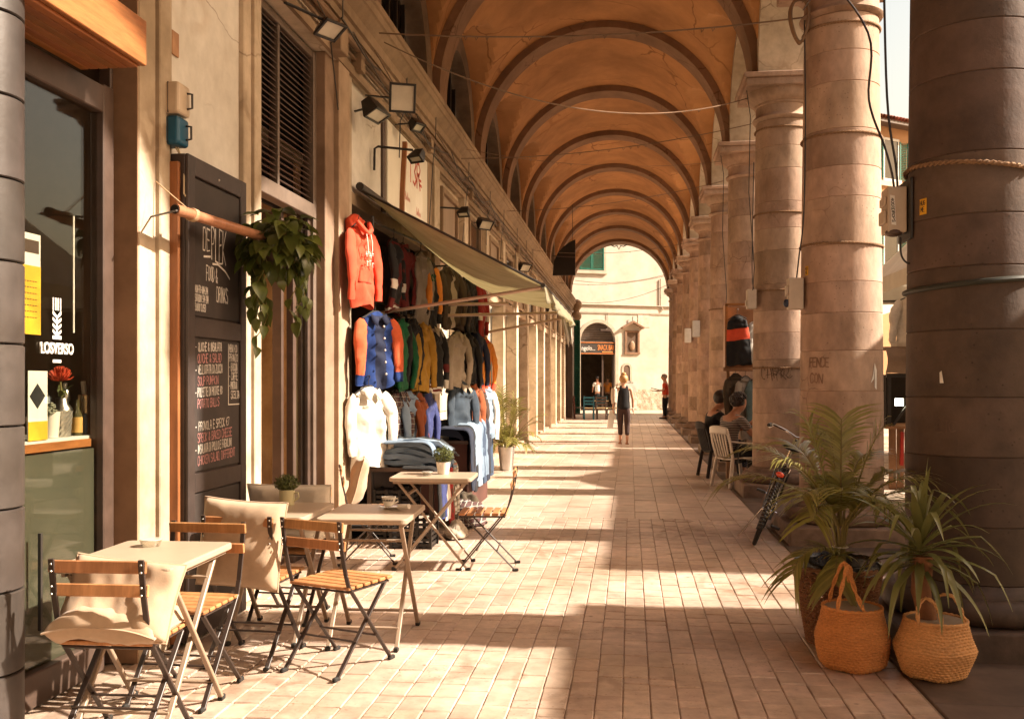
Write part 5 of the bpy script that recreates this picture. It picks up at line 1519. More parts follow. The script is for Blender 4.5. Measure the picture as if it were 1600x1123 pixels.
rope([(B2[0] - .10, B2[1] - .10, .28), (B2[0] - .10, B2[1] - .09, .36), (B2[0] - .05, B2[1] - .05, .405), (B2[0] + .0, B2[1] - .08, .36), (B2[0] + .005, B2[1] - .135, .27)], .010, 6, M_WEAVE2, 'handle', t)
rope([(B2[0] + .02, B2[1] + .06, .29), (B2[0] + .03, B2[1] + .02, .40), (B2[0] + .09, B2[1] - .02, .41), (B2[0] + .12, B2[1] - .06, .34), (B2[0] + .135, B2[1] - .07, .27)], .010, 6, M_WEAVE2, 'handle', t)
# yucca in the golden basket
t = thing('yucca', 'yucca with drooping strap leaves growing from the golden basket', 'plant', (1.51, 5.16, .2))
tr_ = MB(); pts = [(1.51 + .012 * math.sin(i * .9) - .003 * i, 5.16, .2 + i * .045) for i in range(10)]
tr_.tube(pts, [.046 + .004 * (i % 2) for i in range(10)], 14); tr_.build('trunk', M_TRUNK, t)
ry = random.Random(21)
for k in range(58):
    f = k / 58
    az = k * 2.39996 + ry.uniform(-.2, .2); el = R(84 - 108 * f ** .9) + ry.uniform(-.15, .15)
    ln = (.40 + .10 * math.sin(PI * f)) * ry.uniform(.75, 1.12)
    strap(t, (1.48 + .015 * math.cos(az), 5.16 + .015 * math.sin(az), .72 - .17 * f), az, el, ln, .056 * ry.uniform(.8, 1.15), .75 + .9 * f + ry.uniform(-.2, .5), 300 + k)
# wicker basket with areca palm
WB = (1.185, 5.72, 0)
t = thing('wicker_basket', 'tall brown wicker basket with black plastic liner behind the woven baskets', 'basket', WB)
M_WICK = pm('brown_wicker', (.21, .095, .045), .6, .3, 25, .3, rand=.2, island=True, stain=.3)
b = MB(); rows, ns = 26, 36
wr_ = lambda z: .165 + .075 * z / .43
for r_ in range(rows):
    z = .012 + r_ * .0163; ph = (r_ % 2) * PI
    pts = [(WB[0] + (wr_(z) + .006 * math.cos(ns / 2 * 2 * PI * i / (ns * 2) * 2 + ph)) * math.cos(2 * PI * i / (ns * 2)), WB[1] + (wr_(z) + .006 * math.cos(ns * PI * i / ns + ph)) * math.sin(2 * PI * i / (ns * 2)), z) for i in range(ns * 2)]
    b.tube(pts, .0075, 5, closed=True)
b.build('woven_strands', M_WICK, t)
b = MB()
for i in range(ns):
    a = 2 * PI * i / ns
    b.tube([(WB[0] + wr_(0) * math.cos(a), WB[1] + wr_(0) * math.sin(a), 0), (WB[0] + wr_(.43) * math.cos(a), WB[1] + wr_(.43) * math.sin(a), .43)], .006, 5)
b.build('stakes', M_WICK, t)
b = MB()
for ph in (0, 2.1, 4.2):
    b.tube([(WB[0] + (.243 + .009 * math.cos(9 * 2 * PI * i / 90 + ph)) * math.cos(2 * PI * i / 90), WB[1] + (.243 + .009 * math.cos(9 * 2 * PI * i / 90 + ph)) * math.sin(2 * PI * i / 90), .44 + .009 * math.sin(9 * 2 * PI * i / 90 + ph)) for i in range(90)], .009, 5, closed=True)
b.build('rim', M_WICK, t)
def linerf(u, v):
    a = 2 * PI * u; r = .05 + .185 * min(1, v * 1.25) if v < .8 else .235 + .02 * (v - .8) * 5
    z = .36 if v < .6 else (.36 + (v - .6) / .2 * .12 if v < .8 else .48 - (v - .8) * .25)
    r += .012 * noise.noise(Vector((math.cos(a) * 4, math.sin(a) * 4, v * 3))); z += .03 * noise.noise(Vector((math.cos(a) * 3, math.sin(a) * 3, 2))) * (v > .55)
    return (WB[0] + r * math.cos(a), WB[1] + r * math.sin(a), z)
MB().grid(linerf, 48, 20, 0, True, True).build('plastic_liner', pm('black_plastic_bag', (.012, .012, .014), .22, .2, 14, .6, spec=.6, dist=.01), t, angle=0)
MB().lathe([(.001, .375), (.10, .375), (.20, .36)], 30, WB).build('soil', M_SOIL, t)
t = thing('areca_palm', 'areca palm with arching fronds growing from the wicker basket', 'plant', (1.20, 5.72, .36))
b = MB(); rp = random.Random(4)
for k in range(11):
    a = k * 2.4; r0 = .02 + .02 * rp.random()
    b.tube([(1.20 + r0 * math.cos(a), 5.72 + r0 * math.sin(a), .36), (1.20 + .02 * math.cos(a), 5.72 + .02 * math.sin(a), .56), (1.20 + .05 * math.cos(a), 5.72 + .05 * math.sin(a), .72)], [.011, .009, .007], 7)
b.build('stems', M_STEM, t)
MB().tube([(1.20 + .042 * math.cos(2 * PI * i / 20), 5.72 + .042 * math.sin(2 * PI * i / 20), .55) for i in range(20)], .004, 5, closed=True).build('tie', M_CLOTH_W, t)
fr_ = [(176, 50, .86, 1.2), (158, 64, .80, 1.1), (120, 66, .75, 1.0), (90, 74, .70, .8), (60, 62, .72, 1.0), (30, 58, .66, 1.1), (0, 50, .62, 1.2), (-30, 60, .62, 1.1), (-60, 55, .55, 1.3), (-100, 62, .55, 1.3), (-130, 58, .60, 1.4), (150, 80, .74, .7), (-10, 78, .70, .7), (240, 48, .58, 1.5), (100, 45, .62, 1.3), (45, 40, .6, 1.2), (-160, 68, .66, 1.2), (75, 84, .76, .6)]
for k, (az, el, ln, dr) in enumerate(fr_):
    frond(t, (1.20 + .04 * math.cos(R(az)), 5.72 + .04 * math.sin(R(az)), .68), R(az), R(el), ln * .80, dr, 50 + k, 30, .25, .0125)
frond(t, (1.20, 5.58, .46), R(210), R(50), .46, 2.1, 91, 24, .26, .018)
frond(t, (1.18, 5.58, .48), R(250), R(45), .34, 2.4, 92, 22, .24, .018)
# potted palm by the shop doors
PP = (-2.08, 16.1, 0)
t = thing('potted_palm', 'bushy parlour palm in a tall silvery metal pot by the shop doors', 'potted plant', PP)
MB().lathe([(.10, 0), (.105, .01), (.145, .38), (.15, .40), (.14, .40), (.135, .36), (.001, .35)], 32, PP).build('pot', pm('galvanised_pot', (.55, .53, .50), .35, .12, 7, .08, metal=.85, stain=.2), t)
rp = random.Random(9)
for k in range(30):
    az = k * 2.4 + rp.uniform(-.3, .3); f = k / 30
    frond(t, (PP[0] + .05 * math.cos(az), PP[1] + .05 * math.sin(az), .36), az, R(86 - 52 * f), (.98 - .42 * f) * rp.uniform(.85, 1.1), .5 + 1.0 * f, 500 + k, 20, .20, .018)
# hanging pothos
HP = Vector((-2.24, 5.90, 2.36))
pole = thing('copper_pole', 'copper coloured pole roped across the top of the blackboard', 'pole', (-2.35, 5.3, 2.41))
MB().tube([(-2.40, 4.84, 2.415), (-2.27, 5.92, 2.405)], .03, 14).build('tube', pm('copper_tube', (.44, .20, .105), .35, .15, 8, .1, metal=.3, stretch=(1, 6, 1)), pole)
MB().lathe([(.0235, -.002), (.0235, .004)], 14, (-2.40, 4.838, 2.415), M=Matrix.Rotation(PI / 2, 3, 'X')).build('bore', M_VOID, pole)
MB().tube([(-2.62, 4.98, 2.40), (-2.37, 4.80, 2.40)], .006, 6).build('peg', M_CHF, pole)
b = MB()
for k in range(4):
    yy = 5.0 + k * .012
    b.tube([(-2.385 + .034 * math.cos(2 * PI * i / 14), yy + .01 * math.sin(2 * PI * i / 14), 2.414 + .034 * math.sin(2 * PI * i / 14)) for i in range(14)], .004, 5, closed=True)
b.tube([(-2.40, 5.0, 2.44), (-2.59, 5.0, 2.60)], .004, 5)
b.build('rope', pm('hemp_rope', (.42, .28, .16), .9), pole)
t = thing('hanging_pothos', 'trailing pothos with glossy heart leaves hanging from the copper pole', 'hanging plant', tuple(HP))
MB().lathe([(.001, -.14), (.07, -.14), (.10, 0), (.09, 0), (.085, -.02), (.001, -.03)], 24, tuple(HP)).build('pot', M_BROWN, t)
def leaf_mesh(seed):
    b = MB(); rg = random.Random(seed); L_ = .105; W_ = .075
    prof = [(-.12, .0), (.0, .30), (.15, .48), (.35, .50), (.58, .38), (.80, .18), (1.0, 0)]
    vs = []
    cu = rg.uniform(.25, .6)
    for (s_, w) in prof:
        x = s_ * L_; z = -cu * L_ * max(0, s_) ** 2 * .8
        vs += [(x - (.10 * L_ if s_ == 0 else 0) * 0, -w * W_, z + w * W_ * .35), (x if s_ > -.1 else 0.0, 0, z), (x, w * W_, z + w * W_ * .35)]
    fs = []
    for i in range(len(prof) - 1):
        a = 3 * i; fs += [(a, a + 1, a + 4, a + 3), (a + 1, a + 2, a + 5, a + 4)]
    b.add(vs, fs, 0, True)
    return b.mesh('leaf', M_POTH, 0)
lms = [leaf_mesh(i) for i in range(5)]
rl = random.Random(31)
vines = MB()
def add_leaf(p, az, pitch, s_, roll=0):
    q = bpy.data.objects.new('leaf', lms[rl.randrange(5)]); COL.objects.link(q); q.parent = t
    q.location = Vector(p) - HP; q.rotation_euler = (roll, pitch, az); q.scale = (s_, s_, s_)
for k in range(190):
    d = Vector((rl.gauss(0, 1), rl.gauss(0, 1), rl.gauss(.25, .75))).normalized()
    rr = .225 * rl.uniform(.5, 1.08)
    p = HP + Vector((d.x * rr * .95, d.y * rr, d.z * rr * 1.05 + .0))
    add_leaf(p, math.atan2(d.y, d.x) + rl.uniform(-.6, .6), R(rl.uniform(5, 60)) - d.z * .5, rl.uniform(.75, 1.35), rl.uniform(-.4, .4))
    if k % 3 == 0: vines.tube([HP + Vector((0, 0, -.03)), HP.lerp(p, .6) + Vector((0, 0, .06)), p], .0025, 4)
for k in range(13):
    az = rl.uniform(0, 2 * PI); ln = rl.uniform(.15, .46) if k else .60; r0 = rl.uniform(.07, .17)
    base = HP + Vector((r0 * math.cos(az), r0 * math.sin(az), -.05)); pts = [HP + Vector((0, 0, -.02)), base + Vector((0, 0, .06))]
    n = max(3, int(ln / .065))
    for i in range(n + 1):
        p = base + Vector((.03 * math.sin(i * 1.3 + k), .03 * math.cos(i * 1.1 + k), -ln * i / n)); pts.append(p)
        add_leaf(p, az + (i % 2 * 2 - 1) * rl.uniform(.5, 1.5), R(rl.uniform(35, 85)), rl.uniform(.6, 1.1), rl.uniform(-.5, .5))
    vines.tube(pts, .0028, 4)
vines.build('vines', M_STEM, t)
# ================================================================ blackboard with chalk writing
GL = {'A': ['0,0 1,6 2,6 3,0', '.5,2.4 2.6,2.4'], 'B': ['0,0 0,6 2,6 2.6,4.6 2,3.2 0,3.2', '2,3.2 3,1.8 2,0 0,0'], 'C': ['3,5 2,6 .8,6 0,4.5 0,1.5 .8,0 2,0 3,1'], 'D': ['0,0 0,6 1.8,6 3,4.5 3,1.5 1.8,0 0,0'], 'E': ['3,6 0,6 0,0 3,0', '0,3.1 2.3,3.1'], 'F': ['3,6 0,6 0,0', '0,3.1 2.3,3.1'],
      'G': ['3,5 2,6 .8,6 0,4.5 0,1.5 .8,0 2.2,0 3,1 3,2.8 1.7,2.8'], 'H': ['0,0 0,6', '3,0 3,6', '0,3 3,3'], 'I': ['.8,0 .8,6'], 'J': ['2.5,6 2.5,1 1.5,0 .5,.4 0,1.4'], 'K': ['0,0 0,6', '3,6 0,2.6 3,0'], 'L': ['0,6 0,0 2.8,0'], 'M': ['0,0 .2,6 1.6,2 3,6 3.2,0'], 'N': ['0,0 0,6 3,0 3,6'], 'O': ['1.5,6 .3,5 0,3 .3,1 1.5,0 2.7,1 3,3 2.7,5 1.5,6'],
      'P': ['0,0 0,6 2,6 3,4.8 2,3 0,3'], 'Q': ['1.5,6 .3,5 0,3 .3,1 1.5,0 2.7,1 3,3 2.7,5 1.5,6', '1.8,1.5 3.2,-.4'], 'R': ['0,0 0,6 2,6 3,4.8 2,3.2 0,3.2', '1.4,3.2 3,0'], 'S': ['3,5.2 2,6 .8,6 0,5 .5,3.6 2.5,2.6 3,1.4 2.2,0 .8,0 0,.8'], 'T': ['0,6 3,6', '1.5,6 1.5,0'], 'U': ['0,6 0,1.4 .8,0 2.2,0 3,1.4 3,6'], 'V': ['0,6 1.5,0 3,6'], 'W': ['0,6 .8,0 1.7,4 2.6,0 3.4,6'], 'X': ['0,0 3,6', '0,6 3,0'], 'Y': ['0,6 1.5,3 3,6', '1.5,3 1.5,0'], 'Z': ['0,6 3,6 0,0 3,0'],
      '0': ['1.5,6 .3,5 0,3 .3,1 1.5,0 2.7,1 3,3 2.7,5 1.5,6'], '1': ['.4,4.8 1.5,6 1.5,0'], '2': ['0,4.8 .8,6 2.2,6 3,4.6 0,0 3,0'], '3': ['0,5.5 1.5,6 2.8,5 1.4,3.2 3,1.6 1.6,0 0,.6'], '4': ['2.3,0 2.3,6 0,2 3,2'], '5': ['3,6 .4,6 .2,3.4 2,3.6 3,1.8 1.8,0 0,.5'], '6': ['2.6,6 .6,4 0,1.6 1.4,0 2.8,1.4 1.6,3 .2,2'], '7': ['0,6 3,6 1,0'], '8': ['1.5,3.2 .3,4.6 1.5,6 2.7,4.6 1.5,3.2 0,1.5 1.5,0 3,1.5 1.5,3.2'], '-': ['.4,2.8 2.2,2.8'], '&': ['3,0 .6,4.6 1.4,6 2.2,4.8 0,1.6 1,0 3,2.2'], '.': ['.4,0 .6,.3'], '%': ['0,0 3,6', '.3,5 1,5 1,5.8 .3,5.8 .3,5', '2,0.2 2.8,.2 2.8,1 2,1 2,.2'], ',': ['.5,.5 .2,-.8'], '\u20ac': ['3,5.4 2,6 1,5 .7,3 1,1 2,0 3,.6', '0,3.6 2.2,3.6', '0,2.5 2,2.5'], "'": ['.4,6 .3,5']}
def strokes(b, txt, u0, v0, h, fn, rg, wd=.006, wide=.8, slope=0, jit=.25):
    u = u0
    for ch in txt.upper():
        if ch == ' ': u += h * .42 * wide; continue
        for st_ in GL.get(ch, []):
            pts = []
            for q in st_.split():
                x, y = map(float, q.split(','))
                pts.append((u + (x + rg.uniform(-jit, jit)) / 6 * h * wide, v0 + (y + rg.uniform(-jit, jit)) / 6 * h + slope * (u - u0)))
            for a, c in zip(pts[:-1], pts[1:]):
                dx, dy = c[0] - a[0], c[1] - a[1]; l = math.hypot(dx, dy) or 1
                w = wd * rg.uniform(.7, 1.2) / 2; nx, ny = -dy / l * w, dx / l * w; ex, ey = dx / l * w * .6, dy / l * w * .6
                b.add([fn(a[0] + nx - ex, a[1] + ny - ey), fn(a[0] - nx - ex, a[1] - ny - ey), fn(c[0] - nx + ex, c[1] - ny + ey), fn(c[0] + nx + ex, c[1] + ny + ey)], [(0, 1, 2, 3)])
        u += (.62 if ch not in 'I.,1' else .34) * h * wide
    return u
M_BOARD = pm('black_chalkboard', (.028, .021, .019), .62, .25, 5, .12, stain=.25, stain_scale=2.4, col2=(.05, .038, .032))
M_BFRAME = pm('board_frame_paint', (.05, .036, .032), .5, .2, 8, .15, stain=.3)
M_CHALK = pm('white_chalk', (.72, .68, .62), .95, .2, 90, 0)
M_CHALKP = pm('pink_chalk', (.56, .28, .27), .95, .2, 90, 0)
M_ORW = pm('orange_edge_wood', (.30, .115, .04), .5, .2, 6, .2, stretch=(6, 6, 1), stain=.3)
BY, BZ, BX, BS = 5.16, 0.02, -2.49, .86
t = thing('menu_blackboard', 'tall black panelled board with handwritten chalk menu leaning by the café door', 'blackboard', (-2.52, 5.68, 0))
MB().span(-2.585, -2.50, BY, BY + .96 * BS, BZ, 2.79).build('backing', M_BFRAME, t, bevel=.004)
MB().span(-2.60, -2.525, BY - .03, BY - .002, BZ, 2.74).build('edge_batten', M_ORW, t, bevel=.003)
f = MB()
for a, c, z0, z1 in ((0, .10, 0, 2.77), (.86, .96, 0, 2.77)): f.span(-2.499, -2.478, BY + a * BS, BY + c * BS, BZ + z0, BZ + z1)
for z0, z1 in ((0, .10), (.84, .95), (1.74, 1.85), (2.66, 2.77)): f.span(-2.499, -2.479, BY + .10 * BS, BY + .86 * BS, BZ + z0, BZ + z1)
f.build('frame', M_BFRAME, t, bevel=.004)
for z0, z1 in ((.11, .83), (.96, 1.73), (1.86, 2.65)):
    MB().span(-2.499, BX, BY + .105 * BS, BY + .855 * BS, BZ + z0, BZ + z1).build('panel', M_BOARD, t, bevel=.003)
WFN = lambda u, v: (BX + .0025, BY + u * BS, v)
rc = random.Random(17)
b = MB()
strokes(b, 'DE', .24, 2.275, .13, WFN, rc, .009, .72); strokes(b, 'PLEK', .375, 2.225, .20, WFN, rc, .009, .50)
b2 = MB()
def swash(b, pts, wd):
    for a, c in zip(pts[:-1], pts[1:]):
        b.add([WFN(a[0], a[1] + wd / 2), WFN(a[0], a[1] - wd / 2), WFN(c[0], c[1] - wd / 2), WFN(c[0], c[1] + wd / 2)], [(0, 1, 2, 3)])
swash(b, [(.25, 2.235), (.36, 2.245)], .012); swash(b, [(.39, 2.205), (.48, 2.21), (.60, 2.18), (.68, 2.14)], .012)
strokes(b, 'FOOD &', .29, 2.10, .085, WFN, rc, .007, .62); strokes(b, 'DRINKS', .46, 1.985, .09, WFN, rc, .007, .62)
for k, l in enumerate(('MON-FRI-8AM-2AM', 'SATURDAY 5PM-2AM', 'SUNDAY CLOSED')):
    strokes(b, l, .12, 2.015 - .052 * k, .042, WFN, rc, .005, .52 if k == 0 else .5)
b.build('chalk_writing', M_CHALK, t)['kind'] = 'stuff'
b = MB(); bp_ = MB()
lines = [('- QUICHE & INSALATA', 0), ('QUICHE & SALAD', 1), ('- VELLUTATA DI ZUCCA', 0), ('SOUP PUMPKIN', 1), ('- POLPETTE DI PATATE \u20ac8', 0), ('POTATO BALLS', 1), ('', 0), ('- PROVOLA E SPECK \u20ac7', 0), ('SPECK & BAKED CHEESE', 1), ('- INSALATA DI POLLO E FAGIOLINI', 0), ('CHICKEN SALAD, DIFFERENT', 1)]
for k, (l, pk_) in enumerate(lines):
    wide = min(.95, .5 / (max(1, len(l)) * .052 * .64)) if k < 6 else min(.95, .70 / (max(1, len(l)) * .052 * .62))
    strokes(bp_ if pk_ else b, l, .125 + (.035 if pk_ else 0), 1.675 - .066 * k, .050, WFN, rc, .0058, wide, .03)
b.span(BX + .001, BX + .003, BY + .655 * BS, BY + .661 * BS, 1.36, 1.735); b.span(BX + .001, BX + .003, BY + .655 * BS, BY + .85 * BS, 1.354, 1.36)
for k, l in enumerate(('MENU \u20ac10', 'PRANZO', '- B.ACQUA', '- CAFFE', '- PIATTO A', 'SCELTA')):
    strokes(b, l, .672 + (.03 if k == 5 else 0), 1.685 - .058 * k, .046, WFN, rc, .006, min(.9, .165 / (len(l) * .05 * .6)))
swash(b, [(.14, .925), (.84, .92)], .008)
b.build('chalk_writing', M_CHALK, t)['kind'] = 'stuff'; bp_.build('chalk_writing', M_CHALKP, t)['kind'] = 'stuff'
MB().lathe([(.008, 0), (.006, .005), (.001, .006)], 10, (-2.478, BY + .47 * BS, 2.72), M=Matrix.Rotation(PI / 2, 3, 'Y')).build('screw', M_BRASSY, t)
# ================================================================ things fixed to the near wall
def handle_box(name, label, x, y, z, w, d, h, mat):
    t = thing(name, label, 'box', (x, y, z), 0)
    MB().span(x, x + d, y - w / 2, y + w / 2, z, z + h).build('case', mat, t, bevel=.02, seg=3)
    MB().tube([(x + d - .005, y + w * .2, z + h * .25), (x + d + .03, y + w * .2, z + h * .28), (x + d + .03, y + w * .2, z + h * .72), (x + d - .005, y + w * .2, z + h * .75)], .007, 8).build('handle', M_DARK, t)
    MB().span(x + d * .45, x + d * .45 + .004, y - w / 2 - .001, y + w / 2 + .001, z + .004, z + h - .004).build('seam', M_DARK, t)
handle_box('wall_box', 'beige metal box with a handle mounted above the blue one', -2.62, 5.16, 3.00, .15, .12, .18, pm('beige_enamel', (.55, .44, .32), .4, .08, 8, .08))
handle_box('wall_box', 'blue metal box with a handle hanging over the blackboard', -2.62, 5.16, 2.83, .14, .115, .16, pm('blue_enamel', (.008, .085, .16), .4, .12, 8, .08))
o = MB().tube([(-2.55, 5.18, 2.83), (-2.51, 5.17, 2.72), (-2.50, 5.15, 2.56), (-2.49, 5.19, 2.52), (-2.49, 5.22, 2.58), (-2.52, 5.20, 2.74), (-2.56, 5.17, 2.83)], .005, 6).build('cord', pm('cream_cord', (.55, .45, .30), .8), origin=(-2.52, 5.18, 2.83)); tag(o, 'loop of cream cord hanging under the blue wall box', 'cord')
o = MB().span(-2.618, -2.606, 5.225, 5.31, 3.38, 3.52).build('wall_vent', pm('terracotta_cover', (.40, .22, .12), .8), bevel=.004, origin=(-2.61, 5.27, 3.45)); tag(o, 'small terracotta cover plate high on the white wall', 'vent')
# window display --------------------------------------------------
sh_ = thing('window_shelf', 'pale counter with wooden edge inside the shop window', 'shelf', (-2.9, 4.2, 1.16))
MB().span(-3.15, -2.80, 2.5, 5.0, 1.185, 1.22).build('counter_top', M_WHITE, sh_, bevel=.004)
MB().span(-2.80, -2.785, 2.5, 4.69, 1.165, 1.205).build('edge', M_WOOD, sh_)
ZC = 1.221
WX = -2.88
t = thing('tin_can', 'large ribbed tin can at the far end of the shop window counter', 'can', (WX, 4.80, ZC))
pr_ = [(.001, 0), (.044, 0)] + [(.044 + (.0022 if i % 2 else 0), .02 + i * .011) for i in range(15)] + [(.044, .20), (.046, .205), (.044, .21), (.041, .208), (.041, .18), (.001, .18)]
MB().lathe(pr_, 28, (WX, 4.80, ZC)).build('body', pm('gold_tin', (.62, .50, .34), .25, .1, 9, .05, metal=1), t)
MB().tube([(WX, 4.79, ZC + .18), (WX, 4.775, ZC + .28)], .013, 8).build('straw', M_WHITE_L, t)
t = thing('glass_bottle', 'small glass bottle with an ochre label beside the tin can', 'bottle', (WX + .02, 4.685, ZC))
MB().lathe([(.001, 0), (.026, 0), (.027, .10), (.012, .14), (.011, .18), (.013, .185), (.001, .186)], 20, (WX + .02, 4.685, ZC)).build('body', pm('olive_bottle_glass', (.08, .07, .03), .08, .1, 5, 0, spec=.6), t)
MB().lathe([(.0275, .015), (.0275, .095)], 20, (WX + .02, 4.685, ZC)).build('label_paper', pm('ochre_label', (.60, .36, .10), .7), t)
o = MB().lathe([(.001, 0), (.024, 0), (.026, .03), (.016, .05), (.014, .14), (.024, .165), (.022, .21), (.010, .225), (.012, .25), (.001, .256)], 20, (WX - .05, 4.69, ZC + .02)).build('pepper_mill', M_BRASSY, origin=(WX - .05, 4.69, ZC)); tag(o, 'shiny turned pepper mill behind the glass bottle', 'pepper mill')
o = MB().lathe([(.001, 0), (.012, 0), (.012, .10), (.006, .11), (.001, .112)], 12, (WX + .03, 4.745, ZC)).build('small_bottle', pm('clear_blue_bottle', (.12, .2, .3), .1), origin=(WX + .03, 4.745, ZC)); tag(o, 'tiny bottle with bluish cap between bottle and tin can', 'bottle')
t = thing('cocktail_shaker', 'cut glass shaker with steel top holding the red flower', 'shaker', (WX, 4.58, ZC))
b = MB(); n_ = 24
def cut(u, v):
    a = 2 * PI * u; r = .040 + .010 * v + .0035 * ((int(u * n_) + int(v * 9)) % 2)
    return (WX + r * math.cos(a), 4.58 + r * math.sin(a), ZC + .13 * v)
b.grid(cut, n_, 9, 0, False, True); b.build('glass_body', pm('cut_glass', (.50, .46, .40), .08, .2, 30, 0, metal=.6), t)
MB().lathe([(.052, .13), (.05, .145), (.034, .165), (.03, .19), (.026, .195), (.001, .20)], 24, (WX, 4.58, ZC)).build('steel_top', M_BRASSY, t)
t = thing('red_flower', 'red pincushion flower with green leaves above the cut glass shaker', 'flower', (WX, 4.57, ZC + .20))
b = MB(); rf = random.Random(2)
for k in range(70):
    a = rf.uniform(0, 2 * PI); e = rf.uniform(.1, 1.0)
    d = Vector((math.cos(a) * math.sin(e * 1.5), math.sin(a) * math.sin(e * 1.5), math.cos(e * 1.5)))
    c0 = Vector((WX, 4.57, ZC + .285)); b.tube([c0 + d * .01, c0 + d * .045, c0 + d * .062 + Vector((0, 0, .012))], [.004, .0035, .002], 4)
b.build('petals', pm('red_petal', (.62, .08, .03), .6), t)
MB().tube([(WX, 4.58, ZC + .19), (WX, 4.57, ZC + .28)], .005, 6).build('stem', M_STEM, t)
for k in range(3): strap(t, (WX, 4.575, ZC + .20), -.6 + k * 1.4, 1.0, .09, .04, .8, 700 + k, M_LEAF_S)
t = thing('succulent_pot', 'grey leafed succulent in a tapering white pot in the window', 'potted plant', (WX + .01, 4.45, ZC))
MB().lathe([(.001, 0), (.036, 0), (.046, .13), (.042, .13), (.040, .11), (.001, .11)], 24, (WX + .01, 4.47, ZC)).build('pot', M_CER, t)
b = MB()
for k in range(120):
    d = Vector((rf.gauss(0, 1), rf.gauss(0, 1), rf.gauss(.3, .7))).normalized(); p = Vector((WX + .01, 4.42, ZC + .13)) + d * .055 * rf.uniform(.4, 1)
    b.ball(p, .012, 6, 4, 0, (1, 1, .5))
b.build('foliage', pm('grey_green_succulent', (.22, .22, .15), .5, .2, 12, .05), t)
o = MB().lathe([(.001, 0), (.04, 0), (.05, .11), (.047, .11), (.04, .01), (.001, .01)], 24, (WX + .02, 4.34, ZC)).build('metal_pot', M_BRASSY, origin=(WX + .02, 4.34, ZC)); tag(o, 'plain metal pot next to the succulent in the window', 'pot')
t = thing('menu_card', 'white card with black square and yellow foot standing in the window', 'card', (-2.80, 4.28, ZC))
MB().span(-2.80, -2.796, 4.18, 4.33, ZC, ZC + .33).build('card', M_WHITE_L, t)
MB().span(-2.7955, -2.7945, 4.18, 4.33, ZC, ZC + .09).build('yellow_band', pm('yellow_print', (.75, .42, .03), .6), t)
MB().box((-2.795, 4.25, ZC + .21), (.002, .085, .085), (R(45), 0, 0)).build('black_square', pm('black_print', (.02, .02, .02), .6), t)
t = thing('yellow_poster', 'yellow and white paper poster taped inside the shop window', 'poster', (-2.772, 4.1, 1.9))
MB().span(-2.772, -2.770, 3.95, 4.235, 1.72, 2.19).build('paper', M_WHITE_L, t)
MB().span(-2.7695, -2.7685, 3.95, 4.235, 1.72, 2.04).build('yellow_print', MATS['yellow_print'], t)
b = MB(); b.span(-2.7685, -2.7678, 4.08, 4.22, 2.10, 2.16); b.build('brown_drawing', M_BROWN, t)
b = MB(); FP = lambda u, v: (-2.7672, 3.97 + u, v)
rq = random.Random(8)
for k in range(7):
    for j_ in range(6): b.add([FP(.12 + j_ * .02, 1.965 - k * .028), FP(.132 + j_ * .02, 1.965 - k * .028), FP(.132 + j_ * .02, 1.969 - k * .028), FP(.12 + j_ * .02, 1.969 - k * .028)], [(0, 1, 2, 3)])
b.build('small_print', MATS['black_print'], t)
o = MB().tube([(-2.84, 4.62, 1.75), (-2.84, 4.62, 2.35)], .006, 6).build('hanging_tube', M_WHITE_L, origin=(-2.84, 4.62, 2.05)); tag(o, 'thin pale tube hanging behind the shop window', 'tube')
# window lettering
t = thing('window_lettering', 'white shop name LOSVERSO with fork emblem on the window glass', 'lettering', (-2.752, 4.35, 1.7))
FX = lambda x, y, z: Matrix.Translation((x, y, z)) @ Matrix(((0, 0, 1, 0), (1, 0, 0, 0), (0, 1, 0, 0), (0, 0, 0, 1)))
lettering('LOSVERSO', .075, M_WHITE_L, t, FX(-2.757, 4.215, 1.635), .0008, .265)
b = MB(); E = lambda u, v: (-2.7572, 4.347 + u, v)
def q_(b, pts): b.add([E(*p) for p in pts], [tuple(range(len(pts)))])
for k in range(4):
    u = -.036 + k * .0195; u += .0015; q_(b, [(u, 1.845), (u + .0095, 1.845), (u + .0095, 1.905), (u, 1.905)])
for sg in (-1, 1):
    for k in range(4):
        v = 1.845 - k * .029
        pts = [(sg * .003, v - .024), (sg * .035, v - .004 if k else v), (sg * .035, v - .020), (sg * .003, v - .040)]
        q_(b, pts if sg < 0 else pts[::-1])
q_(b, [(-.006, 1.72), (.006, 1.72), (.006, 1.81), (-.006, 1.81)]); q_(b, [(-.036, 1.705), (.036, 1.705), (.036, 1.722), (-.036, 1.722)])
q_(b, [(-.034, 1.592), (.034, 1.592), (.034, 1.606), (-.034, 1.606)])
b.build('fork_emblem', M_WHITE_L, t)['kind'] = 'stuff'
def spl(pts, k=6):
    P = [Vector(p) for p in pts]; out = []
    for i in range(len(P) - 1):
        p0 = P[max(0, i - 1)]; p1 = P[i]; p2 = P[i + 1]; p3 = P[min(len(P) - 1, i + 2)]
        for q in range(k):
            s_ = q / k; out.append(.5 * ((2 * p1) + (p2 - p0) * s_ + (2 * p0 - 5 * p1 + 4 * p2 - p3) * s_ ** 2 + (3 * p1 - p0 - 3 * p2 + p3) * s_ ** 3))
    return out + [P[-1]]
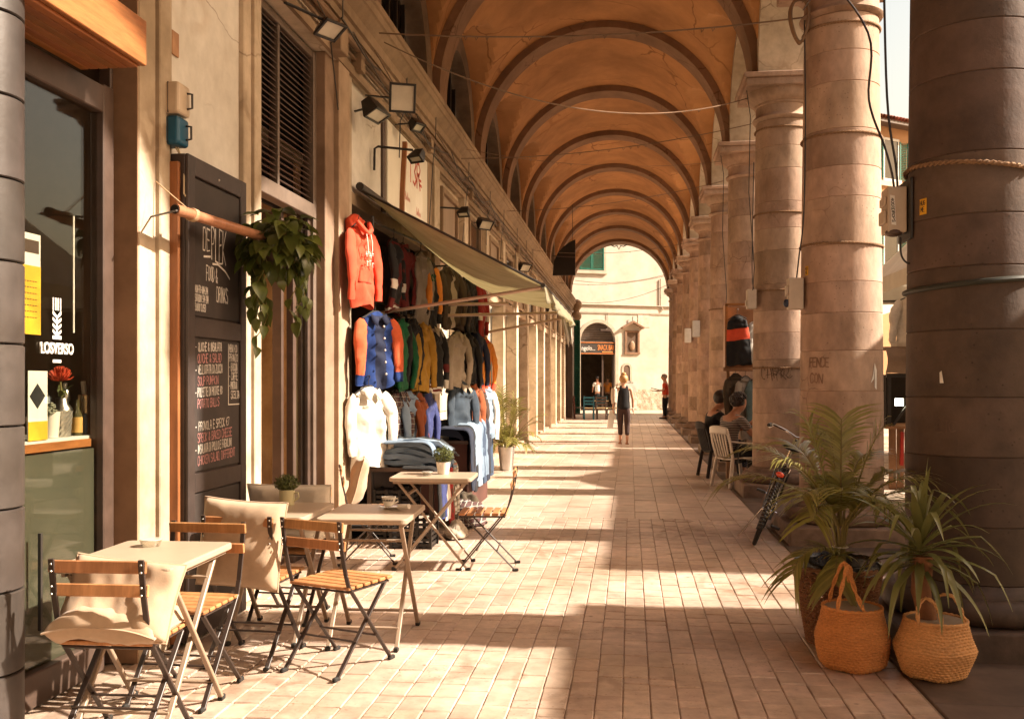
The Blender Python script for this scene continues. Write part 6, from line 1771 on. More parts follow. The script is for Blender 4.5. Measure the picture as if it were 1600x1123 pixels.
# ================================================================ lamps, pipes and cables on the facade
M_GLOW = pm('pale_lamp_glass', (.60, .56, .46), .2, .05, 5, 0)
def flood(label, c, size, face, cat='floodlight', arm=None, wall_x=-2.6):
    # face: direction the glass looks
    t = thing('floodlight', label, cat, c, 0, 'floodlights along the shop row')
    f = Vector(face).normalized(); up = Vector((0, 0, 1)); s = f.cross(up).normalized(); u = s.cross(f)
    M = Matrix((s, u, f)).transposed().to_4x4(); M.translation = Vector(c)
    w, h, d = size
    b = MB()
    vs = [(-w / 2, -h / 2, 0), (w / 2, -h / 2, 0), (w / 2, h / 2, 0), (-w / 2, h / 2, 0), (-w * .32, -h * .3, -d), (w * .32, -h * .3, -d), (w * .32, h * .3, -d), (-w * .32, h * .3, -d)]
    b.add(vs, [(0, 4, 5, 1), (1, 5, 6, 2), (2, 6, 7, 3), (3, 7, 4, 0), (4, 7, 6, 5)])
    for a, e in ((-1, 0), (1, 0), (0, -1), (0, 1)):
        b.box((a * (w / 2 - .01), e * (h / 2 - .01), .006), (.022 if a else w, .022 if e else h, .02))
    b.move(M).build('housing', M_BLACK, t, bevel=.003)
    MB().box((0, 0, .002), (w - .04, h - .04, .004)).move(M).build('lens', M_GLOW, t)
    cc = Vector(c)
    if arm: MB().tube(arm, .013, 8).build('arm', M_BLACK, t)
    else: MB().bar(cc - f * d * .6, (wall_x, c[1], c[2] + .04), .03, .012).build('bracket', M_BLACK, t)
    return t
flood('black wide floodlight facing down beside the white sign', (-2.38, 8.86, 4.02), (.30, .16, .16), (.5, -.1, -.9))
flood('large square grey floodlight turned towards the camera', (-2.22, 9.22, 4.28), (.26, .28, .2), (.35, -.9, -.22))
flood('small black floodlight high at the corner of the white sign', (-2.34, 10.45, 4.32), (.16, .12, .12), (.55, -.35, -.75))
flood('black lamp on a bent arm lighting the white sign', (-2.20, 9.72, 3.80), (.17, .10, .12), (-.25, -.55, -.8), arm=[(-2.6, 9.57, 3.66), (-2.595, 9.57, 3.88), (-2.56, 9.57, 3.90), (-2.22, 9.68, 3.88)])
flood('black lamp on a bent arm past the white sign', (-2.26, 12.9, 3.78), (.17, .10, .12), (-.15, -.6, -.8), arm=[(-2.6, 12.8, 3.60), (-2.595, 12.8, 3.84), (-2.56, 12.8, 3.86), (-2.28, 12.88, 3.85)])
flood('black box floodlight above the first door past the awning', (-2.40, 15.9, 4.12), (.28, .18, .16), (.6, -.5, -.6))
flood('black box floodlight above the far shop doors', (-2.40, 22.0, 4.12), (.30, .20, .16), (.6, -.5, -.6))
flood('small black floodlight farther along the row of doors', (-2.38, 26.2, 3.95), (.30, .22, .2), (.6, -.6, -.5))
flood('black floodlight last along the row of doors', (-2.36, 29.2, 3.70), (.30, .22, .2), (.6, -.6, -.5))
flood('flat black floodlight on a bracket above the door louvre', (-2.32, 7.25, 4.24), (.22, .18, .06), (.45, -.25, -.86), arm=[(-2.60, 6.98, 4.48), (-2.59, 6.98, 4.36), (-2.36, 7.2, 4.30)])
# white shop sign
t = thing('shop_sign', 'white shop sign with curved brown edge and red letters above the awning', 'sign', (-2.62, 11.0, 3.4))
MB().span(-2.638, -2.60, 10.12, 12.16, 3.32, 4.33).build('sign_back', pm('ivory_sign_board', (.74, .70, .60), .5, .03, 4, .02, stain=.08), t, bevel=.004)
bo = [(-.02, 0), (1.12, 0), (1.06, .30), (1.02, .55), (.95, .72), (.80, .84), (.5, .88), (.14, .84), (.06, .5), (.0, .2)]
MB().prism([(10.72 + a, 3.40 + z) for a, z in bo], lambda p, k: (-2.599 + .022 * k, p[0], p[1])).build('sign_plate', M_WHITE_L, t)
e = MB()
for (a, z0), (c, z1) in zip([(-.05, .02), (-.03, .25), (.03, .55), (.10, .85)][:-1], [(-.05, .02), (-.03, .25), (.03, .55), (.10, .85)][1:]): e.bar((-2.575, 10.72 + a, 3.40 + z0), (-2.575, 10.72 + c, 3.40 + z1), .05, .05)
e.build('edge', M_ORW, t)
M_REDL = pm('red_letters', (.55, .07, .03), .5)
b = MB(); SF = lambda u, v: (-2.576, 10.72 + u, v); rs = random.Random(4)
strokes(b, 'T3R', .30, 3.86, .30, SF, rs, .045, 1.15, 0, .05)
for (u0, v0, n_) in ((.12, 3.60, 5), (.70, 3.52, 5)):
    for k in range(n_):
        u = u0 + k * .05; zt = v0 + (.10 if k in (0, 2) else .055)
        swp = [(u, v0), (u + .015, zt), (u + .035, v0 + .01)]
        for a, c in zip(swp[:-1], swp[1:]): b.add([SF(a[0] - .007, a[1]), SF(a[0] + .007, a[1]), SF(c[0] + .007, c[1]), SF(c[0] - .007, c[1])], [(0, 1, 2, 3)])
b.add([SF(.0, 3.41), SF(1.1, 3.41), SF(1.09, 3.435), SF(.0, 3.435)], [(0, 1, 2, 3)])
b.add([SF(.84, 3.90), SF(1.0, 3.90), SF(.99, 3.935), SF(.84, 3.935)], [(0, 1, 2, 3)]); b.add([SF(.84, 3.96), SF(.97, 3.96), SF(.965, 3.99), SF(.84, 3.99)], [(0, 1, 2, 3)])
b.build('sign_lettering', M_REDL, t)['kind'] = 'stuff'
# pipes and cable runs
pr2 = random.Random(6)
pi_ = thing('wall_pipes', 'bundle of pipes and slack cables running under the cornice', 'pipes', (-2.55, 20, 4.5))
M_PIPE = pm('rusty_conduit', (.20, .125, .075), .6, .25, 6, .2, stain=.4)
for z, x, r_ in ((4.60, -2.53, .035), (4.52, -2.56, .018), (4.66, -2.545, .015)):
    MB().tube([(x + pr2.uniform(-.006, .006), y, z + pr2.uniform(-.012, .012)) for y in range(2, 44, 2)], r_, 8).build('pipe', M_PIPE, pi_)
for k in range(9):
    y = 6 + k * 1.0; pts = []
    zb = 4.68 - .03 * (k % 3)
    while y < 40:
        l = pr2.uniform(1.2, 3.2); s_ = pr2.uniform(.03, .22)
        for i in range(7): pts.append((-2.50 + .02 * (k % 4) + .01 * math.sin(i), y + l * i / 7, zb - s_ * math.sin(PI * i / 7)))
        y += l
        if pr2.random() < .12: break
    MB().tube(pts, pr2.choice((.005, .007, .009)), 5).build('cable', M_DARK if k % 3 else M_PIPE, pi_)
for k in range(9):
    y = 8.3 + k * 2.1 + pr2.uniform(-.4, .4); 
    MB().tube([(-2.50, y, 4.95), (-2.51, y + .02, 4.6), (-2.55, y + pr2.uniform(-.2, .2), 4.4), (-2.585, y + pr2.uniform(-.15, .15), pr2.uniform(3.4, 4.1))], .006, 5).build('cable', M_DARK, pi_)
for k in range(6):
    y = 8.75 + k * 3.2
    MB().span(-2.60, -2.50, y, y + .14, 4.42, 4.58).build('junction_box', M_CORNICE, pi_, bevel=.006)
o = MB().span(-2.60, -2.47, 8.02, 8.24, 4.36, 4.62).build('junction_box', M_CORNICE, bevel=.008, origin=(-2.53, 8.1, 4.5)); tag(o, 'plain taupe junction box at the top corner of the louvred door', 'junction box')
# wires across the passage
def wire(label, a, c, sag, r=.006, rough=.0, seed=0):
    a, c = Vector(a), Vector(c); pts = []; rw = random.Random(seed)
    for i in range(41):
        f = i / 40; p = a.lerp(c, f); p.z -= sag * 4 * f * (1 - f); pts.append(p)
    b = MB().tube(pts, r, 5)
    for k in range(int(rough)):
        i = rw.randrange(6, 34); p = pts[i]; b.tube([p, p + Vector((.01, .02, -.03)), p + Vector((.03, 0, -.01))], .005, 4)
    o = b.build('overhead_wire', M_PIPE, origin=a); tag(o, label, 'wire', 'wires strung across the vault'); return o
wire('nearest overhead wire, running from the cornice to the coiled cable', (-2.45, 9.2, 4.92), (1.72, 9.55, 5.02), .10, .008, 12, 1)
wire('sagging overhead wire crossing to the capital behind the coiled cable', (-2.45, 9.4, 4.9), (1.55, 13.0, 5.25), .42, .007, 6, 2)
wire('overhead wire crossing low in front of the second dark bay', (-2.45, 13.8, 4.75), (1.62, 13.2, 4.96), .12, .006, 10, 3)
wire('thin overhead wire rising to the fourth capital across the second dark bay', (-2.45, 14.2, 4.98), (1.55, 16.9, 5.3), .16, .004, 3, 4)
wire('overhead wire across the first bright bay', (-2.45, 19.0, 4.9), (1.6, 17.0, 4.98), .12, .006, 4, 5)
wire('overhead wire across the middle of the bright bays', (-2.45, 24.0, 4.8), (1.6, 24.3, 5.0), .18, .006, 2, 6)
wire('overhead wire before the end arch', (-2.45, 33.0, 4.9), (1.6, 31.6, 5.05), .2, .008, 2, 7)
wire('overhead wire at the end arch', (-2.4, 41.8, 5.9), (1.6, 42.0, 6.15), .22, .010, 0, 8)
wire('lower overhead wire at the end arch', (-2.4, 42.2, 5.0), (1.6, 42.2, 5.7), .3, .010, 0, 9)
# dark hanging board near the end
t = thing('hanging_board', 'dark board with a curved top hung from the vault near the end arch', 'hanging board', (-2.0, 30, 5.0))
pts = [(0, 0), (.62, 0), (.62, 1.12), (.45, 1.03), (.28, .88), (.14, .70), (.04, .45)]
MB().prism([(-2.42 + a * 1.15, 4.82 + z) for a, z in pts], lambda p, k: (p[0], 30.0 + .06 * (1 - k), p[1])).build('panel', M_BLACK, t)
MB().bar((-2.42, 29.95, 5.42), (-1.72, 29.95, 5.38), .03).build('crossbar', M_BROWN, t)
MB().bar((-1.80, 30.03, 5.9), (-1.80, 30.03, 7.0), .015).build('rod', M_DARK, t)
# small iron bracket ornament under the end arch
o = MB().tube([(XC - .35, 42.4, 7.50), (XC - .2, 42.4, 7.42), (XC - .08, 42.4, 7.46), (XC, 42.4, 7.30), (XC + .08, 42.4, 7.46), (XC + .2, 42.4, 7.42), (XC + .35, 42.4, 7.50)], .025, 6).build('iron_scroll', M_DARK, origin=(XC, 42.4, 7.5)); tag(o, 'curled iron ornament hanging at the crown of the end arch', 'ornament')
# green shutter door at the far end
t = thing('green_shutter', 'tall green slatted shutter standing open at the end of the shops', 'shutter', (-2.35, 40.9, 0))
b = MB(); b.span(-2.60, -2.55, 40.86, 40.92, .1, 4.1); b.span(-2.18, -2.12, 40.86, 40.92, .1, 4.1)
for zz in (.1, 2.0, 4.02): b.span(-2.55, -2.18, 40.86, 40.92, zz, zz + .10)
b.build('frame', M_GREEN, t)
gs = MB().box((0, 0, 0), (.36, .05, .014), (R(35), 0, 0)).mesh('slat', M_GREEN)
for k in range(40):
    q = bpy.data.objects.new('slat', gs); COL.objects.link(q); q.parent = t; q.location = (-.015, -.01, .24 + k * .095)
MB().span(-2.60, -2.13, 40.93, 40.96, .1, 4.1).build('back_panel', M_GREEN, t)
o = MB().span(-2.62, -2.36, 39.6, 40.7, 0.02, 4.2).build('dark_door', M_BROWN, bevel=.02, origin=(-2.5, 40, 0)); tag(o, 'dark brown door leaf before the green shutter', 'door')
# rope-like beaded chain curtain on a far pilaster
b = MB()
for k in range(44): b.ball((-2.50, 36.2, .2 + k * .085), .035, 6, 4)
o = b.build('bead_chain', M_CORNICE, origin=(-2.5, 36.2, 0)); tag(o, 'long twisted chain hanging down a far pilaster', 'chain')
# ================================================================ things on the columns
M_ROPE = pm('brown_rope', (.24, .14, .075), .9, .3, 30, .3)
def ring(k, z, label, tilt=0.0, r=.012, twist=70):
    c = (COLX, COLY0 + BAY * k, z); R0 = rad(z) + r * .9
    b = MB()
    for ph in (0, PI):
        pts = []
        for i in range(150):
            a = 2 * PI * i / 150; q = twist * a / 2 + ph
            pts.append((c[0] + (R0 + r * .55 * math.cos(q)) * math.cos(a), c[1] + (R0 + r * .55 * math.cos(q)) * math.sin(a), z + r * .55 * math.sin(q) + tilt * math.cos(a)))
        b.tube(pts, r * .62, 5, closed=True)
    o = b.build('rope_ring', M_ROPE, origin=c); tag(o, label, 'rope', 'ropes tied round the columns'); return o
ring(0, 2.70, 'slanting rope round the nearest dark column', -.05, .014)
ring(1, 2.79, 'rope round the bicycle column at the height of the yellow sticker', -.01)
ring(1, 3.82, 'rope high round the bicycle column', 0)
ring(1, 4.85, 'rope just below the top of the bicycle column', 0)
ring(2, 4.84, 'rope below the capital of the column with the grey strapped box', 0)
ring(2, 3.72, 'rope halfway up the column with the grey strapped box', 0)
ring(2, 2.70, 'rope at the level of the grey strapped box', 0)
ring(2, 1.68, 'rope above the scribbled graffiti', 0)
ring(3, 2.2, 'rope round the column behind the hanging dress', 0)
ring(4, 3.0, 'rope round the slim looking fifth column', 0)
o = MB().tube([(COLX + (rad(2.06) + .012) * math.cos(a), COLY0 + (rad(2.06) + .012) * math.sin(a), 2.06 + .03 * math.cos(a)) for a in [2 * PI * i / 60 for i in range(60)]], .016, 8, closed=True).build('cable_band', pm('green_black_cable', (.035, .035, .025), .5), origin=(COLX, COLY0, 2.06)); tag(o, 'thick dark cable tied round the nearest column', 'cable')
def on_col(k, px, py):
    th = math.atan((px - 800) / 1500) - R(7.03); cx, cy = COLX, COLY0 + BAY * k
    d = Vector((math.sin(th), math.cos(th))); c = Vector((cx, cy)); L0 = c.dot(d); off = abs(c.x * d.y - c.y * d.x)
    rr = .375
    for _ in range(4):
        s_ = L0 - math.sqrt(max(0, rr * rr - off * off)); p = d * s_
        fwd = -.1224 * p.x + .9925 * p.y; z = 1.5 + (596 - py) / 1500 * fwd; rr = rad(z)
    n = (p - c).normalized()
    return p, z, n, math.atan2(n.y, n.x)
def patch(b, k, ang, z, w, h, off=.004, rows=1):
    cy = COLY0 + BAY * k; n = 6; vs = []
    for j in (0, 1):
        for i in range(n + 1):
            a = ang + (i / n - .5) * w / rad(z); zz = z + (j - .5) * h; rr = rad(zz) + off
            vs.append((COLX + rr * math.cos(a), cy + rr * math.sin(a), zz))
    b.add(vs, [(i, i + 1, n + 2 + i, n + 1 + i) for i in range(n)], 0, True)
def col_fn(k, ang, off):
    cy = COLY0 + BAY * k
    return lambda u, v: (COLX + (rad(v) + off) * math.cos(ang + u / rad(v)), cy + (rad(v) + off) * math.sin(ang + u / rad(v)), v)
M_YST = pm('yellow_sticker', (.75, .40, .02), .6, .05, 20, .02)
M_INK = pm('dark_ink', (.03, .025, .02), .8)
for k, px, py, w, h, lab, txt in ((0, 1443, 323, .056, .092, 'yellow HUG ME sticker on the nearest dark column', 1), (1, 1261, 423, .052, .09, 'yellow sticker on the bicycle column', 1), (3, 1137, 497, .07, .10, 'yellow sticker beside the hanging dress', 0)):
    p, z, n, ang = on_col(k, px, py)
    b = MB(); patch(b, k, ang, z, w, h)
    o = b.build('sticker', M_YST, origin=(p.x, p.y, z)); tag(o, lab, 'sticker')
    if txt:
        b = MB(); f = col_fn(k, ang, .006); rk = random.Random(k)
        strokes(b, 'HUG', -.021, z + .008, .026, f, rk, .0038, .85); strokes(b, 'ME', -.016, z - .03, .026, f, rk, .0038, .95)
        b.build('writing', M_INK, o)
p, z, n, ang = on_col(1, 1366, 595)
b = MB(); f = col_fn(1, ang, .006)
b.add([f(-.05, z - .02), f(-.01, z + .02), f(.0, z + .17), f(-.02, z + .06)], [(0, 1, 2, 3)]); b.add([f(0.0, z - .06), f(.025, z - .08), f(.03, z + .10), f(.0, z + .17)], [(0, 1, 2, 3)])
o = b.build('paper_scrap', M_WHITE_L, origin=(p.x, p.y, z)); tag(o, 'torn white paper scrap on the right flank of the bicycle column', 'paper scrap')
p, z, n, ang = on_col(0, 1472, 590)
b = MB(); f = col_fn(0, ang, .006); b.add([f(-.01, z - .03), f(.012, z - .03), f(.0, z + .04), f(-.012, z + .03)], [(0, 1, 2, 3)])
o = b.build('paper_scrap', M_WHITE_L, origin=(p.x, p.y, z)); tag(o, 'tiny torn paper scrap on the nearest dark column', 'paper scrap')
# scribbled graffiti
p, z, n, ang = on_col(2, 1212, 585)
b = MB(); f = col_fn(2, ang, .005); rk = random.Random(41)
strokes(b, 'CARKC', -.21, z - .06, .15, f, rk, .009, .95, 0, .9); strokes(b, 'SOC', -.05, z - .02, .11, f, rk, .006, 1.2, 0, 1.2)
o = b.build('graffiti', pm('faded_black_marker', (.12, .075, .05), .9), origin=(p.x, p.y, z)); tag(o, 'black scribbled graffiti tag on the column behind the bicycle handlebar', 'graffiti')
p, z, n, ang = on_col(1, 1282, 568)
b = MB(); f = col_fn(1, ang, .005)
strokes(b, 'FENCE', -.12, z - .03, .085, f, rk, .012, .8, 0, .3); strokes(b, 'CON', -.11, z - .18, .085, f, rk, .012, .9, 0, .4)
o = b.build('graffiti', pm('faded_brown_marker', (.25, .155, .105), .9), origin=(p.x, p.y, z)); tag(o, 'faded brown capitals written on the bicycle column', 'graffiti')
p, z, n, ang = on_col(0, 1480, 670)
b = MB(); f = col_fn(0, ang, .005); strokes(b, 'ETC', -.06, z - .02, .06, f, rk, .006, 1.0, .1, .5)
o = b.build('graffiti', pm('faded_pale_marker', (.15, .10, .075), .9), origin=(p.x, p.y, z)); tag(o, 'faint pale scrawl low on the nearest dark column', 'graffiti')
# junction boxes
M_BOXG = pm('grey_beige_plastic', (.50, .40, .30), .5, .06, 10, .05, stain=.15)
t = thing('meter_box', 'grey box with white printed strip strapped to the nearest column', 'electrical box', (1.58, 6.02, 2.4))
MB().span(1.515, 1.625, 5.92, 6.08, 2.385, 2.655).build('case', M_BOXG, t, bevel=.008, seg=2)
MB().span(1.63, 1.65, 5.88, 6.14, 2.34, 2.70).build('back_plate', M_DARK, t, bevel=.004)
MB().span(1.495, 1.514, 5.94, 6.06, 2.44, 2.52).build('side_socket', M_BOXG, t, bevel=.005); MB().span(1.50, 1.514, 5.94, 6.06, 2.55, 2.60).build('side_latch', M_BOXG, t, bevel=.004)
MB().ball((1.555, 5.95, 2.385), .05, 14, 8, 0, (1, .8, .5)).build('plug', M_BROWN, t)
sp = MB().add([(1.535, 5.918, 2.43), (1.562, 5.918, 2.425), (1.553, 5.918, 2.60), (1.526, 5.918, 2.605)], [(0, 1, 2, 3)]).build('printed_strip', M_WHITE_L, t)
b = MB(); rk = random.Random(2)
fs_ = lambda u, v: (1.556 - v - .052 * (u), 5.917, 2.436 + u)
strokes(b, '400%DROPS', .006, .004, .016, lambda u, v: (1.5275 + v + .055 * u, 5.917, 2.592 - u), rk, .0036, 1.62, 0, .05)
b.build('print', M_INK, sp)
b = MB(); b.tube(spl([(1.56, 5.96, 2.66), (1.54, 5.94, 2.75), (1.50, 5.94, 2.9), (1.43, 6.02, 3.2), (1.42, 6.0, 3.6), (1.48, 7.5, 4.5), (1.64, 9.45, 5.05)]), .007, 8); o = b.build('cable', M_DARK, origin=(1.56, 5.96, 2.66)); tag(o, 'long black cable sweeping from the meter box up to the coiled cable', 'cable')
b = MB(); b.tube(spl([(1.58, 5.96, 2.66), (1.56, 5.92, 2.78), (1.52, 5.96, 3.2), (1.51, 6.02, 4.2), (1.50, 6.12, 5.2)]), .007, 8); o = b.build('cable', M_DARK, origin=(1.58, 5.96, 2.66)); tag(o, 'black cable rising straight from the meter box', 'cable')
b = MB(); b.tube(spl([(1.60, 5.97, 2.36), (1.60, 5.95, 2.25), (1.64, 5.94, 2.20), (1.72, 5.96, 2.22)]), .006, 6); o = b.build('cable', M_DARK, origin=(1.6, 5.97, 2.36)); tag(o, 'short dark cable looping under the meter box', 'cable')
t = thing('switch_box', 'beige switch box with dark plug between bicycle column and its neighbour', 'electrical box', (1.58, 9.5, 2.2))
MB().span(1.50, 1.64, 9.42, 9.55, 2.19, 2.49).build('case', M_BOXG, t, bevel=.008, seg=2); MB().ball((1.485, 9.45, 2.25), .04, 12, 8, 0, (.8, .7, 1)).build('plug', pm('dark_blue_plug', (.02, .03, .06), .4), t); MB().span(1.48, 1.499, 9.43, 9.53, 2.32, 2.42).build('side_socket', M_BOXG, t, bevel=.004)
o = MB().tube(spl([(1.58, 9.46, 2.49), (1.60, 9.44, 2.7), (1.64, 9.42, 3.1), (1.66, 9.45, 4.0), (1.66, 9.5, 5.0)]), .007, 6).build('cable', M_DARK, origin=(1.58, 9.46, 2.49)); tag(o, 'dark cable climbing from the switch box up the bicycle column', 'cable')
t = thing('switch_box', 'grey beige box strapped to the column above the seated people', 'electrical box', (1.6, 13.0, 2.5))
MB().span(1.53, 1.65, 12.95, 13.10, 2.46, 2.72).build('case', M_BOXG, t, bevel=.008); MB().span(1.515, 1.529, 12.97, 13.06, 2.50, 2.58).build('side_socket', M_BOXG, t, bevel=.004)
o = MB().tube(spl([(1.62, 13.0, 2.72), (1.60, 12.98, 2.85), (1.60, 13.0, 3.2), (1.62, 13.0, 4.4)]), .006, 6).build('cable', M_DARK, origin=(1.62, 13.0, 2.72)); tag(o, 'dark cable rising from the box above the seated people', 'cable')
for k, (y, lab) in enumerate(((27.5, 'small white box on a far column, left of two'), (24.0, 'small white box on a far column, right of two'))):
    o = MB().span(1.52, 1.70, y - .05, y + .12, 2.60, 3.0).build('white_box', M_WHITE, bevel=.01, origin=(1.6, y, 2.8)); tag(o, lab, 'electrical box')
o = MB().lathe([(.001, 0), (.05, 0), (.035, .05), (.02, .10), (.001, .13)], 12, (1.62, 16.75, 2.42)).build('blue_plug', pm('blue_plug_plastic', (.01, .12, .35), .4), origin=(1.62, 16.75, 2.42)); tag(o, 'blue plug hanging on a far column', 'plug')
# coil of cable high on the second column
t = thing('cable_coil', 'coil of brown cable tied high on the bicycle column', 'cable coil', (1.60, 9.40, 4.95))
for k in range(9):
    b = MB(); a0 = .10 + .008 * k
    pts = [(1.60 + (.075 + .006 * (k % 4)) * math.cos(2 * PI * i / 36) * (1 - .35 * math.cos(2 * PI * i / 36 - PI / 2 - PI)), 9.38 + .006 * k, 4.93 + (.20 + .008 * (k % 3)) * math.sin(2 * PI * i / 36)) for i in range(36)]
    b.tube(pts, .008, 6, closed=True); b.build('loop', M_ROPE if k % 3 else M_PIPE, t)
# downpipes of wire on third column
for k, (x, y, lab) in enumerate(((1.52, 12.95, 'thin cable dangling from the capital of the column above the plastic chair'), (1.52, 16.6, 'thin cable dangling from the fourth capital'))):
    o = MB().tube([(x, y, 5.35), (x + .05, y, 5.0), (x + .03, y, 4.0), (x + .10, y, 3.0), (x + .08, y, 2.7)], .006, 5).build('cable', M_DARK, origin=(x, y, 5.3)); tag(o, lab, 'cable')
# ================================================================ people
def skin(name, pts, edges, mat, parent, sub=2, root=0, smooth=True):
    me = bpy.data.meshes.new(name)
    me.from_pydata([p[:3] for p in pts], edges, [])
    o = bpy.data.objects.new(name, me); COL.objects.link(o)
    md = o.modifiers.new('skin', 'SKIN'); md.use_smooth_shade = True; md.branch_smoothing = .6
    for i, p in enumerate(pts):
        sv = me.skin_vertices[0].data[i]
        r_ = p[3]; sv.radius = (r_, p[4] if len(p) > 4 else r_)
        sv.use_root = (i == root)
    s_ = o.modifiers.new('sub', 'SUBSURF'); s_.levels = sub; s_.render_levels = sub
    me.materials.append(mat)
    if parent is not None: o.parent = parent
    return o
M_SKIN = pm('skin', (.50, .27, .17), .55, .06, 12, .05, stain=.05)
M_SKIND = pm('tanned_skin', (.36, .17, .10), .55, .06, 12, .05, stain=.05)
def hair_cap(b, c, r, seed, tilt=(0, 0, 0), sc3=(1, 1.05, 1.05), cut=-.35):
    M = Euler(tilt).to_matrix()
    def fn(u, v):
        a = 2 * PI * u; e = PI / 2 - v * (PI / 2 - cut * 1.2)
        d = Vector((math.cos(a) * math.cos(e), math.sin(a) * math.cos(e), math.sin(e)))
        k = 1 + .06 * noise.noise(d * 5 + Vector((seed, 0, 0))) + .03 * noise.noise(d * 14 + Vector((seed, 3, 0)))
        # forehead side (+y) shorter
        if d.y > .35 and d.z < .45: k *= .86
        return Vector(c) + M @ Vector((d.x * r * sc3[0] * k, d.y * r * sc3[1] * k, d.z * r * sc3[2] * k))
    b.grid(fn, 30, 16, 0, True, True)
    return b
def face(parent, c, r, f, mat, up=Vector((0, 0, 1))):
    f = Vector(f).normalized(); s = f.cross(up).normalized()
    b = MB(); c = Vector(c)
    b.ball(c + f * r * 1.0 + up * -r * .12, r * .17, 8, 6, 0, (1, 1, 1.5))
    for sg in (-1, 1): b.ball(c + s * sg * r * .92 - up * r * .05, r * .22, 8, 6, 0, (.7, .9, 1.3))
    b.build('ears_and_nose', mat, parent, world=False)
    e = MB()
    for sg in (-1, 1): e.ball(c + f * r * .86 + s * sg * r * .34 + up * r * .12, r * .10, 8, 5)
    e.build('eyes', M_INK, parent, world=False)
    m = MB(); m.tube([c + f * r * .90 - up * r * .45 - s * r * .25, c + f * r * .95 - up * r * .48, c + f * r * .90 - up * r * .45 + s * r * .25], r * .06, 5); m.build('mouth', pm('lips', (.32, .10, .08), .5), parent, world=False)
def hand(parent, w, d, side, mat, size=.17, curl=.5, name='hand'):
    # wrist w, direction d, palm normal via side; five fingers
    d = Vector(d).normalized(); s = Vector(side); s = (s - d * s.dot(d)).normalized(); n = d.cross(s)
    w = Vector(w); b = MB(); L_ = size
    palm = w + d * L_ * .28
    M = Matrix((s, n, d)).transposed()
    b.ball(palm, L_ * .27, 10, 6, 0, (1, 1, 1))
    k0 = len(b.v) - 0
    b.v = [tuple(palm + s * (Vector(p) - palm).dot(s) * .9 + n * (Vector(p) - palm).dot(n) * .42 + d * (Vector(p) - palm).dot(d) * 1.1) for p in b.v]
    for i, (o_, ln) in enumerate(((-.17, .40), (-.06, .46), (.06, .43), (.17, .34))):
        p = w + d * L_ * .5 + s * o_ * L_; dd = d.copy(); pts = [p]
        for j in range(3):
            dd = (dd + n * curl * .5).normalized(); p = p + dd * ln * L_ / 3; pts.append(p)
        b.tube(pts, [L_ * .052, L_ * .05, L_ * .045, L_ * .035], 6)
    p = w + d * L_ * .18 - s * L_ * .18; pts = [p, p + (d * .5 - s * .6).normalized() * L_ * .2, p + (d * .9 - s * .5 + n * curl).normalized() * L_ * .38]
    b.tube(pts, [L_ * .065, L_ * .06, L_ * .045], 6)
    return b.build(name, mat, parent, world=False)
# ---- woman walking away, local +y forward
def local(t): return WM[t.name]
W_ = thing('person', 'woman walking away in sleeveless black top and cropped dark trousers with shoulder bag', 'person', (-.16, 23.2, 0), R(4))
P = [(0, 0, .86, .125, .10), (0, -.005, 1.0, .12, .085), (0, .0, 1.14, .125, .085), (0, -.01, 1.29, .135, .085), (0, -.012, 1.375, .075, .06), (0, .0, 1.43, .05), (0, .012, 1.485, .08, .085), (0, .012, 1.56, .095, .105), (0, .005, 1.645, .07, .08),
     (.165, -.01, 1.335, .045), (.215, -.04, 1.08, .036), (.225, .03, .87, .026), (-.165, -.01, 1.335, .045), (-.225, .0, 1.08, .036), (-.25, .06, .86, .026),
     (.085, .0, .78, .085), (.085, .04, .47, .056), (.08, -.06, .11, .035), (.08, .03, .035, .03, .022), (-.085, .0, .78, .085), (-.08, .05, .48, .056), (-.075, .06, .11, .035), (-.08, .15, .035, .03, .022), (.08, .12, .025, .026, .016), (-.08, .24, .025, .026, .016)]
Ed = [(0, 1), (1, 2), (2, 3), (3, 4), (4, 5), (5, 6), (6, 7), (7, 8), (3, 9), (9, 10), (10, 11), (3, 12), (12, 13), (13, 14), (0, 15), (15, 16), (16, 17), (17, 18), (0, 19), (19, 20), (20, 21), (21, 22), (18, 23), (22, 24)]
skin('body', P, Ed, M_SKIN, W_)
skin('top', [(0, -.005, .80, .175, .14), (0, -.005, .93, .165, .13), (0, -.005, 1.04, .150, .115), (0, 0, 1.16, .155, .115), (0, -.01, 1.28, .16, .11), (0, -.012, 1.355, .115, .065), (.10, -.012, 1.375, .05, .05), (-.10, -.012, 1.375, .05, .05)], [(0, 1), (1, 2), (2, 3), (3, 4), (4, 5), (5, 6), (5, 7)], C['black'], W_)
skin('trousers', [(0, 0, 1.02, .135, .105), (0, -.01, .86, .165, .14), (.085, -.01, .76, .10, .105), (.085, .03, .48, .072), (.08, -.05, .20, .055), (-.085, -.01, .76, .10, .105), (-.08, .045, .49, .072), (-.075, .06, .20, .055)], [(0, 1), (1, 2), (2, 3), (3, 4), (1, 5), (5, 6), (6, 7)], fab('dark_brown_trouser', (.045, .022, .018)), W_)
b = MB(); hair_cap(b, (0, .005, 1.565), .105, 2, (R(14), 0, 0), (1, 1.08, 1.1), -.55); b.ball((0, -.02, 1.685), .05, 12, 8, 0, (1.2, 1.1, .8)); b.build('hair', pm('blonde_hair', (.42, .23, .09), .5, .3, 40, .4), W_, world=False)
face(W_, (0, .012, 1.57), .085, (0, 1, 0), M_SKIN)
hand(W_, (.225, .03, .87), (0, .1, -1), (0, 1, 0), M_SKIN); hand(W_, (-.25, .06, .86), (0, .1, -1), (0, 1, 0), M_SKIN)
for sx, y, z in ((.08, .05, .012), (-.08, .17, .012)): MB().box((sx, y, z), (.085, .25, .022)).build('sandal', M_ORW, W_, world=False, bevel=.008)
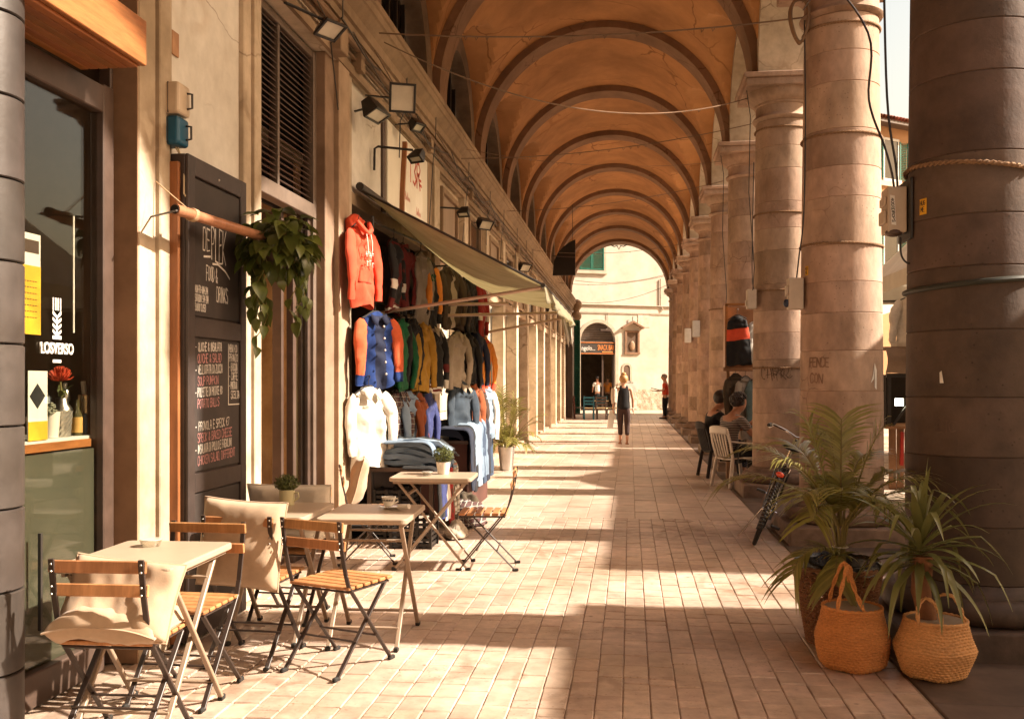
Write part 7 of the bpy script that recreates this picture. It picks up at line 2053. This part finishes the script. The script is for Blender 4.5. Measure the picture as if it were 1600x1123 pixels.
bag = thing('shoulder_bag', 'pale soft shoulder bag on the left side of the walking woman', 'bag', (-.34, 23.16, 1.0))
def bagf(u, v):
    a = 2 * PI * u; hw = .075 + .025 * math.sin(PI * v); hd = .13 + .03 * v
    return (-.385 + hw * math.cos(a) * .8 + .012 * noise.noise(Vector((u * 8, v * 4, 0))), 23.14 + hd * math.sin(a), .98 + .36 * (1 - v) + .015 * math.sin(a * 3))
MB().grid(bagf, 26, 10, 0, True, True).build('bag_body', fab('taupe_bag', (.46, .36, .28)), bag, solid=.006)
MB().tube([(-.385, 23.03, 1.33), (-.33, 23.12, 1.42), (-.30, 23.18, 1.44), (-.35, 23.26, 1.33)], .012, 6).build('strap', fab('taupe_bag', (.46, .36, .28)), bag)
o = MB().add([(-.50, 23.2, .80), (-.36, 23.24, .80), (-.42, 23.24, .38), (-.56, 23.2, .40), (-.50, 23.30, .80), (-.36, 23.34, .80), (-.42, 23.32, .38), (-.56, 23.28, .40)], [(0, 1, 2, 3), (7, 6, 5, 4), (0, 4, 5, 1), (1, 5, 6, 2), (2, 6, 7, 3), (3, 7, 4, 0)]).build('paper_bag', M_WHITE_L, bevel=.01, origin=(-.45, 23.25, .6)); tag(o, 'slim white carrier bag in the left hand of the walking woman', 'bag')
# ---- man in red reading by the far columns, facing -x
Mn = thing('person', 'grey-haired man in a red shirt reading a tray-like folder by the far columns', 'person', (1.40, 39.2, 0), R(80))
P = [(0, 0, .90, .14, .11), (0, 0, 1.08, .14, .10), (0, 0, 1.25, .155, .10), (0, 0, 1.42, .16, .09), (0, .01, 1.50, .07), (0, .02, 1.555, .06), (0, .045, 1.61, .088, .095), (0, .05, 1.69, .10, .11), (0, .04, 1.775, .075),
     (.19, 0, 1.43, .05), (.23, .03, 1.16, .042), (.12, .26, 1.12, .03), (-.19, 0, 1.43, .05), (-.23, .03, 1.16, .042), (-.12, .28, 1.12, .03),
     (.09, 0, .80, .09), (.09, .02, .48, .062), (.09, -.01, .10, .04), (.09, .12, .035, .035, .025), (-.09, 0, .80, .09), (-.09, .02, .48, .062), (-.09, -.01, .10, .04), (-.09, .12, .035, .035, .025)]
Ed = [(0, 1), (1, 2), (2, 3), (3, 4), (4, 5), (5, 6), (6, 7), (7, 8), (3, 9), (9, 10), (10, 11), (3, 12), (12, 13), (13, 14), (0, 15), (15, 16), (16, 17), (17, 18), (0, 19), (19, 20), (20, 21), (21, 22)]
skin('body', P, Ed, M_SKIN, Mn)
skin('shirt', [(0, 0, .90, .165, .13), (0, 0, 1.10, .165, .12), (0, 0, 1.27, .17, .12), (0, 0, 1.41, .17, .105), (0, .01, 1.485, .085), (.19, 0, 1.42, .07), (.225, .02, 1.22, .062), (-.19, 0, 1.42, .07), (-.225, .02, 1.22, .062)], [(0, 1), (1, 2), (2, 3), (3, 4), (3, 5), (5, 6), (3, 7), (7, 8)], C['red'], Mn)
skin('trousers', [(0, 0, .95, .155, .12), (0, 0, .86, .165, .135), (.09, 0, .76, .11), (.09, .02, .48, .08), (.09, 0, .09, .065), (-.09, 0, .76, .11), (-.09, .02, .48, .08), (-.09, 0, .09, .065)], [(0, 1), (1, 2), (2, 3), (3, 4), (1, 5), (5, 6), (6, 7)], C['black'], Mn)
b = MB(); hair_cap(b, (0, .04, 1.70), .106, 5, (R(12), 0, 0)); b.build('hair', pm('grey_hair', (.30, .24, .19), .6, .2, 40, .3), Mn, world=False)
face(Mn, (0, .055, 1.69), .085, (0, 1, -.25), M_SKIN)
hand(Mn, (.12, .26, 1.12), (-.3, 1, .1), (1, .2, 0), M_SKIN, curl=.3); hand(Mn, (-.12, .28, 1.12), (.3, 1, .1), (1, .2, 0), M_SKIN, curl=.3)
for sx in (-.09, .09): MB().box((sx, .06, .03), (.09, .27, .06)).build('shoe', M_BLACK, Mn, world=False, bevel=.02)
o = MB().box((0.02 + 1.40 - .42, 39.28, 1.20), (.36, .26, .03), (0, R(14), 0)).build('folder', M_BLACK, origin=(1.0, 39.28, 1.2), bevel=.005); tag(o, 'dark folder held open by the man in the red shirt', 'folder')
# ---- seated man in striped shirt on the white plastic chair
CH = (1.50, 14.02, 0); CR = R(-62)
SM = thing('person', 'seated man with dark curly hair in a grey striped shirt on the white plastic chair', 'person', CH, CR)
P = [(0, -.10, .50, .15, .13), (0, -.13, .66, .145, .115), (0, -.11, .82, .16, .115), (0, -.06, .97, .165, .10), (0, -.02, 1.04, .075), (0, .015, 1.085, .065), (0, .055, 1.135, .092, .10), (0, .065, 1.215, .105, .115), (0, .055, 1.30, .08),
     (.20, -.05, .98, .055), (.27, .08, .76, .045), (.16, .33, .74, .032), (-.20, -.05, .98, .055), (-.26, .10, .78, .045), (-.10, .30, .86, .032),
     (.11, .0, .50, .10), (.15, .36, .50, .072), (.14, .34, .12, .045), (.14, .46, .04, .038, .028), (-.11, .0, .50, .10), (-.15, .36, .50, .072), (-.14, .40, .12, .045), (-.14, .52, .04, .038, .028)]
skin('body', P, Ed, M_SKIND, SM)
M_STR = bpy.data.materials.new('striped_jersey'); M_STR.use_nodes = True
_n = M_STR.node_tree; _tc = _n.nodes.new('ShaderNodeTexCoord'); _w = _n.nodes.new('ShaderNodeTexWave'); _w.bands_direction = 'Z'; _w.inputs['Scale'].default_value = 13; _w.inputs['Distortion'].default_value = .8; _w.inputs['Detail Scale'].default_value = .6
_r = _n.nodes.new('ShaderNodeValToRGB'); _r.color_ramp.interpolation = 'CONSTANT'; _r.color_ramp.elements[0].color = (.045, .04, .042, 1); _r.color_ramp.elements[1].position = .62; _r.color_ramp.elements[1].color = (.34, .29, .26, 1)
_n.links.new(_tc.outputs['Object'], _w.inputs['Vector']); _n.links.new(_w.outputs['Fac'], _r.inputs['Fac']); _n.links.new(_r.outputs['Color'], _n.nodes['Principled BSDF'].inputs['Base Color']); _n.nodes['Principled BSDF'].inputs['Roughness'].default_value = .9
skin('shirt', [(0, -.10, .50, .175, .15), (0, -.135, .66, .168, .135), (0, -.115, .82, .18, .135), (0, -.06, .965, .18, .12), (0, -.03, 1.035, .09), (.20, -.05, .97, .078), (.255, .05, .81, .068), (-.20, -.05, .97, .078), (-.25, .06, .82, .068)], [(0, 1), (1, 2), (2, 3), (3, 4), (3, 5), (5, 6), (3, 7), (7, 8)], M_STR, SM)
skin('trousers', [(0, -.08, .50, .17, .15), (.11, .0, .50, .115), (.15, .36, .50, .09), (.14, .35, .14, .07), (-.11, .0, .50, .115), (-.15, .36, .50, .09), (-.14, .40, .14, .07)], [(0, 1), (1, 2), (2, 3), (0, 4), (4, 5), (5, 6)], C['black'], SM)
def curly(parent, c, r, seed, mat):
    b = MB(); rg = random.Random(seed); hair_cap(b, c, r, seed, (R(18), 0, 0), (1, 1.06, 1.08), -.55)
    for k in range(110):
        d = Vector((rg.gauss(0, 1), rg.gauss(-.4, 1), rg.gauss(.7, .8))).normalized()
        if d.z < -.45 or (d.y > .2 and d.z < .35): continue
        b.ball(Vector(c) + Vector((d.x * r, d.y * r * 1.06, d.z * r)) * .98, r * rg.uniform(.14, .22), 6, 5)
    return b.build('hair', mat, parent, world=False)
M_HAIRD = pm('dark_hair', (.025, .015, .010), .5, .3, 40, .4)
curly(SM, (0, .040, 1.235), .112, 3, M_HAIRD); face(SM, (0, .065, 1.20), .092, (0, 1, -.1), M_SKIND)
hand(SM, (.16, .33, .74), (-.5, .8, .2), (.5, .5, .6), M_SKIND, curl=.6); hand(SM, (-.10, .30, .86), (.2, .5, .8), (1, 0, 0), M_SKIND, curl=.6)
for sx, y in ((.14, .42), (-.14, .48)): MB().box((sx, y, .035), (.09, .28, .07)).build('shoe', M_BLACK, SM, world=False, bevel=.02)
# ---- second seated person behind
S2 = thing('person', 'second seated person with black hair and black T-shirt behind the striped man', 'person', (1.38, 15.45, 0), R(-75))
skin('body', [(p[0], p[1], p[2] + .02, *p[3:]) for p in P], Ed, M_SKIND, S2)
skin('shirt', [(0, -.10, .52, .175, .15), (0, -.135, .68, .168, .135), (0, -.115, .84, .18, .135), (0, -.06, .985, .18, .12), (0, -.03, 1.055, .09), (.20, -.05, .99, .078), (.255, .05, .83, .068), (-.20, -.05, .99, .078), (-.25, .06, .84, .068)], [(0, 1), (1, 2), (2, 3), (3, 4), (3, 5), (5, 6), (3, 7), (7, 8)], C['black'], S2)
skin('trousers', [(0, -.08, .52, .17, .15), (.11, .0, .52, .115), (.15, .36, .52, .09), (.14, .35, .14, .07), (-.11, .0, .52, .115), (-.15, .36, .52, .09), (-.14, .40, .14, .07)], [(0, 1), (1, 2), (2, 3), (0, 4), (4, 5), (5, 6)], C['navy'], S2)
b = MB(); hair_cap(b, (0, .040, 1.25), .116, 8, (R(16), 0, 0), cut=-.55); b.build('hair', M_HAIRD, S2, world=False); face(S2, (0, .065, 1.22), .092, (0, 1, 0), M_SKIND)
hand(S2, (.16, .33, .76), (-.5, .8, .1), (.5, .5, .6), M_SKIND); hand(S2, (-.10, .30, .88), (.2, .6, .5), (1, 0, 0), M_SKIND)
# ---- plastic chair
M_PLA = pm('white_plastic', (.66, .58, .50), .35, .04, 6, .03, stain=.12)
def plastic_chair(label, loc, rz, mat=M_PLA, cat='chair', grp='plastic chairs at the columns'):
    t = thing('plastic_chair', label, cat, loc, rz, grp); B = lambda b, n, **k: b.build(n, mat, t, world=False, **k)
    def seat(u, v): x, y = (u - .5) * .44, (v - .5) * .44 + .02; return (x, y, .405 + .02 * (2 * u - 1) ** 2 + .01 * (2 * v - 1) ** 3)
    B(MB().grid(seat, 12, 12), 'seat', solid=.02)
    for sx in (-1, 1):
        for (y0, y1, x0, x1) in ((.20, .26, .205, .24), (-.19, -.26, .20, .235)):
            B(MB().bar((sx * x0, y0, .42), (sx * x1, y1, 0), .05, .035), 'leg', bevel=.008)
        pts = [(sx * .235, .26, .0), (sx * .245, .23, .42), (sx * .265, .20, .60), (sx * .27, .05, .635), (sx * .26, -.12, .645), (sx * .235, -.235, .66)]
        b = MB()
        for a, c in zip(pts[1:-1], pts[2:]): b.bar(a, c, .055, .022, 0, (0, 0, 1) if a[2] > .55 else (1, 0, 0))
        B(b, 'armrest', bevel=.006)
        b = MB()
        for (a, c) in (((sx * .20, -.19, .42), (sx * .225, -.245, .64)), ((sx * .225, -.245, .64), (sx * .20, -.29, .82))): b.bar(a, c, .05, .02, 0, (0, 1, 0))
        B(b, 'back_side')
    for k in range(5):
        x = -.13 + k * .065
        B(MB().bar((x * .9, -.20, .43), (x * 1.1, -.30, .80), .036, .014, 0, (0, 1, 0)), 'back_slat', bevel=.004)
    def topr(u, v):
        a = (u - .5) * 2; x = a * .22; return (x, -.29 - .035 * (1 - a * a), .76 + .085 * v + .035 * (1 - a * a) * v)
    B(MB().grid(topr, 14, 4), 'top_rail', solid=.02)
    B(MB().box((0, .235, .395), (.42, .02, .05)), 'apron', bevel=.006)
    return t
plastic_chair('white plastic garden chair with slatted back under the striped man', CH, CR)
plastic_chair('dark plastic chair under the second seated person', (1.38, 15.45, 0), R(-75), fab('dark_plastic', (.03, .025, .025)))
# ---- hanging dress, coats and the wooden case they hang on
dr = garment('dress', 'black sleeveless dress with orange chest panel hung on the columns', 'dress', (1.60, 14.85, 2.60), R(-12), C['black'], nosleeve=True, L=.80, w=.20, seed=31.5, group=None, flare=1.18, bulge=.8, band=(.24, .48, C['red']))
hk = thing('display_case', 'open brown wooden frame behind the hanging dress', 'rack', (1.9, 15.1, 1.6))
b = MB(); b.span(1.44, 1.48, 15.0, 15.3, 1.70, 2.68); b.span(1.44, 2.4, 15.0, 15.04, 2.66, 2.70); b.build('frame', M_WOOD, hk)
MB().span(1.40, 2.4, 14.85, 15.3, 1.66, 1.72).build('ledge', M_CT, hk, bevel=.006); MB().span(1.47, 1.52, 15.1, 15.2, 0, 1.66).build('post', M_CT, hk)
MB().span(1.49, 2.4, 15.25, 15.28, 1.72, 2.66).build('back_board', M_CT, hk)
for k, (x, y, cn, lab, L_) in enumerate(((1.60, 14.92, 'olive', 'dark olive coat hanging below the dress, left', .85), (1.74, 14.90, 'grey', 'grey coat hanging below the dress, middle', .92), (1.90, 14.90, 'denim', 'teal grey coat hanging below the dress, right', .95))):
    garment('coat', lab, 'coat', (x, y, 1.70), R(25), C[cn] if cn != 'denim' else fab('teal_coat', (.10, .15, .15)), L=L_, w=.17, seed=40 + k, group='coats under the hanging dress')
garment('shirt', 'pale grey shirt hanging right of the black dress', 'shirt', (1.98, 14.95, 2.55), R(10), fab('pale_grey_shirt', (.50, .46, .40)), L=.7, seed=50, group=None)
garment('hoodie', 'pale grey zip hoodie hanging under the white tent', 'hoodie', (4.02, 14.3, 2.82), R(-14), fab('pale_hoodie', (.62, .58, .50)), L=.78, w=.24, hood=fab('pale_hoodie', (.62, .58, .50)), seed=55, group=None, placket=C['grey'])
# ---- far people inside the snack bar
for k, (x, y, z_, cn, lab) in enumerate(((-1.72, 50.9, 0, 'white', 'person in a white shirt standing inside the snack bar door'), (-1.2, 51.3, 0, 'amber', 'person in an orange shirt deeper inside the snack bar'))):
    t = thing('person', lab, 'person', (x, y, z_), R(20 - 50 * k), 'people inside the snack bar')
    PF = [(0, 0, .90, .14, .11), (0, 0, 1.08, .14, .10), (0, 0, 1.25, .155, .10), (0, 0, 1.42, .16, .09), (0, .01, 1.50, .07), (0, .02, 1.555, .06), (0, .045, 1.61, .088, .095), (0, .05, 1.69, .10, .11), (0, .04, 1.775, .075), (.19, 0, 1.43, .05), (.25, .0, 1.16, .042), (.25, .1, .92, .03), (-.19, 0, 1.43, .05), (-.25, .0, 1.16, .042), (-.25, .1, .92, .03), (.09, 0, .80, .09), (.09, .02, .48, .062), (.09, -.01, .10, .04), (.09, .12, .035, .035, .025), (-.09, 0, .80, .09), (-.09, .02, .48, .062), (-.09, -.01, .10, .04), (-.09, .12, .035, .035, .025)]
    skin('body', PF, Ed, M_SKIND, t, 1)
    skin('shirt', [(0, 0, .88, .17, .13), (0, 0, 1.10, .165, .12), (0, 0, 1.27, .17, .12), (0, 0, 1.41, .17, .105), (0, .01, 1.485, .085), (.19, 0, 1.42, .07), (.24, .0, 1.20, .062), (-.19, 0, 1.42, .07), (-.24, .0, 1.20, .062)], [(0, 1), (1, 2), (2, 3), (3, 4), (3, 5), (5, 6), (3, 7), (7, 8)], C[cn], t, 1)
    skin('trousers', [(0, 0, .95, .155, .12), (0, 0, .86, .165, .135), (.09, 0, .76, .11), (.09, .02, .48, .08), (.09, 0, .06, .065), (-.09, 0, .76, .11), (-.09, .02, .48, .08), (-.09, 0, .06, .065)], [(0, 1), (1, 2), (2, 3), (3, 4), (1, 5), (5, 6), (6, 7)], C['black'], t, 1)
    b = MB(); hair_cap(b, (0, .04, 1.70), .106, 15 + k, (R(12), 0, 0)); b.build('hair', M_HAIRD, t, world=False); face(t, (0, .055, 1.69), .085, (0, 1, 0), M_SKIND)
# ---- far café chairs and tables
Mn.scale = (1.2, 1.2, 1.0)
M_BLUEP = pm('teal_blue_paint', (.012, .13, .19), .45, .12, 8, .05)
def cafe_chair(label, loc, rz, mat, seatm):
    t = thing('cafe_chair', label, 'chair', loc, rz, 'wooden chairs outside the snack bar'); 
    for sx in (-1, 1):
        MB().bar((sx * .19, -.19, 0), (sx * .19, -.23, .92), .04).build('leg', mat, t, world=False); MB().bar((sx * .19, .19, 0), (sx * .19, .19, .45), .04).build('leg', mat, t, world=False)
        MB().bar((sx * .19, -.19, .2), (sx * .19, .19, .2), .025).build('stretcher', mat, t, world=False)
    MB().box((0, 0, .455), (.42, .42, .03)).build('seat', seatm, t, world=False)
    for z in (.62, .74, .87): MB().box((0, -.215, z), (.36, .02, .07)).build('back_slat', mat, t, world=False)
    return t
M_STRAW = pm('straw_seat', (.52, .38, .2), .8)
cafe_chair('blue chair with its back to the camera, leftmost outside the snack bar', (-1.62, 38.0, 0), R(0), M_BLUEP, M_STRAW)
cafe_chair('blue chair seen from the side, right of the café table', (-.72, 38.3, 0), R(92), M_BLUEP, M_STRAW)
cafe_chair('blue chair standing across the café table from the camera', (-1.15, 39.2, 0), R(180), M_BLUEP, M_STRAW)
cafe_chair('brown chair behind the café table with its back to the camera', (-1.12, 37.9, 0), R(-6), M_BROWN, M_STRAW)
cafe_chair('dark chair by the green shutter outside the snack bar', (-2.05, 38.8, 0), R(-80), pm('dark_red_wood', (.10, .03, .02), .5), M_BROWN)
t = thing('cafe_table', 'small square café table among the blue chairs', 'table', (-1.2, 38.5, 0))
MB().box((-1.2, 38.55, .73), (.65, .65, .035)).build('table_top', M_STRAW, t)
for sx in (-1, 1):
    for sy in (-1, 1): MB().bar((-1.2 + sx * .27, 38.55 + sy * .27, 0), (-1.2 + sx * .27, 38.55 + sy * .27, .72), .045).build('leg', M_BROWN, t)
# ================================================================ bicycle leaning on the second column
BK = thing('bicycle', 'black city bicycle with red rear light leaning against the second column', 'bicycle', (1.13, 9.05, 0), 0)
hd_ = math.atan2(.20, .98)
BK.rotation_euler = Euler((0, R(20), -hd_), 'XYZ')
WM[BK.name] = Matrix.Translation(Vector(BK.location)) @ BK.rotation_euler.to_matrix().to_4x4()
# local: +y forward, rear wheel contact at the origin, leaning over about y
B_ = lambda b, n, m, p=BK, **k: b.build(n, m, p, world=False, **k)
M_BIKE = pm('black_bike_paint', (.015, .013, .012), .25, .1, 9, .03, coat=.5, stain=.1)
M_CHR = pm('chrome', (.6, .57, .53), .15, .08, 12, .02, metal=1, stain=.1)
M_TYRE = pm('tyre_rubber', (.02, .018, .016), .85, .15, 20, .1)
def wheel(y):
    c = (0, y, .34); t = B_(MB().tube([(0, c[1] + .322 * math.cos(a), c[2] + .322 * math.sin(a)) for a in [2 * PI * i / 56 for i in range(56)]], .019, 8, closed=True), 'wheel', M_TYRE)
    B_(MB().tube([(0, c[1] + .300 * math.cos(a), c[2] + .300 * math.sin(a)) for a in [2 * PI * i / 56 for i in range(56)]], .012, 8, closed=True, flat=1.0), 'rim', M_CHR, t)
    sp = MB()
    for i in range(32):
        a = 2 * PI * i / 32; s_ = (1 if i % 2 else -1) * .03; a2 = a + (.5 if i % 4 < 2 else -.5)
        sp.tube([(s_, c[1] + .02 * math.cos(a2), c[2] + .02 * math.sin(a2)), (0, c[1] + .295 * math.cos(a), c[2] + .295 * math.sin(a))], .0014, 3)
    B_(sp, 'spokes', M_CHR, t)
    B_(MB().tube([(-.05, c[1], c[2]), (.05, c[1], c[2])], .022, 10), 'hub', M_CHR, t)
    return t
wheel(0); wheel(1.08)
def fender(y, a0, a1):
    pts = [(y + .352 * math.cos(R(a)), .34 + .352 * math.sin(R(a))) for a in range(a0, a1 + 1, 6)]
    b = MB()
    for s_ in range(len(pts) - 1):
        (y0, z0), (y1, z1) = pts[s_], pts[s_ + 1]
        b.add([(-.028, y0, z0 - .012), (0, y0, z0), (.028, y0, z0 - .012), (-.028, y1, z1 - .012), (0, y1, z1), (.028, y1, z1 - .012)], [(0, 1, 4, 3), (1, 2, 5, 4)], 0, True)
    return B_(b, 'mudguard', M_BIKE, solid=.003)
fender(0, 40, 205); fender(1.08, 20, 160)
fr = MB(); bb = (0, .46, .29); st_ = (0, .30, .78); hdt = (0, .92, .86); hdb = (0, .96, .70)
for a, c, r_ in ((bb, st_, .017), (bb, hdb, .018), ((0, .33, .70), hdt, .016)): fr.tube([a, c], r_, 10)
for sx in (-1, 1):
    fr.tube([(sx * .045, 0, .34), (sx * .03, .42, .29)], .010, 8); fr.tube([(sx * .045, 0, .34), (sx * .02, .31, .72)], .008, 8)
    fr.tube([(0, .965, .69), (sx * .05, 1.0, .62), (sx * .05, 1.08, .34)], .012, 8)
fr.tube([hdb, hdt, (0, .90, .98)], .017, 10)
B_(fr, 'frame', M_BIKE)
hb = MB(); hb.tube([(-.28, .74, 1.04), (-.25, .86, 1.05), (-.12, .93, 1.03), (0, .90, 1.0), (.12, .93, 1.03), (.25, .86, 1.05), (.28, .74, 1.04)], .011, 8)
h_ = B_(hb, 'handlebar', M_CHR)
for sx in (-1, 1):
    B_(MB().tube([(sx * .285, .70, 1.038), (sx * .275, .83, 1.045)], .017, 10), 'grip', M_BLACK, h_)
    B_(MB().tube([(sx * .25, .87, 1.04), (sx * .265, .80, 1.02), (sx * .28, .72, 1.015)], .006, 6), 'brake_lever', M_CHR, h_)
B_(MB().tube([(0, .92, 1.0), (.02, 1.02, .95), (.0, 1.02, .80), (0, .97, .72)], .004, 5), 'brake_cable', M_BLACK, h_)
def sad(u, v):
    a = 2 * PI * u; y = .20 + .26 * v; w = .085 * (1 - v) ** .6 + .022; w *= math.sin(PI * min(1, .12 + v * .86)) ** .35
    return (w * math.cos(a), y, .93 + .03 * math.sin(a) - .02 * v + .015 * (1 - v))
B_(MB().grid(sad, 20, 14, 0, True, True), 'saddle', M_BLACK)
B_(MB().tube([(0, .30, .76), (0, .285, .92)], .013, 8), 'seat_post', M_CHR)
rk_ = MB()
for sx in (-1, 1): rk_.tube([(sx * .06, -.18, .74), (sx * .06, .26, .74), (sx * .02, .32, .74)], .006, 6); rk_.tube([(sx * .045, 0, .34), (sx * .06, -.10, .74)], .005, 6)
for y in (-.18, 0, .15): rk_.tube([(-.06, y, .74), (.06, y, .74)], .005, 6)
B_(rk_, 'luggage_rack', M_BIKE)
rl_ = B_(MB().box((0, -.215, .715), (.085, .035, .055)), 'rear_light', M_BIKE, bevel=.01)
B_(MB().ball((0, -.232, .715), .034, 12, 8, 0, (1.1, .6, .75)), 'lens', pm('red_reflector', (.75, .07, .02), .15, .05, 5, 0, spec=.8), rl_)
cr = MB(); cr.lathe([(.001, -.004), (.09, -.004), (.09, .004), (.001, .004)], 28, (.05, .46, .29), M=Matrix.Rotation(PI / 2, 3, 'Y')); cr.bar((.075, .46, .29), (.075, .52, .14), .02, .012); cr.bar((-.075, .46, .29), (-.075, .40, .44), .02, .012)
c_ = B_(cr, 'crank', M_CHR)
for (x, y, z) in ((.12, .52, .14), (-.12, .40, .44)): B_(MB().box((x, y, z), (.09, .07, .022)), 'pedal', M_BLACK, c_, bevel=.004)
B_(MB().box((.05, .22, .315), (.02, .52, .09)), 'chain_guard', M_BIKE, bevel=.008)
B_(MB().tube([(-.05, 0, .34), (-.16, .02, .01)], .009, 6), 'kickstand', M_CHR)
o = B_(MB().lathe([(.001, 0), (.035, 0), (.05, .05), (.001, .052)], 16, (0, 1.0, .86), M=Matrix.Rotation(-PI / 2, 3, 'X')), 'headlight', M_BIKE)
